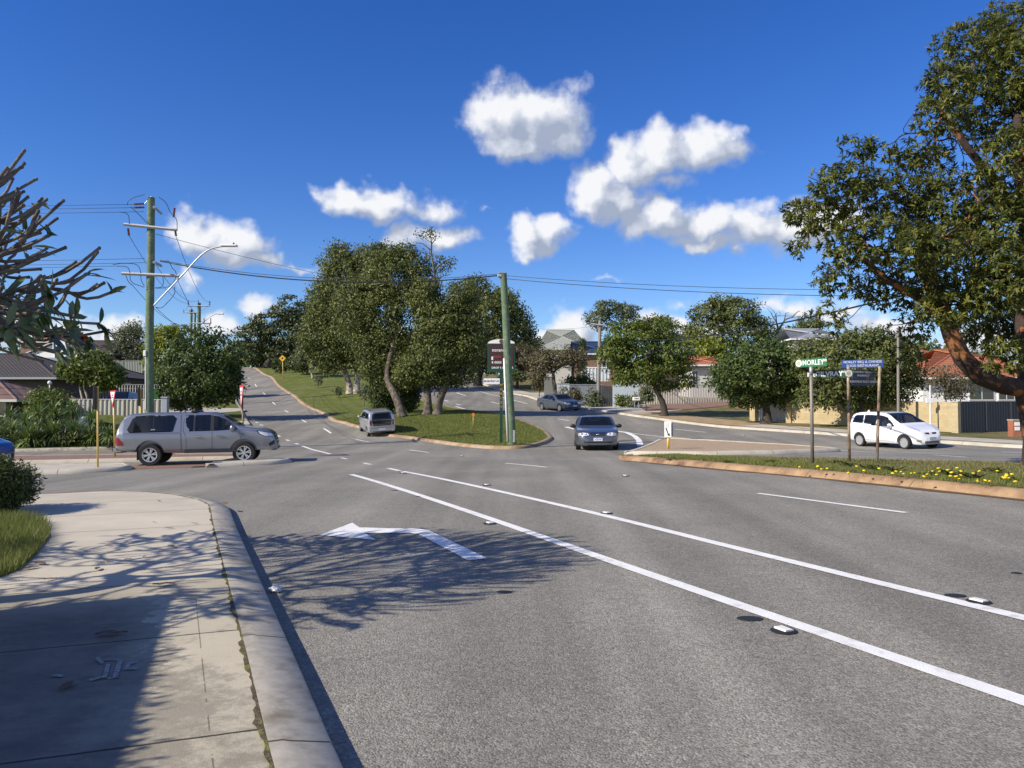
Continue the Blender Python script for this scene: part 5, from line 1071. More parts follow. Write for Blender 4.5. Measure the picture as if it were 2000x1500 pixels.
for i, (p0, p1) in enumerate([((252, 460), (369, 592)), ((344, 462), (411, 590)), ((300, 510), (389, 584)), ((258, 556), (374, 630)), ((346, 545), (413, 630)), ((304, 600), (400, 632))]):
    wire('wire running from the big pole to the pole on the hill, %s' % ['outer left top', 'outer right top', 'centre top', 'outer left low', 'outer right low', 'centre low'][i], at(*p0, YP), at(*p1, 82), .9, .013)
wire('distant wire between the hill poles, left', at(369, 590, 82), at(360, 606, 118), .4, .013); wire('distant wire between the hill poles, right', at(411, 590, 82), at(389, 606, 118), .4, .013)
wire('faint distant wire before the white cumulus', at(1172, 636, 70), at(1000, 636, 100), .4, .012)

# ---- signs
def post(mb, b, t, r): mb.tube([b, t], r, 10); return mb
def sign_edge(label, px, y0, y1, ybot, Y, w_real, yaw, pole_m, back_m, base_off=.13, pr=.03):
    b = at(px, ybot, Y); b[2] = T(b[0], Y) + base_off - .03; o = thing('road_sign', label, 'road sign', b)
    t_, l_ = at(px, y0, Y) - b, at(px, y1, Y) - b; post(MB(), (0, 0, 0), (t_[0], t_[1], t_[2] - .02), pr).build('post', pole_m, o, smooth='all')
    h = t_[2] - l_[2]; mb = MB(); mb.box((t_[0] - .045 * math.sin(yaw), t_[1] + .045 * math.cos(yaw) * 0 - .045, (t_[2] + l_[2]) / 2), (w_real, .012, h), yaw); mb.build('panel', back_m, o); return o
sign_edge('tall yellow post with the narrow brown back of a sign, on the near island', 191, 754, 800, 912, 24.4, .62, R(106), M_YPOLE, M_SIGNB)
sign_edge('short yellow post with a brown sign back beside the green power pole', 275, 757, 793, 850, 33.6, .6, R(104), M_YPOLE, M_SIGNB)
def giveway(label, px, y0, y1, ybot, Y, yaw, pole_m, fl=1):
    b = at(px, ybot, Y); b[2] = T(b[0], Y) + .1; o = thing('give_way_sign', label, 'road sign', b, group='give way signs'); t_, l_ = at(px - 3, y0, Y) - b, at(px, y1, Y) - b; h = t_[2] - l_[2]; w = h * 1.1
    post(MB(), (0, 0, 0), (t_[0], t_[1], t_[2] - .05), .032).build('post', pole_m, o, smooth='all')
    def tri(s, d): return [(-w / 2 * s, h / 2 * s + d), (w / 2 * s, h / 2 * s + d), (0, -h / 2 * s + d)]
    pn = bpy.data.objects.new('panel', None)
    mb = MB(); mb.prism(tri(1, 0), 1, -.012, 0); p = mb.build('panel', M_SRED, o); p.location = (t_[0], t_[1] - .05, (t_[2] + l_[2]) / 2); p.rotation_euler = (0, 0, yaw)
    mb = MB(); mb.prism(tri(.70, .045), 1, -.016, -.0125); q_ = mb.build('white_field', M_SWHITE, p)
    text_into('lettering', 'GIVE\nWAY', h * .13, M_BLACK, p, (0, -.0185, h * .16), (math.pi / 2, 0, 0)); return o
giveway('red and white give way sign on a thin yellow post behind the pickup tailgate', 225, 763, 796, 872, 30, R(-46), M_YPOLE)
giveway('narrow edge-on give way sign on a rusty post before the uphill road', 476, 752, 800, 878, 30, R(-63), M_BRPOLE)
b = at(553, 734, 112); b[2] = T(b[0], 112) + .1; o = thing('warning_sign', 'yellow diamond warning sign at the top of the grassy slope', 'road sign', b); c = at(552, 700, 112) - b
post(MB(), (0, 0, 0), c, .05).build('post', M_YPOLE, o, smooth='all'); mb = MB(); s_ = .5; mb.prism([(-s_, 0), (0, -s_), (s_, 0), (0, s_)], 1, -.1, -.08); p = mb.build('panel', M_SYEL, o); p.location = tuple(c)
mb = MB(); mb.prism([(-.12, -.1), (.12, -.1), (.12, .08), (0, .2), (-.12, .08)], 1, -.106, -.101); mb.build('symbol', M_BLACK, p)
b = G(924, 835, .135); o = thing('marker_post', 'short pale post with an orange top in the median grass', 'marker post', b); t_ = at(924.5, 808, b[1]) - b
post(MB(), (0, 0, 0), t_, .022).build('post', M_YPOLE, o, smooth='all'); mb = MB(); mb.prism([(-.09, 0), (0, -.14), (.09, 0), (.06, .14), (-.06, .14)], 1, -.03, -.015); p = mb.build('reflector', mat('orange_reflector', (.75, .20, .04), .4), o); p.location = tuple(t_ - np.array([0, 0, .1]))
# blade post with street name, on the median
YM = 36.5; b = at(979, 845, YM); b[2] = T(b[0], YM) + .12; o = thing('street_name_pylon', 'dark green name post carrying white boards and a brown arched shopping sign', 'street sign', b); f = lambda x, y, d=0.: at(x, y, YM + d) - b
mb = MB(); zt = f(979, 737)[2]; zt_post = zt; mb.box((0, 0, zt / 2), (.135, .1, zt)); mb.box((0, 0, .02), (.3, .25, .05)); mb.build('post', M_SGREEND, o)
for i, ch in enumerate('MORLEY'): text_into('lettering', ch, .15, M_SYEL, o, (0, -.054, f(979, 752 + i * 8.6)[2]), (math.pi / 2, 0, 0))
def board(o, name, x0, x1, y0, y1, fm, m, th=.03, d=-.06):
    p0, p1 = fm(x0, y1, d), fm(x1, y0, d); mb = MB(); mb.box(((p0[0] + p1[0]) / 2, p0[1], (p0[2] + p1[2]) / 2), (p1[0] - p0[0], th, p1[2] - p0[2])); q_ = mb.build(name, m, o); return q_, ((p0[0] + p1[0]) / 2, p0[1] - th / 2 - .003, (p0[2] + p1[2]) / 2), p1[0] - p0[0], p1[2] - p0[2]
p, c, w, h = board(o, 'name_board', 944, 976, 739, 750, f, M_SWHITE); text_into('lettering', 'McGILVRAY AV', .125, M_BLACK, p, c, (math.pi / 2, 0, 0), bold=.002, sx=.86)
mb = MB(); mb.box((c[0] - w / 2 - .02, c[1] + .02, c[2]), (.03, .05, h + .02)); mb.build('edge_strip', M_SGREEND, o)
p, c, w, h = board(o, 'speed_board', 977, 987, 728, 738.5, f, M_SWHITE, d=.02); text_into('lettering', '60', .15, M_BLACK, p, c, (math.pi / 2, 0, 0))
# tall shop sign on the far verge
YS = YM; K_ = .39; f = lambda x, y, d=0.: at(x, y, YS + d) - b
M_SBROWN = mat('sign_brown', (.045, .020, .018), .5); M_STEXT = mat('sign_text_white', (.85, .85, .84), .4)
c0 = f(979, 727); w = (1006 - 952) * YS / FPX; zb, z1, zt = f(979, 727)[2], f(979, 671)[2], f(979, 662.5)[2]; xc = c0[0]
mb = MB(); mb.box((xc, 0, (zb + z1) / 2), (w, .13, z1 - zb)); mb.build('head_frame', M_SGREEND, o)
mb = MB(); mb.box((xc, 0, (zb + zt_post) / 2), (.15, .1, zb - zt_post)); mb.build('neck', M_SGREEND, o)
arc = [(xc + w / 2 * .98 * math.cos(a), z1 + (zt - z1) * math.sin(a) * 1.0) for a in np.linspace(0, math.pi, 15)]; mb = MB(); mb.prism(arc, 1, -.06, .06); ar = mb.build('arched_top', M_SWHITE, o)
em = MB(); em.lathe([(0, -.072), (.095, -.072), (.10, -.061)], 20, 1); e_ = em.build('emblem', mat('emblem_brown', (.12, .06, .04), .5), ar); e_.location = (xc, 0, z1 + .10)
em = MB(); em.lathe([(.10, -.176), (.17, -.176)], 18, 1); e2 = em.build('emblem_ring', M_SWHITE, e_) if False else None
mb = MB(); mb.box((xc, -.072, (f(979, 716)[2] + f(979, 673)[2]) / 2), (w * .9, .015, f(979, 673)[2] - f(979, 716)[2])); fld = mb.build('brown_field', M_SBROWN, o)
text_into('lettering', 'noranda', .235, M_STEXT, fld, (f(961, 685)[0], -.082, f(961, 684)[2]), (math.pi / 2, 0, 0), 'LEFT', .0015, .9)
mb = MB(); p0 = f(966, 697); mb.box((p0[0] + .13, -.082, p0[2]), (.36, .008, .10)); mb.build('red_strip', mat('sign_dim_red', (.25, .02, .02), .5), fld)
mb = MB(); mb.box((f(961.5, 700)[0], -.082, f(961.5, 700)[2]), (.08, .008, .16)); mb.build('logo', M_SWHITE, fld)
mb = MB(); mb.prism([(f(960, 708)[0], f(960, 708)[2]), (f(963, 708)[0], f(963, 705)[2]), (f(963, 708)[0], f(963, 711)[2])], 1, -.088, -.080); mb.build('left_arrow', M_SWHITE, fld)
mb = MB(); mb.box((f(972.5, 708)[0], -.082, f(972, 708)[2]), (.34, .008, .11)); mb.build('white_strip', mat('sign_grey_white', (.42, .40, .40), .5), fld)
text_into('lettering', 'DROP 5 SAVINGS', .13, M_STEXT, o, (f(980, 718.5)[0] + .03, -.072, f(980, 718.5)[2]), (math.pi / 2, 0, 0), 'CENTER', .002, 1.02)
# keep left sign on the brick island
b = G(1305, 877, .12); o = thing('keep_left_sign', 'white arrow sign on a yellow post at the point of the brick island', 'road sign', b); f = lambda x, y, d=0.: at(x, y, b[1] + d) - b
t_ = f(1305, 850); post(MB(), (0, 0, 0), t_, .05).build('post', M_YPOLE, o, smooth='all'); z0, z1 = f(1305, 854)[2], f(1305, 823)[2]
mb = MB(); mb.box((-.02, -.06, (z0 + z1) / 2), (.27, .02, z1 - z0), R(-22)); p = mb.build('panel', M_SWHITE, o)
mb = MB(); mb.box((.10, .06, (z0 + z1) / 2 + .02), (.30, .02, z1 - z0 - .05), R(-58)); mb.build('rear_panel', mat('sign_grey', (.35, .36, .37), .5), o)
ap = [(-.10, .13), (-.055, .15), (.035, -.10), (.075, -.075), (.085, -.20), (-.03, -.14), (.0, -.12)]
mb = MB(); mb.prism([(x * .95, z_ - .08) for x, z_ in ap], 1, -.004, 0); a_ = mb.build('arrow', M_BLACK, p); a_.location = (-.02 - .012 * math.sin(R(22)), -.06 - .0125, (z0 + z1) / 2); a_.rotation_euler = (0, 0, R(-22))
for dz, rr in ((.24, .05), (.15, .055)):
    tb = MB(); tb.lathe([(rr * .75, 0), (rr, -.001), (rr, -.003), (rr * .75, -.004)], 18, 1); q_ = tb.build('symbol_ring', mat('sign_grey', (.35, .36, .37), .5), p); q_.location = (-.02 - .012 * math.sin(R(22)), -.06 - .0125, (z0 + z1) / 2 + dz - .03); q_.rotation_euler = (0, 0, R(-22))
# street names on the right-hand median
b = G(1587, 908, .14); YN = b[1]; o = thing('street_sign', 'pair of green street name blades on a tall steel post in the median', 'street sign', b); f = lambda x, y, d=0.: at(x, y, YN + d) - b
tp = f(1584, 716); mb = MB(); mb.tube([(0, 0, 0), tp], .04, 10); mb.build('post', mat('dull_steel', (.24, .22, .19), .6, .3, var=.2), o, smooth='all'); mb = MB(); mb.tube([f(1584.3, 733), tp], .044, 10); mb.build('sleeve', M_GALV, o, smooth='all')
def blade(o, name, x0, x1, y0, y1, real, m, fm, right_near=True, yc=0.0):
    p0, p1 = fm(x0, y1), fm(x1, y0); vis = p1[0] - p0[0]; h = p1[2] - p0[2]; yaw = math.acos(min(1, vis / real)) * (-1 if right_near else 1)
    mb = MB(); mb.box((0, 0, 0), (real, .03, h)); q_ = mb.build(name, m, o); q_.location = ((p0[0] + p1[0]) / 2, (p0[1] + p1[1]) / 2 + yc, (p0[2] + p1[2]) / 2); q_.rotation_euler = (0, 0, yaw); return q_, real, h
q_, w, h = blade(o, 'name_blade', 1564, 1605, 700.5, 716.5, .80, M_SGREEN, f)
text_into('lettering', 'MORLEY', h * .86, M_SWHITE, q_, (.055, -.018, 0), (math.pi / 2, 0, 0), bold=.003, sx=.86); text_into('lettering', 'DR', h * .42, M_SWHITE, q_, (.35, -.018, h * .2), (math.pi / 2, 0, 0), bold=.002)
def emblem(par, x, r, ringm, inm):
    a = MB(); a.lathe([(0, -.019), (r, -.019), (r, -.016)], 20, 1); e_ = a.build('emblem', ringm, par); e_.location = (x, 0, 0)
    a = MB(); a.lathe([(0, -.0225), (r * .62, -.0225), (r * .64, -.0195)], 18, 1); i_ = a.build('emblem_centre', inm, par); i_.location = (x, 0, 0)
emblem(q_, -.315, h * .42, M_SWHITE, mat('emblem_tan', (.60, .42, .30), .5))
q_, w, h = blade(o, 'name_blade', 1588, 1656, 722.5, 738, 1.0, M_SGREEND, f, True, 0.0); q_.location[1] += .0
text_into('lettering', 'McGILVRAY', h * .84, M_SWHITE, q_, (-.125, -.018, -.005), (math.pi / 2, 0, 0), bold=.005, sx=.98); text_into('lettering', 'AVE', h * .36, M_SWHITE, q_, (.29, -.018, h * .2), (math.pi / 2, 0, 0), bold=.001)
emblem(q_, .41, h * .42, mat('emblem_grey', (.42, .40, .38), .5), mat('emblem_dim', (.22, .20, .19), .5))
# blue direction boards on two rusty posts
b = G(1659, 902, .14); YB2 = b[1]; b2 = G(1713, 902, .14); o = thing('direction_sign', 'stack of blue direction boards on two rusty posts in the median', 'sign', b); f = lambda x, y, d=0.: at(x, y, YB2 + d) - b
for (xb, xt, bb) in [(1659, 1656.5, b), (1714, 1712, b2)]:
    lo = bb - b; tp = f(xt, 716) ; tp[1] = lo[1]; mid_ = lo + (tp - lo) * .62
    s_ = MB().tube([lo, mid_], .034, 10).build('post', M_BRPOLE, o, smooth='all'); MB().tube([mid_, tp], .036, 10).build('upper_sleeve', mat('tan_steel', (.42, .36, .27), .6, .2, var=.2, col2=(.25, .15, .09), c2scale=3), s_, smooth='all')
def bboard(x0, x1, y0, y1, real, m, lines, size, tm, yawsign):
    q_, w, h = blade(o, 'board', x0, x1, y0, y1, real, m, f, yawsign); n = len(lines)
    for i, t_ in enumerate(lines): text_into('lettering', t_, size, tm, q_, (0, -.0175, h * (.22 if n == 2 and i == 0 else (-.24 if n == 2 else 0))), (math.pi / 2, 0, 0), bold=.0012, sx=.93)
M_TXB = mat('sign_pale_blue_text', (.52, .57, .70), .5); M_TXG = mat('sign_grey_text', (.36, .38, .44), .5)
bboard(1651, 1718.5, 702.5, 718.5, .95, M_SBLUE, ['MORLEY BBQ & CHINESE', 'FOOD RESTAURANT'], .085, M_TXB, True)
bboard(1661, 1710, 723, 738, .66, M_SBLUE2, ['NORANDA TEELIMAN', 'PHARMACY'], .075, M_TXG, False)
bboard(1661, 1710, 738.7, 753, .66, M_SBLUE2, ['NORANDA POST OFFICE'], .085, M_TXG, False)
# ================================================================== HOUSES, WALLS, FENCES
def tilemat(name, c, c2, kx=3.3, kz=3.2):
    m = bpy.data.materials.new(name); m.use_nodes = True; t = m.node_tree; p = t.nodes['Principled BSDF']; p.inputs['Roughness'].default_value = .8
    tc = t.nodes.new('ShaderNodeTexCoord'); sp = t.nodes.new('ShaderNodeSeparateXYZ'); t.links.new(tc.outputs['Object'], sp.inputs[0])
    zz = math_n(t, 'FRACT', math_n(t, 'MULTIPLY', sp.outputs[2], kz * 2.2)); xx = math_n(t, 'FRACT', math_n(t, 'MULTIPLY', math_n(t, 'ADD', sp.outputs[0], sp.outputs[1]), kx))
    hh = math_n(t, 'MULTIPLY', math_n(t, 'SUBTRACT', 1.0, zz), math_n(t, 'SINE', math_n(t, 'MULTIPLY', xx, math.pi)))
    n = nd(t, 'ShaderNodeTexNoise', i_Scale=2.0, i_Detail=6.0, i_Roughness=.7); t.links.new(tc.outputs['Object'], n.inputs['Vector'])
    a = nd(t, 'ShaderNodeMix', data_type='RGBA'); t.links.new(math_n(t, 'MULTIPLY_ADD', n.outputs['Fac'], 2, -.5, clamp=True), a.inputs[0]); a.inputs[6].default_value = tuple(c) + (1,); a.inputs[7].default_value = tuple(c2) + (1,)
    line = math_n(t, 'MULTIPLY_ADD', math_n(t, 'LESS_THAN', .16, zz), .5, .5)
    h = nd(t, 'ShaderNodeHueSaturation'); t.links.new(line, h.inputs['Value']); t.links.new(a.outputs[2], h.inputs['Color']); t.links.new(h.outputs[0], p.inputs['Base Color'])
    bp = nd(t, 'ShaderNodeBump', i_Strength=1.0, i_Distance=.06); t.links.new(hh, bp.inputs['Height']); t.links.new(bp.outputs[0], p.inputs['Normal']); return m
M_TDARK = tilemat('dark_roof_tile', (.040, .033, .030), (.066, .054, .047)); M_TOR = tilemat('orange_roof_tile', (.46, .16, .075), (.36, .12, .06), 3, 2.4); M_TPALE = tilemat('pale_roof_tile', (.36, .38, .32), (.29, .31, .27), 2, 2); M_TBR = tilemat('brown_roof_tile', (.14, .085, .065), (.20, .12, .09), .9, 1.0)
M_TGREY = mat('grey_metal_roof', (.34, .36, .38), .5, .2, var=.1); M_WALLW = mat('white_render', (.78, .78, .77), .8, var=.05, vscale=2); M_WALLG = mat('pale_render', (.55, .54, .50), .85, var=.1); M_WALLD = mat('shaded_wall', (.10, .08, .07), .9, var=.2)  # M_WALLD is darkened to hold the deep verandah shade in its colour
M_WALLB = brickmat('brown_brick', (.25, .13, .085), (.2, .1, .07), (.25, .2, .16), 4, True); M_RBRICK = brickmat('red_brick', (.40, .12, .06), (.34, .1, .05), (.3, .2, .15), 4, True); M_CBRICK = brickmat('cream_brick', (.50, .40, .235), (.43, .34, .19), (.42, .36, .25), 3.6, True)
M_PBLUE = mat('pale_blue_wall', (.50, .56, .60), .8, var=.08, vscale=1); M_FASC = mat('fascia_grey', (.30, .33, .37), .6); M_WINF = mat('window_frame', (.70, .70, .70), .5); M_WING = mat('window_glass', (.02, .025, .03), .05, spec=.8)
def house(name, label, X0, X1, Y0, Y1, eave, ridge, wall, roof, hips=(1, 1), over=.5, fasc=None, wins=(), axis='x', base=None, rot=0.0, cat='house', gable_wall=None):
    """walls and a hip or gable roof; the ridge runs along x; hips give how far each end is hipped (0 = gable)"""
    cx, cy = (X0 + X1) / 2, (Y0 + Y1) / 2; zg = base if base is not None else float(np.min(T(np.array([X0, X1, X0, X1]), np.array([Y0, Y0, Y1, Y1])))) - .2
    o = thing(name, label, cat, (cx, cy, zg), rot); w, d = (X1 - X0) / 2, (Y1 - Y0) / 2; e, r = eave - zg, ridge - zg
    mb = MB(); mb.box((0, 0, e / 2), (2 * w, 2 * d, e))
    W_, D_ = w + over, d + over; el = (e - .02)
    xl, xr = -W_ + hips[0] * D_, W_ - hips[1] * D_
    for s, hp in ((-1, hips[0]), (1, hips[1])):
        if hp == 0: mb.prism([(-d, e - .02), (d, e - .02), (0, e + (r - e) * d / D_ - .06)], 0, s * w - (.2 if s > 0 else 0), s * w + (.2 if s < 0 else 0))
    mb.build('wall', wall, o)
    v = [(-W_, -D_, el), (W_, -D_, el), (W_, D_, el), (-W_, D_, el), (xl, 0, r), (xr, 0, r)]
    v += [(x, y, z - .16) for x, y, z in v[:4]] + [(xl, 0, r - .16), (xr, 0, r - .16)] 
    fs = [(0, 1, 5, 4), (2, 3, 4, 5), (0, 6, 7, 1), (2, 8, 9, 3), (7, 6, 10, 11), (9, 8, 11, 10)]
    fs += [(1, 2, 5), (1, 7, 8, 2), (8, 7, 11)] if hips[1] else [(1, 7, 11, 5), (2, 5, 11, 8)]
    fs += [(3, 0, 4), (3, 9, 6, 0), (6, 9, 10)] if hips[0] else [(0, 4, 10, 6), (3, 9, 10, 4)]
    ro = MB().add(v, fs).build('roof', roof, o)
    rc = MB(); rc.tube([(xl, 0, r + .02), (xr, 0, r + .02)], .09, 6)
    for (i, x) in ((0, xl), (3, xl), (1, xr), (2, xr)): rc.tube([v[i], (x, 0, r + .02)], .08, 6)
    rc.build('ridge_capping', roof, ro)
    fm = fasc or M_FASC
    g = MB()
    for y in (-D_ - .03, D_ + .03): g.box((0, y, el - .06), (2 * W_ + .12, .1, .16))
    for x, hp in ((-W_ - .03, hips[0]), (W_ + .03, hips[1])):
        if hp: g.box((x, 0, el - .06), (.1, 2 * D_, .16))
        else:
            for s in (-1, 1): g.tube([(x, s * D_, el - .05), (x, 0, r - .02)], .09, 4)
    g.build('gutter', fm, o)
    for (x, z, ww, wh) in wins:
        f = MB(); f.box((x - cx, -d - .02, z - zg), (ww + .14, .08, wh + .14)); fo = f.build('window', M_WINF, o); MB().box((x - cx, -d - .055, z - zg), (ww, .03, wh)).build('pane', M_WING, fo)
        MB().box((x - cx, -d - .06, z - zg), (.05, .05, wh)).build('mullion', M_WINF, fo)
    return o
def xat(px, Y): return (px - 1000) / FPX * Y
def zat(py, Y): return at(1000, py, Y)[2]
# left of the hill road
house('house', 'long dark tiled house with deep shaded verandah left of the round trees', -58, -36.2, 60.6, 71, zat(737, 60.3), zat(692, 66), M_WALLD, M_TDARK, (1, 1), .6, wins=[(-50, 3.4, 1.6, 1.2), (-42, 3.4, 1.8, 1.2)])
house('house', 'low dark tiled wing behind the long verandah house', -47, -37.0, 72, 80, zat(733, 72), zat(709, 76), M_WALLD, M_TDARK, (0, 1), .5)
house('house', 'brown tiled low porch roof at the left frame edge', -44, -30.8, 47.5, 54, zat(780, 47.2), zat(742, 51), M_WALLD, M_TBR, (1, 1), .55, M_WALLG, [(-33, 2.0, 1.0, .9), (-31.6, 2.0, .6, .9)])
h = house('house', 'white gabled house with a square white chimney', -11 - 2.5, 11, -4.3, 4.3, 8.0, 9.9, M_WALLW, M_TDARK, (0, 0), .45, M_WALLW, base=2.5, rot=math.pi / 2)
h.location = (xat(82, 87), 91 + 4, 2.5); h.scale = (.5, 1, 1)
bb = xat(115, 84.5); ch = MB(); zc0, zc1 = zat(703, 84), zat(663.5, 84); ch.box((xat(115.5, 84), 84.4, (zc0 + zc1) / 2 - 1), (27 * 84 / FPX, 1.1, zc1 - zc0 + 2)); c_ = ch.build('chimney', M_WALLW, None, origin=h.location); c_.parent = h; c_.matrix_parent_inverse = (Matrix.Translation(h.location) @ Matrix.Rotation(math.pi / 2, 4, 'Z') @ Matrix.Diagonal((.5, 1, 1, 1))).inverted(); c_.location = tuple(h.location)
g_ = MB(); g_.box((xat(85, 82), 82.3, zat(704.5, 82)), (82 * 82 / FPX, 3.4, .45)); a_ = g_.build('awning', M_FASC, None, origin=h.location); a_.parent = h; a_.matrix_parent_inverse = c_.matrix_parent_inverse.copy(); a_.location = tuple(h.location)
house('house', 'orange tiled house behind the white gable', xat(38, 106), xat(126, 106), 106, 117, zat(667, 105.5), zat(649, 111), M_WALLB, M_TOR, (1, 1), .5, M_WALLG, base=4)
house('house', 'dark roofed brick house right of the white chimney', xat(126, 97), xat(214, 97), 97, 108, zat(690, 96.5), zat(665, 102), M_WALLB, M_TDARK, (1, 1), .6, M_FASC, base=3)
fl = MB().tube([(0, 0, 0), (0, 0, 1.4)], .16, 8).build('chimney_flue', M_BLACK, None); fl.location = (xat(140, 100), 101.5, zat(668, 101)); tag(fl, 'short black flue on the dark roof by the white chimney', 'flue')
# right of the roads
house('house', 'two storey house with a pale green tiled roof beyond the brown shrub', xat(1052, 118), xat(1148, 118), 118, 130, zat(681, 117.5), zat(645, 124), M_WALLG, M_TPALE, (1, 1), .5, M_WALLG, base=4, wins=[(xat(1090, 118), 9.5, 2, 1.1)])
house('house', 'brown brick house with white balustrade behind the grey pole', xat(1128, 96), xat(1200, 96), 96, 106, zat(690, 95.5), zat(668, 101), M_WALLB, mat('solar_roof', (.03, .05, .09), .3), (1, 1), .4, M_WALLW, base=3, wins=[(xat(1184, 96), zat(718, 96), .9, 1.6)])
o = thing('balustrade', 'white balustrade wall before the brown brick house', 'balcony', (xat(1163, 92), 92, T(xat(1163, 92), 92))); zz = zat(718, 92) - o.location[2]; z0_ = zat(745, 92) - o.location[2]
mb = MB(); mb.box((0, 0, (z0_ + zz) / 2), (3.4, .25, zz - z0_)); mb.build('wall', M_PBLUE, o); mb = MB(); [mb.box((-1.6 + i * .4, -.15, (z0_ + zz) / 2), (.1, .06, zz - z0_)) for i in range(9)]; mb.box((0, -.15, zz), (3.5, .1, .12)); mb.build('rails', M_WALLW, o)
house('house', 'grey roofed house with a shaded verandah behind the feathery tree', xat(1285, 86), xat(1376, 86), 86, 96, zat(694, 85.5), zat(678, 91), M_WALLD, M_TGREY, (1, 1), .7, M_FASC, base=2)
house('house', 'orange tiled house corner with white eave behind the domed round tree', xat(1352, 78), xat(1408, 78), 78, 84, zat(712, 77.5), zat(698, 81), M_WALLG, M_TOR, (1, 1), .6, M_WALLW, base=1.5, wins=[(xat(1358, 78), zat(740, 78), .5, 1.6)])
house('house', 'pale grey flat gabled roof showing above the wide olive tree', xat(1552, 88), xat(1650, 88), 88, 98, zat(661, 87.5), zat(643, 93), M_WALLG, M_TGREY, (1, 1), .5, M_WALLW, base=1)
house('house', 'white walled house with an orange tiled hip roof behind the dark fence', xat(1802, 62), xat(2090, 62), 62, 76, zat(737, 61.4), zat(684, 69), M_WALLW, M_TOR, (1, 1), .7, M_WALLW, base=.2, wins=[(xat(1917, 62), zat(762, 62), 1.9, 1.5), (xat(1965, 62), zat(762, 62), 1.2, 1.5), (xat(1860, 62), zat(760, 62), 1.4, 1.3)])
o = thing('brick_gable', 'red brick upper wall with a small white vent behind the orange roof', 'house', (xat(1822, 80), 80, 1)); zt = zat(682, 80) - 1; zl = zat(692, 80) - 1; mb = MB(); mb.prism([(-.98, 0), (2.4, 0), (2.4, zl - .6), (-.98, zt)], 1, -.0, 4); mb.build('wall', M_RBRICK, o); MB().box((-.4, -.04, zt - .9), (.3, .1, .4)).build('vent', M_WALLW, o)
# ---- fences and walls
def run(pts, off=.1):
    P = densify(pts, 1.0); z = T(P[:, 0], P[:, 1]) + off; return P, z
def ribbed(name, label, pts, top, m, pitch=.19, amp=.02, postm=None, off=.1, capm=None):
    """profiled metal fence: pts on the ground, top(px-independent) heights at each point"""
    P = densify(pts, pitch / 4); seg = np.r_[0, np.cumsum(np.linalg.norm(np.diff(P, axis=0), axis=1))]; n = offset(P, 1.0) - P; ph = (seg / pitch) % 1; w = np.where(ph < .5, amp, -amp); Q = P + n * w[:, None]
    pl = [np.array(p[:2]) for p in pts]; ps = np.r_[0, np.cumsum([np.linalg.norm(b - a) for a, b in zip(pl[:-1], pl[1:])])]; zt = np.interp(seg, ps, top); zb = T(P[:, 0], P[:, 1]) + off - .1
    o = thing(name, label, 'fence', (P[0, 0], P[0, 1], zb[0])); B = np.array(o.location); k = len(Q)
    vs = [(q[0], q[1], z) for q, z in zip(Q, zb)] + [(q[0], q[1], z) for q, z in zip(Q, zt)]; fs = [(i, i + 1, k + i + 1, k + i) for i in range(k - 1)]
    MB().add(vs, fs).build('panel', m, o, origin=B); mb = MB(); mb.tube([(P[i, 0], P[i, 1], zt[i] + .01) for i in sorted(set(list(range(0, k, 20)) + [k - 1]))], .035, 4); mb.build('rail', capm or m, o, origin=B)
    for s in np.arange(0, seg[-1] + .01, 2.4):
        i = int(np.argmin(abs(seg - s))); MB().box((P[i, 0] - n[i, 0] * .03, P[i, 1] - n[i, 1] * .03, (zb[i] + zt[i]) / 2), (.07, .07, zt[i] - zb[i] + .03)).build('post', postm or m, o, origin=B)
    return o
M_FCREAM = mat('cream_fence', (.42, .40, .34), .6, var=.08, vscale=1); M_FDARK = mat('charcoal_fence', (.055, .058, .068), .45, var=.1); M_FGREY = mat('grey_fence', (.20, .21, .20), .6, var=.1); M_FGG = mat('grey_green_fence', (.30, .32, .27), .6, var=.1); M_SLATG = mat('grey_slat', (.36, .33, .31), .8, var=.2, vscale=3)
ribbed('fence', 'cream profiled metal fence above the sloping lawn and spiky plants', [(xat(38, 53), 53), (xat(318, 53), 53)], [zat(780, 53), zat(781, 53)], M_FCREAM, .3, .03, off=-.3)
ribbed('fence', 'dark grey metal fence in front of the white car on the hill', [(xat(226, 79), 79), (xat(292, 79), 79)], [zat(733, 79), zat(733, 79)], M_FGREY, .2)
ribbed('fence', 'tall pale grey green fence behind the white car on the hill', [(xat(200, 94), 94), (xat(285, 94), 94)], [zat(705, 94), zat(705, 94)], M_FGG, .2)
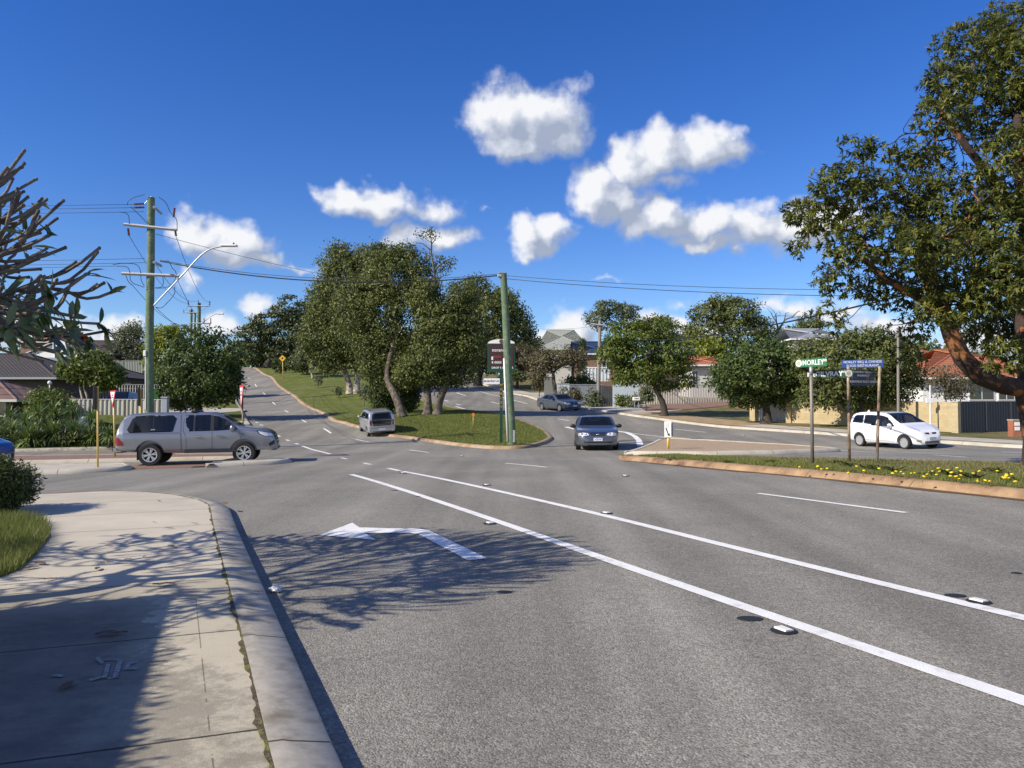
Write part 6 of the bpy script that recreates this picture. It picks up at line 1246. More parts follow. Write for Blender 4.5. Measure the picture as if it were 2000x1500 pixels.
def slats(name, label, pts, top, m, w=.09, gap=.06, off=.1, railm=None, th=.03):
    P = densify(pts, w + gap); z = T(P[:, 0], P[:, 1]) + off; pl = [np.array(p[:2]) for p in pts]; ps = np.r_[0, np.cumsum([np.linalg.norm(b - a) for a, b in zip(pl[:-1], pl[1:])])]; seg = np.r_[0, np.cumsum(np.linalg.norm(np.diff(P, axis=0), axis=1))]; zt = np.interp(seg, ps, top)
    o = thing(name, label, 'fence', (P[0, 0], P[0, 1], z[0])); B = np.array(o.location); t = np.gradient(P, axis=0); an = np.arctan2(t[:, 1], t[:, 0]); n = offset(P, 1.) - P; mb = MB()
    for i in range(len(P)): mb.box((P[i, 0], P[i, 1], (z[i] + zt[i]) / 2), (w, th, zt[i] - z[i]), an[i])
    mb.build('slats', m, o, origin=B)
    for f_ in (.15, .9):
        r_ = MB(); r_.tube([(P[i, 0] + n[i, 0] * .045, P[i, 1] + n[i, 1] * .045, z[i] + (zt[i] - z[i]) * f_) for i in sorted(set(list(range(0, len(P), 8)) + [len(P) - 1]))], .03, 4); r_.build('rail', railm or m, o, origin=B)
    r_ = MB(); r_.tube([(P[i, 0], P[i, 1], zt[i] + .02) for i in sorted(set(list(range(0, len(P), 8)) + [len(P) - 1]))], .04, 4); r_.build('capping', railm or M_FGREY, o, origin=B)
    return o
slats('fence', 'pale picket fence with dark gaps beside the garden tree', [(xat(170, 67), 67), (xat(322, 67), 67)], [zat(752, 67), zat(752, 67)], M_FCREAM, .07, .17, off=-1)
a, b, c = gl([(1245, 791), (1340, 788.5), (1443, 784)], .1); slats('fence', 'long grey slatted fence behind the feathery tree and red drive', [a, b, c], [at(1245, 753, a[1])[2], at(1340, 752, b[1])[2], at(1443, 753, c[1])[2]], M_SLATG, .14, .085)
def wallrun(name, label, pts, top, m, th=.22, capm=None, cat='wall', off=.0, cap=.06):
    o = thing(name, label, cat, (pts[0][0], pts[0][1], T(pts[0][0], pts[0][1]))); B = np.array(o.location); P = [np.array(p[:2]) for p in pts]; mb = MB(); cb = MB()
    for i, (a, b) in enumerate(zip(P[:-1], P[1:])):
        d = b - a; L = np.linalg.norm(d); an = math.atan2(d[1], d[0]); nn = np.array([-d[1], d[0]]) / L * th / 2; zb = min(T(*a), T(*b)) - .1 + off
        vs = []
        for q, zt in ((a, top[i]), (b, top[i + 1])):
            for s in (-1, 1): vs += [(q[0] + nn[0] * s, q[1] + nn[1] * s, zb), (q[0] + nn[0] * s, q[1] + nn[1] * s, zt)]
        mb.add(vs, [(0, 1, 5, 4), (2, 6, 7, 3), (1, 3, 7, 5), (0, 4, 6, 2), (0, 2, 3, 1), (4, 5, 7, 6)]); cb.tube([(a[0], a[1], top[i] + .03), (b[0], b[1], top[i + 1] + .03)], th * .62, 4)
    mb.build('brickwork', m, o, origin=B)
    if capm: 
        k_ = MB()
        for i, (a, b) in enumerate(zip(P[:-1], P[1:])):
            c_ = (a + b) / 2; d = b - a; k_.box((c_[0], c_[1], (top[i] + top[i + 1]) / 2 + cap / 2), (np.linalg.norm(d) + .02, th + .08, cap), math.atan2(d[1], d[0]))
        k_.build('coping', capm, o, origin=B)
    return o
wl = gl([(1546, 827), (1660, 832), (1760, 838), (1872, 846)], .1); wt = [at(1546, 777.5, wl[0][1])[2], at(1660, 779, wl[1][1])[2], at(1760, 783, wl[2][1])[2], at(1872, 786, wl[3][1])[2]]
wallrun('brick_wall', 'long cream brick garden wall shaded by the wide olive tree', wl, wt, M_CBRICK, .22, None)
d_ = gl([(1467, 822.5), (1484, 823.5)], .1); a_ = np.array(d_[0]); dirw = np.array(wl[1]) - np.array(wl[0]); dirw /= np.linalg.norm(dirw)
def pillar(label, px, py, ptop, w, m=M_CBRICK):
    g = G(px, py, .1); o = thing('brick_pillar', label, 'pillar', g); h = at(px, ptop, g[1])[2] - g[2]; an = math.atan2(dirw[1], dirw[0]); mb = MB(); mb.box((0, 0, h / 2 - .1), (w, w, h + .2), an); mb.build('brickwork', m, o); MB().box((0, 0, h + .03), (w + .06, w + .06, .06), an).build('coping', M_CONC, o); return o
pillar('square cream brick pillar at the grass end of the wall', 1473, 823, 773, .42); pillar('cream brick pier between the white gate and the long wall', 1543, 827, 778, .36)
pillar('cream brick pier where the long wall meets the charcoal fence', 1868, 847, 786, .34)
g0, g1 = gl([(1484, 824), (1538, 826)], .1); slats('gate', 'white slatted gate between two cream brick pillars', [g0, g1], [at(1484, 780, g0[1])[2], at(1538, 780, g1[1])[2]], mat('white_slat', (.58, .56, .54), .7, var=.15), .10, .05)
g0, g1 = gl([(1874, 846), (1998, 842)], .1); g2 = np.array(g1) + (np.array(g1) - np.array(g0)) * .8; ribbed('fence', 'charcoal profiled metal fence before the white walled house', [g0, g1, g2], [at(1874, 785.5, g0[1])[2], at(1998, 785, g1[1])[2], at(1998, 785, g1[1])[2] + .05], M_FDARK, .25, .03)
def ww(label, pxs, y0, Y, m, th=.2): 
    pts = [(xat(px, Y), Y) for px in pxs]; wallrun('garden_wall', label, pts, [zat(y, Y) for y in y0], m, th, M_FASC)
ww('pale blue rendered garden wall behind the corner shrubs', (1088, 1112), (750, 750), 71, M_PBLUE); ww('pale blue rendered wall panels right of the dark gate', (1197, 1247), (748, 750), 67, M_PBLUE)
ww('low grey rendered wall end beside the reddish shrub', (1063, 1084), (736, 737), 76, M_FGREY, .4)
ww('dark shaded rendered wall behind the straggly shrubs', (1112, 1176), (752, 752), 71.5, mat('grey_render', (.22, .24, .26), .8, var=.1))
gt = thing('gate', 'dark timber gate beside the pale grey utility pole', 'gate', (xat(1187, 68), 68, T(xat(1187, 68), 68))); zt = zat(754, 68) - gt.location[2]; mb = MB(); [mb.box((-.45 + i * .15, 0, zt / 2), (.13, .04, zt)) for i in range(7)]; mb.build('boards', M_FDARK, gt); mb = MB(); [mb.box((x, .05, zt / 2), (.12, .12, zt + .1)) for x in (-.6, .6)]; mb.build('posts', M_FDARK, gt)
# letterboxes, boulders, bins
g = G(1243, 803, .15); o = thing('letterbox', 'white letterbox on two thin legs beside the red drive', 'letterbox', g); s_ = g[1] / FPX; mb = MB(); mb.box((0, 0, 24 * s_), (14 * s_, .3, 7 * s_), bev=.03); mb.build('box', M_WALLW, o); [MB().box((x, 0, 10.5 * s_), (.06, .06, 21 * s_)).build('leg', M_FASC, o) for x in (-.16, .16)]; MB().box((0, -.155, 24.5 * s_), (.3, .02, .04)).build('slot', M_BLACK, o)
g = G(1982, 852, .15); o = thing('brick_letterbox', 'red brick letterbox pillar with two white plates beside the big tree', 'letterbox', g); s_ = g[1] / FPX; mb = MB(); mb.box((0, 0, 15 * s_), (16 * s_, .4, 31 * s_)); mb.build('brickwork', M_RBRICK, o); [MB().box((-.01, -.215, z * s_), (9.5 * s_, .03, 7 * s_)).build('plate', M_WALLW, o) for z in (15, 24)]; MB().box((0, 0, 31 * s_ + .02), (17.5 * s_, .45, .05)).build('coping', M_CONC, o)
g2 = MB().box((0, 0, 13 * s_), (9 * s_, .3, 27 * s_), bev=.02); g = G(1995, 852, .15); o = g2.build('meter_pillar', M_CONC); o.location = tuple(g); tag(o, 'plain concrete pillar beside the red brick letterbox', 'pillar')
for i, (px, py, w, lb) in enumerate([(1158, 786, .5, 'square limestone block at the foot of the grey utility pole'), (1172, 786, .6, 'larger limestone block right of the first at the pole foot'), (220, 868, .5, 'pale garden boulder behind the pickup tail light')]):
    g = G(px, py, .14); o = MB().box((0, 0, w * .32), (w, w * .8, w * .64), .3 * i, bev=.08).build('boulder', M_CONC); o.location = tuple(g); tag(o, lb, 'boulder')
for px, Y, m, lb in [(307, 60, mat('bin_green', (.03, .14, .05), .5), 'green wheelie bin behind the cream fence'), (328, 44, mat('bin_navy', (.012, .014, .025), .5), 'dark wheelie bin on the driveway above the pickup roof')]:
    x = xat(px, Y); z = T(x, Y) if Y < 50 else zat(785, Y); o = thing('wheelie_bin', lb, 'bin', (x, Y, z)); mb = MB(); mb.add([(-.22, -.25, 0), (.22, -.25, 0), (.22, .25, 0), (-.22, .25, 0), (-.29, -.33, .95), (.29, -.33, .95), (.29, .33, .95), (-.29, .33, .95)], [(3, 2, 1, 0), (4, 5, 6, 7), (0, 1, 5, 4), (1, 2, 6, 5), (2, 3, 7, 6), (3, 0, 4, 7)]); mb.build('body', m, o); MB().box((0, 0, .99), (.62, .72, .08), bev=.03).build('lid', m, o); [MB().lathe([(0, -.03), (.1, -.03), (.1, .03), (0, .03)], 12, 0, (sx, .27, .1)).build('wheel', M_BLACK, o) for sx in (-.25, .25)]
gp = MB().box((0, 0, 1.1), (.32, .32, 2.2)).box((0, 0, 2.23), (.4, .4, .08)).build('gate_pillar', M_FASC); gp.location = (xat(323, 46), 46, T(xat(323, 46), 46)); tag(gp, 'grey rendered gate pillar right of the tall green power pole', 'pillar')
# ================================================================== VEHICLES
def carpaint(name, c, metal=.5, rough=.32, coat=.8): return mat(name, c, rough, metal, coat=coat)
M_TYRE = mat('tyre_rubber', (.016, .016, .017), .8); M_WELL = mat('wheel_well', (.008, .008, .008), .9); M_ALLOY = mat('alloy', (.62, .63, .65), .3, .8); M_TRIM = mat('black_trim', (.018, .018, .02), .5); M_CHROME = mat('chrome', (.75, .76, .78), .12, 1.0)
M_LAMP = mat('headlamp', (.72, .74, .77), .1, .2, coat=1.0); M_TAIL = mat('tail_lamp', (.20, .006, .012), .12, coat=1.0); M_GLASS = glassmat('car_glass', .30); M_GLASSD = glassmat('tinted_glass', .12); M_INT = mat('car_interior', (.030, .030, .033), .8); M_PLATE = mat('number_plate', (.72, .74, .78), .4); M_PLTX = mat('plate_blue', (.05, .08, .30), .5); M_AMB = mat('amber', (.65, .25, .03), .2)
def pl(P, x): return np.interp(x, [p[0] for p in P], [p[1] for p in P])
def smoothP(P, x, s=.035, n=7):
    o = np.linspace(-2, 2, n) * s; w = np.exp(-.5 * (o / s) ** 2); w /= w.sum(); return sum(wi * pl(P, x + oi) for wi, oi in zip(w, o))
def inside(p, poly):
    r = False; j = len(poly) - 1
    for i in range(len(poly)):
        if (poly[i][1] > p[1]) != (poly[j][1] > p[1]) and p[0] < (poly[j][0] - poly[i][0]) * (p[1] - poly[i][1]) / (poly[j][1] - poly[i][1] + 1e-12) + poly[i][0]: r = not r
        j = i
    return r
VIEW = {'L': (1, 1), 'R': (1, -1), 'F': (0, 1), 'B': (0, -1), 'T': (2, 1)}
class Car:
    def __init__(s, name, label, spec, paint, cat='car', group=None):
        s.sp = spec; s.o = thing(name, label, cat, (0, 0, 0), group=group); s.paint = paint
        top, bot, plan, belt = spec['top'], spec['bot'], spec['plan'], spec['belt']; x0, x1 = plan[0][0], plan[-1][0]
        k = [p[0] for p in top + plan] ; xs = np.unique(np.round(np.concatenate([np.linspace(x0, x1, 130), k, np.linspace(x0, x0 + .12, 9), np.linspace(x1 - .12, x1, 9)]), 4)); xs = xs[(xs >= x0) & (xs <= x1)]
        sm = spec.get('smooth', .035); zt, zb, w, zs = smoothP(top, xs, sm), smoothP(bot, xs, .03), smoothP(plan, xs, .02), smoothP(belt, xs, .05)
        zs = np.minimum(zs, zt - .03); tum = spec.get('tumble', .42); rr = spec.get('roof_r', .11); rings = []
        for i in range(len(xs)):
            H = zt[i] - zs[i]; r = min(rr, H * .45); ws = w[i] * .965; wr = ws - tum * max(0, H - r) * 1.0; Z = zs[i] - zb[i]
            pts = [(0, zb[i]), (w[i] * .6, zb[i]), (w[i] * .90, zb[i] + .005), (w[i] * .968, zb[i] + .10 * Z), (w[i] * .985, zb[i] + .22 * Z), (w[i] * .992, zb[i] + .42 * Z), (w[i], zb[i] + .66 * Z), (w[i] * .995, zb[i] + .86 * Z), (w[i] * .982, zs[i] - .015), (ws, zs[i] + .01)]
            for t in (.25, .5, .75, 1.0): pts.append((ws + (wr - ws) * t, zs[i] + .01 + (H - r - .01) * t))
            for a in (25, 50, 75): pts.append((wr - r * 1.25 * (1 - math.cos(R(a))) * 1.0, zt[i] - r + r * math.sin(R(a)) * .96))
            yl = pts[-1][0]; zl = pts[-1][1]
            for t in (.3, .65, 1.0): pts.append((yl * (1 - t), zl + (zt[i] - zl) * (1 - (1 - t) ** 2)))
            rings.append(pts)
        m = len(rings[0]); V = []; 
        for x, pts in zip(xs, rings):
            V += [(x, y, z) for y, z in pts] + [(x, -y, z) for y, z in pts[-2:0:-1]]
        n = 2 * m - 2; F = [(i * n + j, i * n + (j + 1) % n, (i + 1) * n + (j + 1) % n, (i + 1) * n + j) for i in range(len(xs) - 1) for j in range(n)]
        F += [tuple(range(n - 1, -1, -1)), tuple((len(xs) - 1) * n + j for j in range(n))]
        s.bm = bmesh.new(); vs = [s.bm.verts.new(v) for v in V]; [s.bm.faces.new([vs[i] for i in f]) for f in F]; bmesh.ops.recalc_face_normals(s.bm, faces=s.bm.faces)
        s.bvh = BVHTree.FromBMesh(s.bm); s.holes = []
    def hit(s, view, a, b):
        ax, sg = VIEW[view]; o = [0, 0, 0]; d = [0, 0, 0]; oth = [q for q in (0, 1, 2) if q != ax]; o[ax] = 6 * sg; d[ax] = -sg; o[oth[0]] = a; o[oth[1]] = b
        r = s.bvh.ray_cast(Vector(o), Vector(d)); return r[0], r[1]
    def decal(s, name, view, poly, m, eps=.006, cell=.06, parent=None, thick=0.0):
        bm = bmesh.new(); vs = [bm.verts.new((p[0], p[1], 0)) for p in poly]
        for t in tessellate_polygon([[Vector((p[0], p[1], 0)) for p in poly]]):
            try: bm.faces.new([vs[i] for i in t])
            except ValueError: pass
        for ax in (0, 1):
            q = [p[ax] for p in poly]
            for c in np.arange(min(q) + cell, max(q), cell):
                co = [0, 0, 0]; no = [0, 0, 0]; co[ax] = c; no[ax] = 1; bmesh.ops.bisect_plane(bm, geom=bm.verts[:] + bm.edges[:] + bm.faces[:], plane_co=co, plane_no=no, dist=1e-5)
        ax, sg = VIEW[view]; oth = [q for q in (0, 1, 2) if q != ax]; dead = []
        for v in bm.verts:
            h, nn = s.hit(view, v.co[0], v.co[1])
            if h is None: dead.append(v); continue
            v.co = h + nn * eps
        if dead: bmesh.ops.delete(bm, geom=dead, context='VERTS')
        bmesh.ops.recalc_face_normals(bm, faces=bm.faces)
        d = Vector((0, 0, 0)); d[ax] = sg
        if bm.faces and sum(f.normal.dot(d) for f in bm.faces) < 0: bmesh.ops.reverse_faces(bm, faces=bm.faces)
        me = bpy.data.meshes.new(name); bm.to_mesh(me); bm.free(); me.materials.append(m); me.polygons.foreach_set('use_smooth', [True] * len(me.polygons))
        o = bpy.data.objects.new(name, me); COL.objects.link(o); o.parent = parent or s.o; return o
    def both(s, name, poly, m, **k): return [s.decal(name, v, poly, m, **k) for v in 'LR']
    def mirror(s, name, view, poly, m, **k):
        a = s.decal(name, view, poly, m, **k); b = s.decal(name, view, [(-p[0], p[1]) for p in poly], m, **k); return a, b
    def line(s, view, pts, w, name='seam', m=None, eps=.003, parent=None):
        P = np.array(pts); L, Q = offset(densify(P, .08), w / 2), offset(densify(P, .08), -w / 2)
        return s.decal(name, view, [tuple(p) for p in L] + [tuple(p) for p in Q[::-1]], m or M_TRIM, eps, .25, parent)
    def window(s, view, poly, m=None, name='window', hole=True, frame=True, shrink=.93):
        """frame strip, pane, and the opening behind it"""
        if hole: s.holes.append((view, [((p[0] - np.mean([q[0] for q in poly])) * shrink + np.mean([q[0] for q in poly]), (p[1] - np.mean([q[1] for q in poly])) * shrink + np.mean([q[1] for q in poly])) for p in poly]))
        return s.decal(name, view, poly, m or M_GLASS, .007, .07)
    def finish(s, wells, seat=True):
        """cut wheel wells and window openings, add a lining and the body itself"""
        me = bpy.data.meshes.new('body'); s.bm.to_mesh(me); me.materials.append(s.paint); me.materials.append(M_WELL); o = bpy.data.objects.new('body', me); COL.objects.link(o)
        cut = []
        for (x, z, r) in wells:
            c = MB(); hw = s.sp['halfw']
            for sg in (-1, 1): c = MB(); c.lathe([(0, sg * (hw - .34)), (r, sg * (hw - .34)), (r, sg * (hw + .3)), (0, sg * (hw + .3))], 40, 1, (x, 0, z)); c.m = [1] * len(c.f); co = c.build('cut', [s.paint, M_WELL]); cut.append(co)
        for c in cut: md = o.modifiers.new('b', 'BOOLEAN'); md.operation = 'DIFFERENCE'; md.object = c; md.solver = 'EXACT'
        dg = bpy.context.evaluated_depsgraph_get(); me2 = bpy.data.meshes.new_from_object(o.evaluated_get(dg)); bpy.data.objects.remove(o)
        for c in cut: bpy.data.objects.remove(c)
        bm = bmesh.new(); bm.from_mesh(me2); dead = []
        for f in bm.faces:
            c = f.calc_center_median()
            for view, poly in s.holes:
                ax, sg = VIEW[view]; oth = [q for q in (0, 1, 2) if q != ax]
                if f.normal[ax] * sg > .12 and c[ax] * sg > (-9 if ax == 2 else .0 if ax == 1 else .1) and inside((c[oth[0]], c[oth[1]]), poly): dead.append(f); break
        bmesh.ops.delete(bm, geom=dead, context='FACES'); me = bpy.data.meshes.new('body'); bm.to_mesh(me)
        me.materials.clear(); me.materials.append(s.paint); me.materials.append(M_WELL); me.polygons.foreach_set('use_smooth', [True] * len(me.polygons)); me.set_sharp_from_angle(angle=R(38))
        b = bpy.data.objects.new('body', me); COL.objects.link(b); b.parent = s.o
        if s.holes:
            for v in bm.verts: v.co -= v.normal * .02
            bmesh.ops.delete(bm, geom=[f for f in bm.faces if f.material_index == 1 or f.calc_center_median().z < .45], context='FACES'); bmesh.ops.reverse_faces(bm, faces=bm.faces)
            li = bpy.data.meshes.new('interior'); bm.to_mesh(li); li.materials.clear(); li.materials.append(M_INT); lo = bpy.data.objects.new('interior', li); COL.objects.link(lo); lo.parent = s.o
        bm.free(); s.bm.free(); s.body = b
    def wheels(s, pos, r, wd, rim_r, style='alloy', spokes=6, rim=None):
        hw = s.sp['halfw']; first = None
        for (x, tyw) in pos:
            for sg in (-1, 1):
                t = MB(); c = tyw * sg; e = sg * wd / 2
                t.lathe([(rim_r, c - e), (r * .93, c - e), (r * .99, c - e * .7), (r, c - e * .3), (r, c + e * .3), (r * .99, c + e * .7), (r * .93, c + e), (rim_r * 1.02, c + e * .98), (rim_r, c + e * .7)], 36, 1, (x, 0, r)); w = t.build('wheel', M_TYRE, s.o, smooth=True)
                q = MB(); f = c + e * .86
                q.lathe([(rim_r * 1.01, f + e * .1), (rim_r * .9, f + e * .06), (rim_r * .88, f - e * .35)], 36, 1, (x, 0, r))
                for k in range(spokes):
                    for da in ((-.16, .16) if style == 'alloy' else (0,)):
                        a = 2 * math.pi * k / spokes + .2; a0 = a + da * .4; a1 = a + da; wsp = .017 if style == 'alloy' else .040
                        p0 = (x + .05 * math.cos(a0), f - e * .05, r + .05 * math.sin(a0)); p1 = (x + rim_r * .93 * math.cos(a1), f - e * .02, r + rim_r * .93 * math.sin(a1)); nx_, nz_ = -math.sin(a1) * wsp, math.cos(a1) * wsp
                        q.add([(p0[0] - nx_, p0[1], p0[2] - nz_), (p0[0] + nx_, p0[1], p0[2] + nz_), (p1[0] + nx_ * 1.25, p1[1], p1[2] + nz_ * 1.25), (p1[0] - nx_ * 1.25, p1[1], p1[2] - nz_ * 1.25), (p0[0] - nx_, p0[1] - e * .25, p0[2] - nz_), (p0[0] + nx_, p0[1] - e * .25, p0[2] + nz_), (p1[0] + nx_, p1[1] - e * .25, p1[2] + nz_), (p1[0] - nx_, p1[1] - e * .25, p1[2] - nz_)], [(0, 1, 2, 3), (0, 4, 5, 1), (2, 6, 7, 3), (1, 5, 6, 2), (3, 7, 4, 0)])
                q.lathe([(0, f + e * .04), (.055, f + e * .04), (.065, f - e * .2)], 18, 1, (x, 0, r)); q.build('rim', rim or M_ALLOY, w, smooth=True)
                d = MB(); d.lathe([(0, f - e * .45), (rim_r * .9, f - e * .45)], 24, 1, (x, 0, r)); d.build('hub_shade_disc', M_WELL if style == 'alloy' else mat('hub_shadow', (.03, .03, .032), .6), w)  # dark disc painted as the shadow between the spokes
    def mirrors(s, x, z, y, m, size=(.12, .2, .15)):
        for sg in (-1, 1): q = MB(); q.ell((x, sg * (y + size[1] * .55), z), (size[0] * .55, size[1] * .6, size[2] * .6), 14, 8); q.tube([(x + .02, sg * (y - .05), z - .05), (x, sg * (y + .05), z - .03)], .03, 6); q.build('wing_mirror', m, s.o, smooth='all')
    def seats(s, rows, w=.5, z=.55, h=.62, rhd=True):
        for i, x in enumerate(rows):
            for sg in ((-1, 1) if i == 0 else (0,)):
                q = MB(); ww = w if i == 0 else w * 2.3; q.box((x, sg * .37, z), (.5, ww, .16), bev=.05); q.box((x - .24, sg * .37, z + h * .5), (.14, ww * .92, h), bev=.05)
                for yy in ([sg * .37] if i == 0 else [-.4, .4]): q.box((x - .26, yy, z + h + .12), (.1, .26, .17), bev=.04)
                q.build('seat', M_INT, s.o, smooth=True)
    def plate(s, view, cx, cz, txt=None, w=.37, h=.12, m=None):
        ax, sg = VIEW[view]; p, nn = s.hit(view, cx, cz); q = MB(); q.box((0, 0, 0), (.018, w, h)); o = q.build('number_plate', m or M_PLATE, s.o); o.location = (p[0] + sg * .02, 0, cz)
        if txt: text_into('plate_lettering', txt, h * .72, M_PLTX, o, (sg * .011, 0, 0), (math.pi / 2, 0, math.pi / 2 * sg), bold=.001, sx=.86)
        return o
    def place(s, x, y, heading, pitch=None):
        h = np.array(heading, float); h /= np.linalg.norm(h); L = 1.4; a, b = T(x + h[0] * L, y + h[1] * L), T(x - h[0] * L, y - h[1] * L); nx_, ny_ = -h[1], h[0]; c, d = T(x + nx_ * .75, y + ny_ * .75), T(x - nx_ * .75, y - ny_ * .75)
        X = Vector((h[0] * 2 * L, h[1] * 2 * L, a - b)).normalized(); Y = Vector((nx_ * 1.5, ny_ * 1.5, c - d)).normalized(); Z = X.cross(Y).normalized(); Y = Z.cross(X)
        M = Matrix(((X[0], Y[0], Z[0], x), (X[1], Y[1], Z[1], y), (X[2], Y[2], Z[2], (a + b + c + d) / 4), (0, 0, 0, 1))); s.o.matrix_world = M; s.M = M; return s
def rrect(x0, x1, z0, z1, r=.03): return [(x0 + r, z0), (x1 - r, z0), (x1, z0 + r), (x1, z1 - r), (x1 - r, z1), (x0 + r, z1), (x0, z1 - r), (x0, z0 + r)]
# ---- silver dual cab pickup with canopy (x forward, 5.33 m) ---------------------
SIL = carpaint('silver_paint', (.26, .272, .305), .7, .34)
PK = dict(halfw=.925, tumble=.30, roof_r=.10,
 top=[(-2.66, .98), (-2.64, 1.05), (-2.60, 1.28), (-2.50, 1.55), (-2.38, 1.72), (-2.20, 1.80), (-1.6, 1.845), (-.62, 1.84), (-.2, 1.845), (.45, 1.83), (.74, 1.75), (1.18, 1.47), (1.42, 1.325), (1.6, 1.30), (2.1, 1.235), (2.36, 1.16), (2.50, 1.06), (2.58, .88), (2.63, .68), (2.66, .52)],
 bot=[(-2.66, .62), (-2.5, .52), (-1.9, .47), (-.6, .42), (1.1, .42), (1.9, .46), (2.3, .48), (2.55, .44), (2.66, .46)],
 plan=[(-2.66, .80), (-2.58, .87), (-2.4, .905), (-1.6, .925), (1.8, .925), (2.2, .905), (2.42, .85), (2.55, .74), (2.63, .60), (2.66, .5)],
 belt=[(-2.66, 1.13), (-.7, 1.15), (.7, 1.17), (1.4, 1.22), (2.0, 1.15), (2.4, 1.04), (2.66, .7)])
c = Car('pickup_truck', 'silver dual cab pickup with a matching canopy waiting at the side street', PK, SIL, 'pickup truck')
c.window('R', [(-2.22, 1.17), (-.80, 1.175), (-.69, 1.62), (-.80, 1.72), (-1.95, 1.705), (-2.12, 1.64), (-2.28, 1.26)], M_GLASSD); c.window('L', [(-2.22, 1.17), (-.80, 1.175), (-.69, 1.62), (-.80, 1.72), (-1.95, 1.705), (-2.12, 1.64), (-2.28, 1.26)], M_GLASSD)
for v in 'LR':
    c.window(v, [(-.22, 1.18), (-.13, 1.18), (-.12, 1.70), (-.30, 1.69), (-.40, 1.62), (-.36, 1.35)], M_GLASSD, 'quarter_window'); c.window(v, [(-.09, 1.18), (.44, 1.185), (.43, 1.71), (-.08, 1.705)], M_GLASSD)
    c.window(v, [(.54, 1.185), (1.36, 1.22), (1.20, 1.38), (.92, 1.57), (.70, 1.68), (.53, 1.705)], M_GLASS)
    c.line(v, [(-.52, .46), (-.53, 1.10), (-.56, 1.80)], .02, 'cab_gap'); c.line(v, [(-2.62, 1.118), (-.54, 1.125)], .014, 'canopy_seam'); c.line(v, [(.49, .52), (.49, 1.72)], .012); c.line(v, [(-.36, .55), (-.36, .95), (-.46, 1.2), (-.45, 1.6)], .01); c.line(v, [(1.42, .52), (1.46, .80), (1.40, 1.16)], .01); c.line(v, [(-.34, .53), (1.40, .53)], .01); c.line(v, [(.485, 1.18), (.48, 1.71)], .10, 'pillar_trim', eps=.008); c.line(v, [(-.112, 1.18), (-.105, 1.70)], .05, 'pillar_trim', eps=.008); c.line(v, [(-.42, 1.72), (.5, 1.735)], .016, 'window_trim')
    c.line(v, [(-1.44, 1.19), (-1.44, 1.70)], .02, 'canopy_window_bar', eps=.010)
    sg = 1 if v == 'L' else -1
    for x in (.02, .76):
        q = MB(); p, n_ = c.hit(v, x, 1.0); q.box((x, p[1] + sg * .03, 1.0), (.24, .03, .045), bev=.012); h_ = q.build('door_handle', M_CHROME, c.o, smooth=True); c.decal('handle_recess', v, rrect(x - .1, x + .1, .965, 1.03, .02), M_TRIM, .002, .1, h_) if False else None
    c.decal('fender_vent', v, [(1.30, 1.16), (1.56, 1.05), (1.60, .99), (1.46, 1.02)], mat('dark_silver', (.16, .17, .19), .4, .5), .005)
    c.decal('tail_lamp', v, [(-2.64, 1.02), (-2.56, 1.0), (-2.38, .80), (-2.40, .71), (-2.60, .72), (-2.64, .80)], M_TAIL, .012, .04)
    c.decal('headlamp_housing', v, [(1.96, 1.165), (2.46, 1.085), (2.565, .985), (2.30, .925), (2.06, 1.03)], M_TRIM, .004, .04); c.decal('headlamp', v, [(2.02, 1.14), (2.44, 1.06), (2.53, .98), (2.30, .95), (2.10, 1.04)], M_LAMP, .008, .04)
    c.decal('fog_lamp_surround', v, [(2.38, .70), (2.56, .82), (2.58, .68), (2.42, .60)], M_TRIM, .006, .04)
    q = MB(); q.box((.45, sg * .93, .46), (1.75, .14, .07), bev=.02); q.build('side_step', M_TRIM, c.o)
    q = MB(); q.box((-1.94, sg * .80, .38), (.02, .24, .34)); q.build('mud_flap', M_TRIM, c.o)
    q = MB(); q.box((-2.12, sg * .0 + sg * .90, 1.30), (.10, .03, .04), bev=.01)
q = MB(); p, _ = c.hit('R', -1.44, 1.24); q.box((-1.44, p[1] - .025, 1.25), (.14, .03, .05), bev=.012); q.build('canopy_latch', M_CHROME, c.o)
c.window('T', [(.82, .62), (1.36, .71), (1.36, -.71), (.82, -.62)], M_GLASS, 'windscreen', shrink=.9)
c.decal('grille', 'F', [(-.58, 1.06), (.58, 1.06), (.46, .70), (-.46, .70)], M_TRIM, .01, .08)
for z in (.98, .88, .78): c.decal('grille_bar', 'F', rrect(-.52, .52, z - .012, z + .012, .01), M_CHROME, .018, .15)
c.decal('bumper_intake', 'F', rrect(-.5, .5, .50, .58, .03), M_TRIM, .01, .1); c.plate('F', 0, .64)
c.decal('rear_window', 'B', rrect(-.62, .62, 1.2, 1.62, .06), M_GLASSD, .008, .08)
q = MB(); q.box((-2.68, 0, .58), (.16, 1.62, .2), bev=.04); q.build('rear_bumper', M_CHROME, c.o, smooth=True); q = MB(); q.tube([(-2.5, 0, .48), (-2.85, 0, .46)], .035, 8); q.box((-2.83, 0, .50), (.05, .05, .14)); q.ell((-2.83, 0, .57), (.03, .03, .03), 8, 6); q.build('tow_bar', M_TRIM, c.o)
for x in (-1.95, -1.0): pass
for x in (-.15,): q = MB(); q.box((x, 0, 1.875), (.14, 1.35, .06), bev=.02); [q.box((x, s_ * .66, 1.86), (.18, .1, .09), bev=.03) for s_ in (-1, 1)]; q.build('roof_rack_bar', M_TRIM, c.o, smooth=True)
q = MB(); q.box((.85, 0, 1.855), (.14, 1.3, .05), bev=.02); q.build('roof_rack_bar', M_TRIM, c.o, smooth=True) if False else None
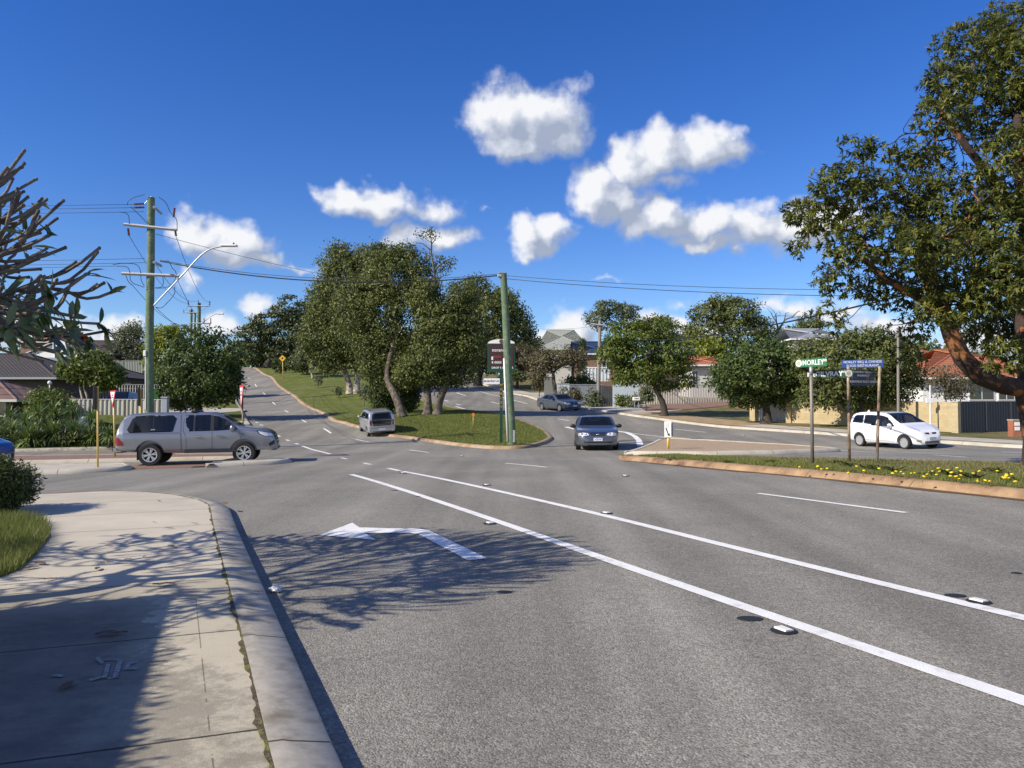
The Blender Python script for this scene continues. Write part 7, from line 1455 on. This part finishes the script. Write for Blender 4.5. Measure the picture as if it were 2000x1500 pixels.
c.mirrors(1.18, 1.26, .93, SIL, (.16, .2, .22)); c.seats((.42, -.30), .5, .78, .62); q = MB(); q.box((1.25, 0, 1.02), (.5, 1.5, .2), bev=.06); q.build('dashboard', M_INT, c.o); 
q = MB(); q.lathe([(.17, 0), (.19, .015), (.17, .03), (.15, .015), (.17, 0)], 20, 0, (.86, -.37, 1.14)); q.build('steering_wheel', M_INT, c.o)
c.finish([(-1.545, .41, .47), (1.54, .41, .47)]); c.wheels([(-1.545, .78), (1.54, .78)], .385, .265, .245, 'alloy', 6); PICK = c.place(-11.15, 27.75, (math.cos(R(12)), math.sin(R(12))))
# ---- white small hatch (3.87 m) ----------------------------------------------------
WHT = mat('white_paint', (.80, .81, .82), .25, 0, coat=.7)
HB = dict(halfw=.845, tumble=.30, roof_r=.13,
 top=[(-1.93, .62), (-1.91, .85), (-1.86, 1.05), (-1.74, 1.35), (-1.62, 1.48), (-1.3, 1.535), (-.6, 1.55), (.05, 1.52), (.38, 1.44), (.72, 1.23), (1.12, 1.01), (1.40, .93), (1.66, .83), (1.80, .73), (1.89, .58), (1.93, .45)],
 bot=[(-1.93, .36), (-1.8, .27), (-.9, .22), (.9, .22), (1.6, .22), (1.85, .20), (1.93, .25)],
 plan=[(-1.93, .66), (-1.86, .76), (-1.7, .81), (-1.2, .84), (.9, .845), (1.35, .825), (1.6, .76), (1.78, .62), (1.88, .46), (1.93, .32)],
 belt=[(-1.93, .95), (-1.5, .985), (.2, .93), (1.0, .90), (1.5, .80), (1.93, .55)])
def hatch(label, paint, spec, win, group=None, name='hatchback'):
    return Car(name, label, spec, paint, 'car', group)
c = hatch('white small hatchback driving on the far carriageway behind the blue sign posts', WHT, HB, None)
for v in 'LR':
    c.window(v, [(-1.62, 1.08), (-.98, 1.045), (-.98, 1.40), (-1.40, 1.41), (-1.53, 1.34)], M_GLASS, 'quarter_window'); c.window(v, [(-.93, 1.04), (-.24, .985), (-.24, 1.405), (-.93, 1.405)], M_GLASS); c.window(v, [(-.16, .98), (.80, .94), (.52, 1.19), (.22, 1.36), (-.02, 1.405), (-.16, 1.405)], M_GLASS)
    c.line(v, [(-.20, .30), (-.20, 1.42)], .02); c.line(v, [(-.98, .98), (-.93, .65), (-1.02, .5)], .01); c.line(v, [(.74, .35), (.86, .62), (.80, .93)], .01); c.line(v, [(-.95, .33), (.74, .33)], .012)
    sg = 1 if v == 'L' else -1
    for x in (-.36, -1.05): p, n_ = c.hit(v, x, .86); q = MB(); q.box((x, p[1] + sg * .02, .86), (.18, .03, .035), bev=.012); q.build('door_handle', WHT, c.o, smooth=True)
    c.decal('tail_lamp', v, [(-1.90, .95), (-1.78, 1.28), (-1.70, 1.25), (-1.76, .92)], M_TAIL, .008, .04)
c.mirror('headlamp', 'T', [(1.32, .72), (1.52, .58), (1.74, .40), (1.70, .60), (1.55, .74), (1.38, .78)] if False else [(1.36, .60), (1.70, .36), (1.80, .42), (1.66, .66), (1.46, .79), (1.34, .76)], M_LAMP) if False else None
for sg in (-1, 1): c.decal('headlamp', 'T', [(1.22, sg * .74), (1.42, sg * .56), (1.70, sg * .40), (1.76, sg * .50), (1.60, sg * .70), (1.38, sg * .79)], M_LAMP, .008, .05)
for sg in (-1, 1): c.decal('upper_grille', 'F', [(sg * .08, .70), (sg * .33, .70), (sg * .29, .64), (sg * .08, .63)], M_TRIM, .01, .05)
mk_ = MB(); 
for a in (90, 210, 330): ca, sa = math.cos(R(a)), math.sin(R(a)); mk_.add([(0, 0, 0), (0, .022 * ca - .014 * sa, .022 * sa + .014 * ca), (0, .044 * ca, .044 * sa), (0, .022 * ca + .014 * sa, .022 * sa - .014 * ca)], [(0, 1, 2, 3)])
p, _ = c.hit('F', 0, .675); q = mk_.build('front_badge', M_CHROME, c.o, fixn=False); q.location = (p[0] + .03, 0, .675)
c.decal('lower_grille', 'F', rrect(-.40, .40, .25, .36, .03), mat('mesh_grille', (.10, .10, .10), .5), .01, .08); c.plate('F', 0, .46, None, .37, .115, mat('shaded_plate', (.42, .45, .55), .4))
for sg in (-1, 1): [c.decal('bumper_slot', 'F', rrect(min(sg * .5, sg * .66), max(sg * .5, sg * .66), z, z + .02, .008), M_TRIM, .01, .05) for z in (.33, .375)]
c.window('T', [(.16, .58), (.98, .70), (.98, -.70), (.16, -.58)], M_GLASS, 'windscreen', shrink=.9); c.window('B', [(-.56, 1.06), (.56, 1.06), (.50, 1.42), (-.50, 1.42)], M_GLASSD, 'rear_window')
q = MB(); q.prism([(-.0, 0), (.16, 0), (.05, .09), (.02, .09)], 1, -.015, .015); q_ = q.build('roof_aerial', WHT, c.o); q_.location = (-1.35, 0, 1.515); q_.rotation_euler = (0, 0, math.pi)
c.mirrors(.62, .98, .82, WHT, (.13, .2, .17)); c.seats((-.05, -.9), .48, .48, .62); q = MB(); q.box((.75, 0, .88), (.4, 1.35, .16), bev=.05); q.build('dashboard', M_INT, c.o)
c.finish([(-1.19, .30, .355), (1.24, .30, .355)]); c.wheels([(-1.19, .73), (1.24, .73)], .29, .185, .20, 'cover', 9, mat('wheel_cover', (.50, .51, .53), .35, .5)); COLT = c.place(16.7, 33.6, (.34, -.94))
# ---- grey blue sedan facing the camera ------------------------------------------------
GRB = carpaint('grey_blue_paint', (.12, .135, .165), .6, .3)
SD = dict(halfw=.93, tumble=.40, roof_r=.12,
 top=[(-2.46, .55), (-2.43, .80), (-2.36, .98), (-2.1, 1.05), (-1.72, 1.09), (-1.45, 1.22), (-1.0, 1.38), (-.5, 1.435), (0, 1.43), (.30, 1.38), (.72, 1.16), (1.06, .985), (1.4, .94), (2.0, .84), (2.25, .77), (2.36, .66), (2.43, .50), (2.46, .42)],
 bot=[(-2.46, .38), (-2.2, .26), (-1, .21), (1, .21), (1.9, .22), (2.3, .20), (2.46, .26)],
 plan=[(-2.46, .66), (-2.38, .80), (-2.1, .88), (-1.4, .92), (1.2, .93), (1.9, .90), (2.2, .82), (2.36, .68), (2.43, .5), (2.46, .36)],
 belt=[(-2.46, .9), (-1.5, .98), (.9, .94), (1.5, .88), (2.1, .76), (2.46, .5)])
def sedan(label, paint, head=M_LAMP):
    c = Car('sedan', label, SD, paint, 'car')
    for v in 'LR':
        c.window(v, [(-1.32, 1.03), (-.34, 1.0), (-.34, 1.33), (-.80, 1.33), (-1.05, 1.26)], M_GLASS); c.window(v, [(-.26, 1.0), (.76, .985), (.45, 1.18), (.20, 1.31), (-.26, 1.335)], M_GLASS)
        c.line(v, [(-.30, .32), (-.30, 1.35)], .02); c.line(v, [(.84, .4), (.92, .7), (.80, .97)], .01); c.line(v, [(-1.1, .98), (-1.0, .6), (-1.12, .45)], .01)
        sg = 1 if v == 'L' else -1
        for x in (-.45, -1.1): p, n_ = c.hit(v, x, .86); q = MB(); q.box((x, p[1] + sg * .02, .86), (.18, .03, .035), bev=.012); q.build('door_handle', paint, c.o, smooth=True)
        c.decal('tail_lamp', v, [(-2.40, .85), (-2.1, .90), (-2.05, .80), (-2.38, .72)], M_TAIL, .008, .05)
    for sg in (-1, 1):
        h = c.decal('headlamp', 'F', [(sg * .36, .655), (sg * .42, .735), (sg * .60, .76), (sg * .80, .72), (sg * .80, .64), (sg * .55, .625)], M_LAMP, .008, .05)
        for yy in (.50, .66): p, n_ = c.hit('F', sg * yy, .69); (MB().ell((p[0] + .004, sg * yy, .69), (.03, .055, .048), 12, 8).build('lens', M_CHROME, h, smooth='all')) if p else None
        c.decal('indicator', 'F', [(sg * .74, .70), (sg * .81, .70), (sg * .81, .65), (sg * .75, .65)], M_AMB, .012, .05, h)
    g = c.decal('grille', 'F', [(-.33, .745), (.33, .745), (.27, .63), (-.27, .63)], M_TRIM, .008, .07); c.decal('grille_surround', 'F', [(-.35, .765), (.35, .765), (.34, .748), (-.34, .748)], M_CHROME, .012, .1, g)
    q = MB(); p, _ = c.hit('F', 0, .69); q.ell((p[0] + .012, 0, .69), (.012, .07, .028), 14, 8); q.build('front_badge', M_CHROME, c.o, smooth='all')
    c.decal('bumper_intake', 'F', [(-.62, .40), (.62, .40), (.56, .33), (-.56, .33)], M_TRIM, .008, .08)
    c.window('T', [(.20, .58), (.98, .74), (.98, -.74), (.20, -.58)], M_GLASS, 'windscreen', shrink=.92); c.window('T', [(-1.02, .56), (-1.60, .70), (-1.60, -.70), (-1.02, -.56)], M_GLASSD, 'rear_window')
    c.mirrors(.66, 1.0, .89, M_TRIM, (.12, .22, .15)); c.seats((-.2, -1.1), .5, .45, .62); q = MB(); q.box((.8, 0, .88), (.4, 1.45, .14), bev=.05); q.build('dashboard', M_INT, c.o)
    c.finish([(-1.40, .32, .38), (1.42, .32, .38)]); c.wheels([(-1.40, .80), (1.42, .80)], .32, .215, .215, 'alloy', 5)
    return c
c = sedan('grey blue sedan with headlamps facing the camera in the median gap', GRB); c.plate('F', 0, .485, '1CEJ·390', .37, .125); FALC = c.place(3.74, 34.6, (-.06, -1))
c = sedan('slate blue sedan coming down the far carriageway past the brown tree', carpaint('slate_paint', (.10, .125, .155), .5, .35)); c.plate('F', 0, .485); SED2 = c.place(4.1, 67.0, (.50, -.87))
# ---- silver hatchback seen from behind ---------------------------------------------------
UP = dict(halfw=.82, tumble=.22, roof_r=.13,
 top=[(-1.77, .50), (-1.76, .80), (-1.72, 1.05), (-1.60, 1.34), (-1.50, 1.43), (-1.2, 1.475), (-.4, 1.49), (.3, 1.45), (.6, 1.34), (1.0, 1.05), (1.3, .93), (1.6, .84), (1.72, .7), (1.77, .5)],
 bot=[(-1.77, .33), (-1.6, .24), (1.6, .22), (1.77, .28)], plan=[(-1.77, .74), (-1.70, .79), (-1.4, .815), (1.1, .82), (1.5, .76), (1.7, .6), (1.77, .4)], belt=[(-1.77, .93), (-1.2, .97), (.8, .92), (1.4, .86), (1.77, .6)])
SILB = carpaint('cool_silver_paint', (.50, .52, .55), .6, .34)
c = Car('hatchback', 'small silver hatchback seen from behind climbing the uphill road', UP, SILB, 'car')
for v in 'LR':
    c.window(v, [(-1.45, 1.06), (-.62, 1.0), (-.62, 1.37), (-1.2, 1.37), (-1.42, 1.28)], M_GLASS); c.window(v, [(-.54, .995), (.72, .95), (.40, 1.22), (.15, 1.36), (-.54, 1.375)], M_GLASS); c.line(v, [(-.58, .3), (-.58, 1.38)], .02); c.line(v, [(.75, .35), (.82, .7), (.74, .93)], .012)
    c.decal('headlamp', v, [(1.4, .84), (1.62, .80), (1.6, .66), (1.4, .7)], M_LAMP, .008, .05)
c.window('B', [(-.60, 1.0), (.60, 1.0), (.52, 1.36), (-.52, 1.36)], M_GLASS, 'rear_window', shrink=.94); c.decal('tailgate_panel', 'B', [(-.52, .66), (.52, .66), (.60, .99), (-.60, .99)], mat('gloss_black', (.012, .013, .015), .08, coat=1), .009, .08)
for sg in (-1, 1): c.decal('tail_lamp', 'B', [(sg * .58, .70), (sg * .69, .68), (sg * .72, .90), (sg * .69, 1.0), (sg * .61, 1.0)], M_TAIL, .011, .04)
c.decal('bumper_line', 'B', rrect(-.60, .60, .55, .565, .005), M_TRIM, .008, .2); c.plate('B', 0, .46, None, .37, .11); c.decal('lower_trim', 'B', rrect(-.55, .55, .30, .35, .02), M_TRIM, .008, .1)
q = MB(); q.box((-1.52, 0, 1.445), (.2, 1.0, .03), bev=.012); q.build('roof_spoiler', SILB, c.o, smooth=True)
q = MB(); [q.tube([(-1.2, sg * .54, 1.49), (.2, sg * .52, 1.49)], .018, 6) for sg in (-1, 1)]; q.build('roof_rails', M_TRIM, c.o)
c.window('T', [(.46, .56), (1.0, .66), (1.0, -.66), (.46, -.56)], M_GLASS, 'windscreen', shrink=.9)
c.mirrors(.62, .98, .80, SILB, (.12, .18, .15)); c.seats((-.1, -.95), .48, .48, .6); c.finish([(-1.16, .29, .345), (1.2, .29, .345)]); c.wheels([(-1.16, .70), (1.2, .70)], .285, .18, .2, 'alloy', 6); HAT = c.place(-8.15, 46.4, (-.36, .93))
# ---- blue car nosing in at the left edge, dark wagon up the far road, parked cars ---------------
BLU = carpaint('deep_blue_paint', (.012, .05, .22), .4, .3)
c = Car('hatchback', 'deep blue hatchback nosing into the picture at the left edge', UP, BLU, 'car')
for v in 'LR':
    c.window(v, [(-1.45, 1.06), (-.62, 1.0), (-.62, 1.37), (-1.2, 1.37), (-1.42, 1.28)], M_GLASSD); c.window(v, [(-.54, .995), (.72, .95), (.40, 1.22), (.15, 1.36), (-.54, 1.375)], M_GLASSD); c.line(v, [(.75, .35), (.82, .7), (.74, .93)], .012)
    c.decal('headlamp', v, [(1.28, .87), (1.60, .80), (1.62, .70), (1.42, .72)], M_LAMP, .008, .05)
c.decal('grille', 'F', rrect(-.4, .4, .32, .5, .04), M_TRIM, .01, .08); c.window('T', [(.46, .56), (1.0, .66), (1.0, -.66), (.46, -.56)], M_GLASSD, 'windscreen', shrink=.9); c.mirrors(.62, .98, .80, BLU, (.12, .18, .15)); c.plate('F', 0, .42)
c.finish([(-1.16, .29, .345), (1.2, .29, .345)]); c.wheels([(-1.16, .70), (1.2, .70)], .285, .18, .2, 'alloy', 6); c.place(-19.1, 26.4, (1, .03))
WG = dict(halfw=.90, tumble=.30, roof_r=.12, top=[(-2.2, .6), (-2.18, .95), (-2.1, 1.25), (-1.95, 1.58), (-1.7, 1.66), (-.4, 1.69), (.2, 1.64), (.55, 1.45), (.95, 1.10), (1.5, 1.02), (2.0, .92), (2.15, .75), (2.2, .5)], bot=[(-2.2, .4), (-2, .3), (2, .28), (2.2, .32)], plan=[(-2.2, .75), (-2.0, .87), (1.6, .90), (2.0, .8), (2.15, .6), (2.2, .4)], belt=[(-2.2, 1.0), (.8, .98), (1.6, .92), (2.2, .6)])
def wagon(label, paint, name='station_wagon'):
    c = Car(name, label, WG, paint, 'car')
    for v in 'LR': c.window(v, [(-1.85, 1.1), (-.4, 1.05), (-.4, 1.55), (-1.7, 1.55)], M_GLASSD, hole=False); c.window(v, [(-.3, 1.05), (.72, 1.02), (.4, 1.36), (.15, 1.53), (-.3, 1.56)], M_GLASSD, hole=False)
    c.window('T', [(.24, .6), (.90, .72), (.90, -.72), (.24, -.6)], M_GLASSD, 'windscreen', hole=False); c.decal('rear_window', 'B', rrect(-.6, .6, 1.12, 1.52, .08), M_GLASSD, .008, .1)
    for sg in (-1, 1): c.decal('headlamp', 'F', rrect(min(sg * .45, sg * .78), max(sg * .45, sg * .78), .72, .84, .03), M_LAMP, .01, .06); c.decal('tail_lamp', 'B', rrect(min(sg * .64, sg * .8), max(sg * .64, sg * .8), .85, 1.15, .03), M_TAIL, .01, .06)
    c.decal('grille', 'F', rrect(-.36, .36, .66, .82, .03), M_TRIM, .01, .1); c.plate('F', 0, .5); c.mirrors(.7, 1.08, .88, paint); c.finish([(-1.3, .33, .39), (1.3, .33, .39)]); c.wheels([(-1.3, .78), (1.3, .78)], .33, .2, .22, 'alloy', 5); return c
wagon('dark wagon approaching in the tree shade on the far carriageway', carpaint('graphite_paint', (.035, .037, .042), .4, .3)).place(xat(868, 121), 121, (.42, -.9))
c = wagon('white car parked behind the dark fence on the left hill', WHT); zz = zat(726, 86) - 1.69; c.o.matrix_world = Matrix.Translation((xat(246, 86), 86, zz)) @ Matrix.Rotation(math.pi / 2, 4, 'Z')
c = wagon('dark blue car parked in the driveway behind the cream fence', carpaint('navy_paint', (.012, .016, .045), .4, .3)); c.o.matrix_world = Matrix.Translation((xat(236, 61), 61, zat(764, 61) - 1.69)) @ Matrix.Rotation(-math.pi * .45, 4, 'Z')
# ---- drivers -----------------------------------------------------------------------------
def person(label, M, seat, skin, top_m, hair_m):
    """seated driver: one continuous skinned body with both hands on the wheel"""
    J = {'pel': (0, 0, .16), 'wst': (.0, 0, .34), 'chs': (-.02, 0, .52), 'nkb': (-.01, 0, .66), 'nk': (.01, 0, .72), 'hd': (.03, 0, .80), 'crn': (.03, 0, .91)}
    E = [('pel', 'wst'), ('wst', 'chs'), ('chs', 'nkb'), ('nkb', 'nk'), ('nk', 'hd'), ('hd', 'crn')]; Rd = {'pel': (.16, .12), 'wst': (.15, .11), 'chs': (.17, .12), 'nkb': (.09, .07), 'nk': (.052, .052), 'hd': (.078, .09), 'crn': (.07, .08)}
    for s, n in ((1, 'l'), (-1, 'r')):
        J.update({n + 's': (-.01, .19 * s, .60), n + 'e': (.16, .25 * s, .38), n + 'w': (.40, .15 * s, .47), n + 'h': (.455, .135 * s, .50), n + 'k': (.42, .13 * s, .20), n + 'a': (.60, .12 * s, -.12), n + 'hip': (.05, .10 * s, .14)})
        E += [('chs', n + 's'), (n + 's', n + 'e'), (n + 'e', n + 'w'), (n + 'w', n + 'h'), ('pel', n + 'hip'), (n + 'hip', n + 'k'), (n + 'k', n + 'a')]
        Rd.update({n + 's': (.075, .07), n + 'e': (.048, .048), n + 'w': (.033, .03), n + 'h': (.036, .022), n + 'k': (.07, .07), n + 'a': (.045, .045), n + 'hip': (.10, .09)})
        for f in range(4):
            a = n + 'f%d' % f; J[a] = (.485, (.112 + .014 * f) * s, .512 - .006 * f); J[a + 't'] = (.505, (.110 + .014 * f) * s, .482 - .006 * f); E += [(n + 'h', a), (a, a + 't')]; Rd[a] = (.010, .010); Rd[a + 't'] = (.008, .008)
        J[n + 't1'] = (.46, .105 * s, .515); J[n + 't2'] = (.475, .085 * s, .52); E += [(n + 'h', n + 't1'), (n + 't1', n + 't2')]; Rd[n + 't1'] = (.011, .011); Rd[n + 't2'] = (.009, .009)
    K = list(J); me = bpy.data.meshes.new('p'); me.from_pydata([J[k] for k in K], [(K.index(a), K.index(b)) for a, b in E], []); o = bpy.data.objects.new('p', me); COL.objects.link(o); o.modifiers.new('s', 'SKIN'); sv = me.skin_vertices[0].data
    for i, k in enumerate(K): sv[i].radius = Rd[k]; sv[i].use_root = (k == 'pel')
    o.modifiers.new('u', 'SUBSURF').levels = 1; dg = bpy.context.evaluated_depsgraph_get(); m2 = bpy.data.meshes.new_from_object(o.evaluated_get(dg)); bpy.data.objects.remove(o); m2.name = 'person'
    m2.materials.clear(); m2.materials.append(top_m); m2.materials.append(skin); mi = [1 if (p.center.z > .68 or p.center.x > .37 and p.center.z > .42) else 0 for p in m2.polygons]; m2.polygons.foreach_set('material_index', mi); m2.polygons.foreach_set('use_smooth', [True] * len(mi))
    b = bpy.data.objects.new('person', m2); COL.objects.link(b); tag(b, label, 'person', 'drivers')
    h = MB(); h.ell((.012, 0, .875), (.10, .088, .085), 16, 10); h.build('hair', hair_m, b, smooth='all'); f = MB(); [f.ell((.112, s * .033, .835), (.008, .013, .009), 8, 6) for s in (-1, 1)]; f.build('eyes', M_BLACK, b); f = MB(); f.ell((.122, 0, .81), (.018, .014, .022), 8, 6); f.build('nose', skin, b, smooth='all'); f = MB(); f.ell((.110, 0, .775), (.008, .026, .007), 8, 5); f.build('mouth', mat('lips', (.35, .12, .10), .5), b); f = MB(); [f.ell((.02, s * .085, .82), (.02, .012, .032), 8, 6) for s in (-1, 1)]; f.build('ears', skin, b, smooth='all')
    b.matrix_world = M @ Matrix.Translation(seat); return b
SK = mat('skin', (.42, .24, .17), .6); HR = mat('dark_hair', (.02, .016, .013), .7)
person('driver in a dark top at the wheel of the silver pickup', PICK.M, (.40, -.37, .78), SK, mat('dark_top', (.03, .03, .035), .8), HR)
person('driver in a pale shirt at the wheel of the white hatchback', COLT.M, (-.08, -.37, .47), SK, mat('pale_shirt', (.45, .45, .46), .8), HR)
person('driver of the grey blue sedan facing the camera', FALC.M, (-.22, -.37, .45), SK, mat('grey_top', (.08, .08, .09), .8), HR)
person('driver of the small silver hatchback, seen from behind', HAT.M, (-.12, -.37, .46), SK, mat('blue_top', (.04, .05, .08), .8), HR)
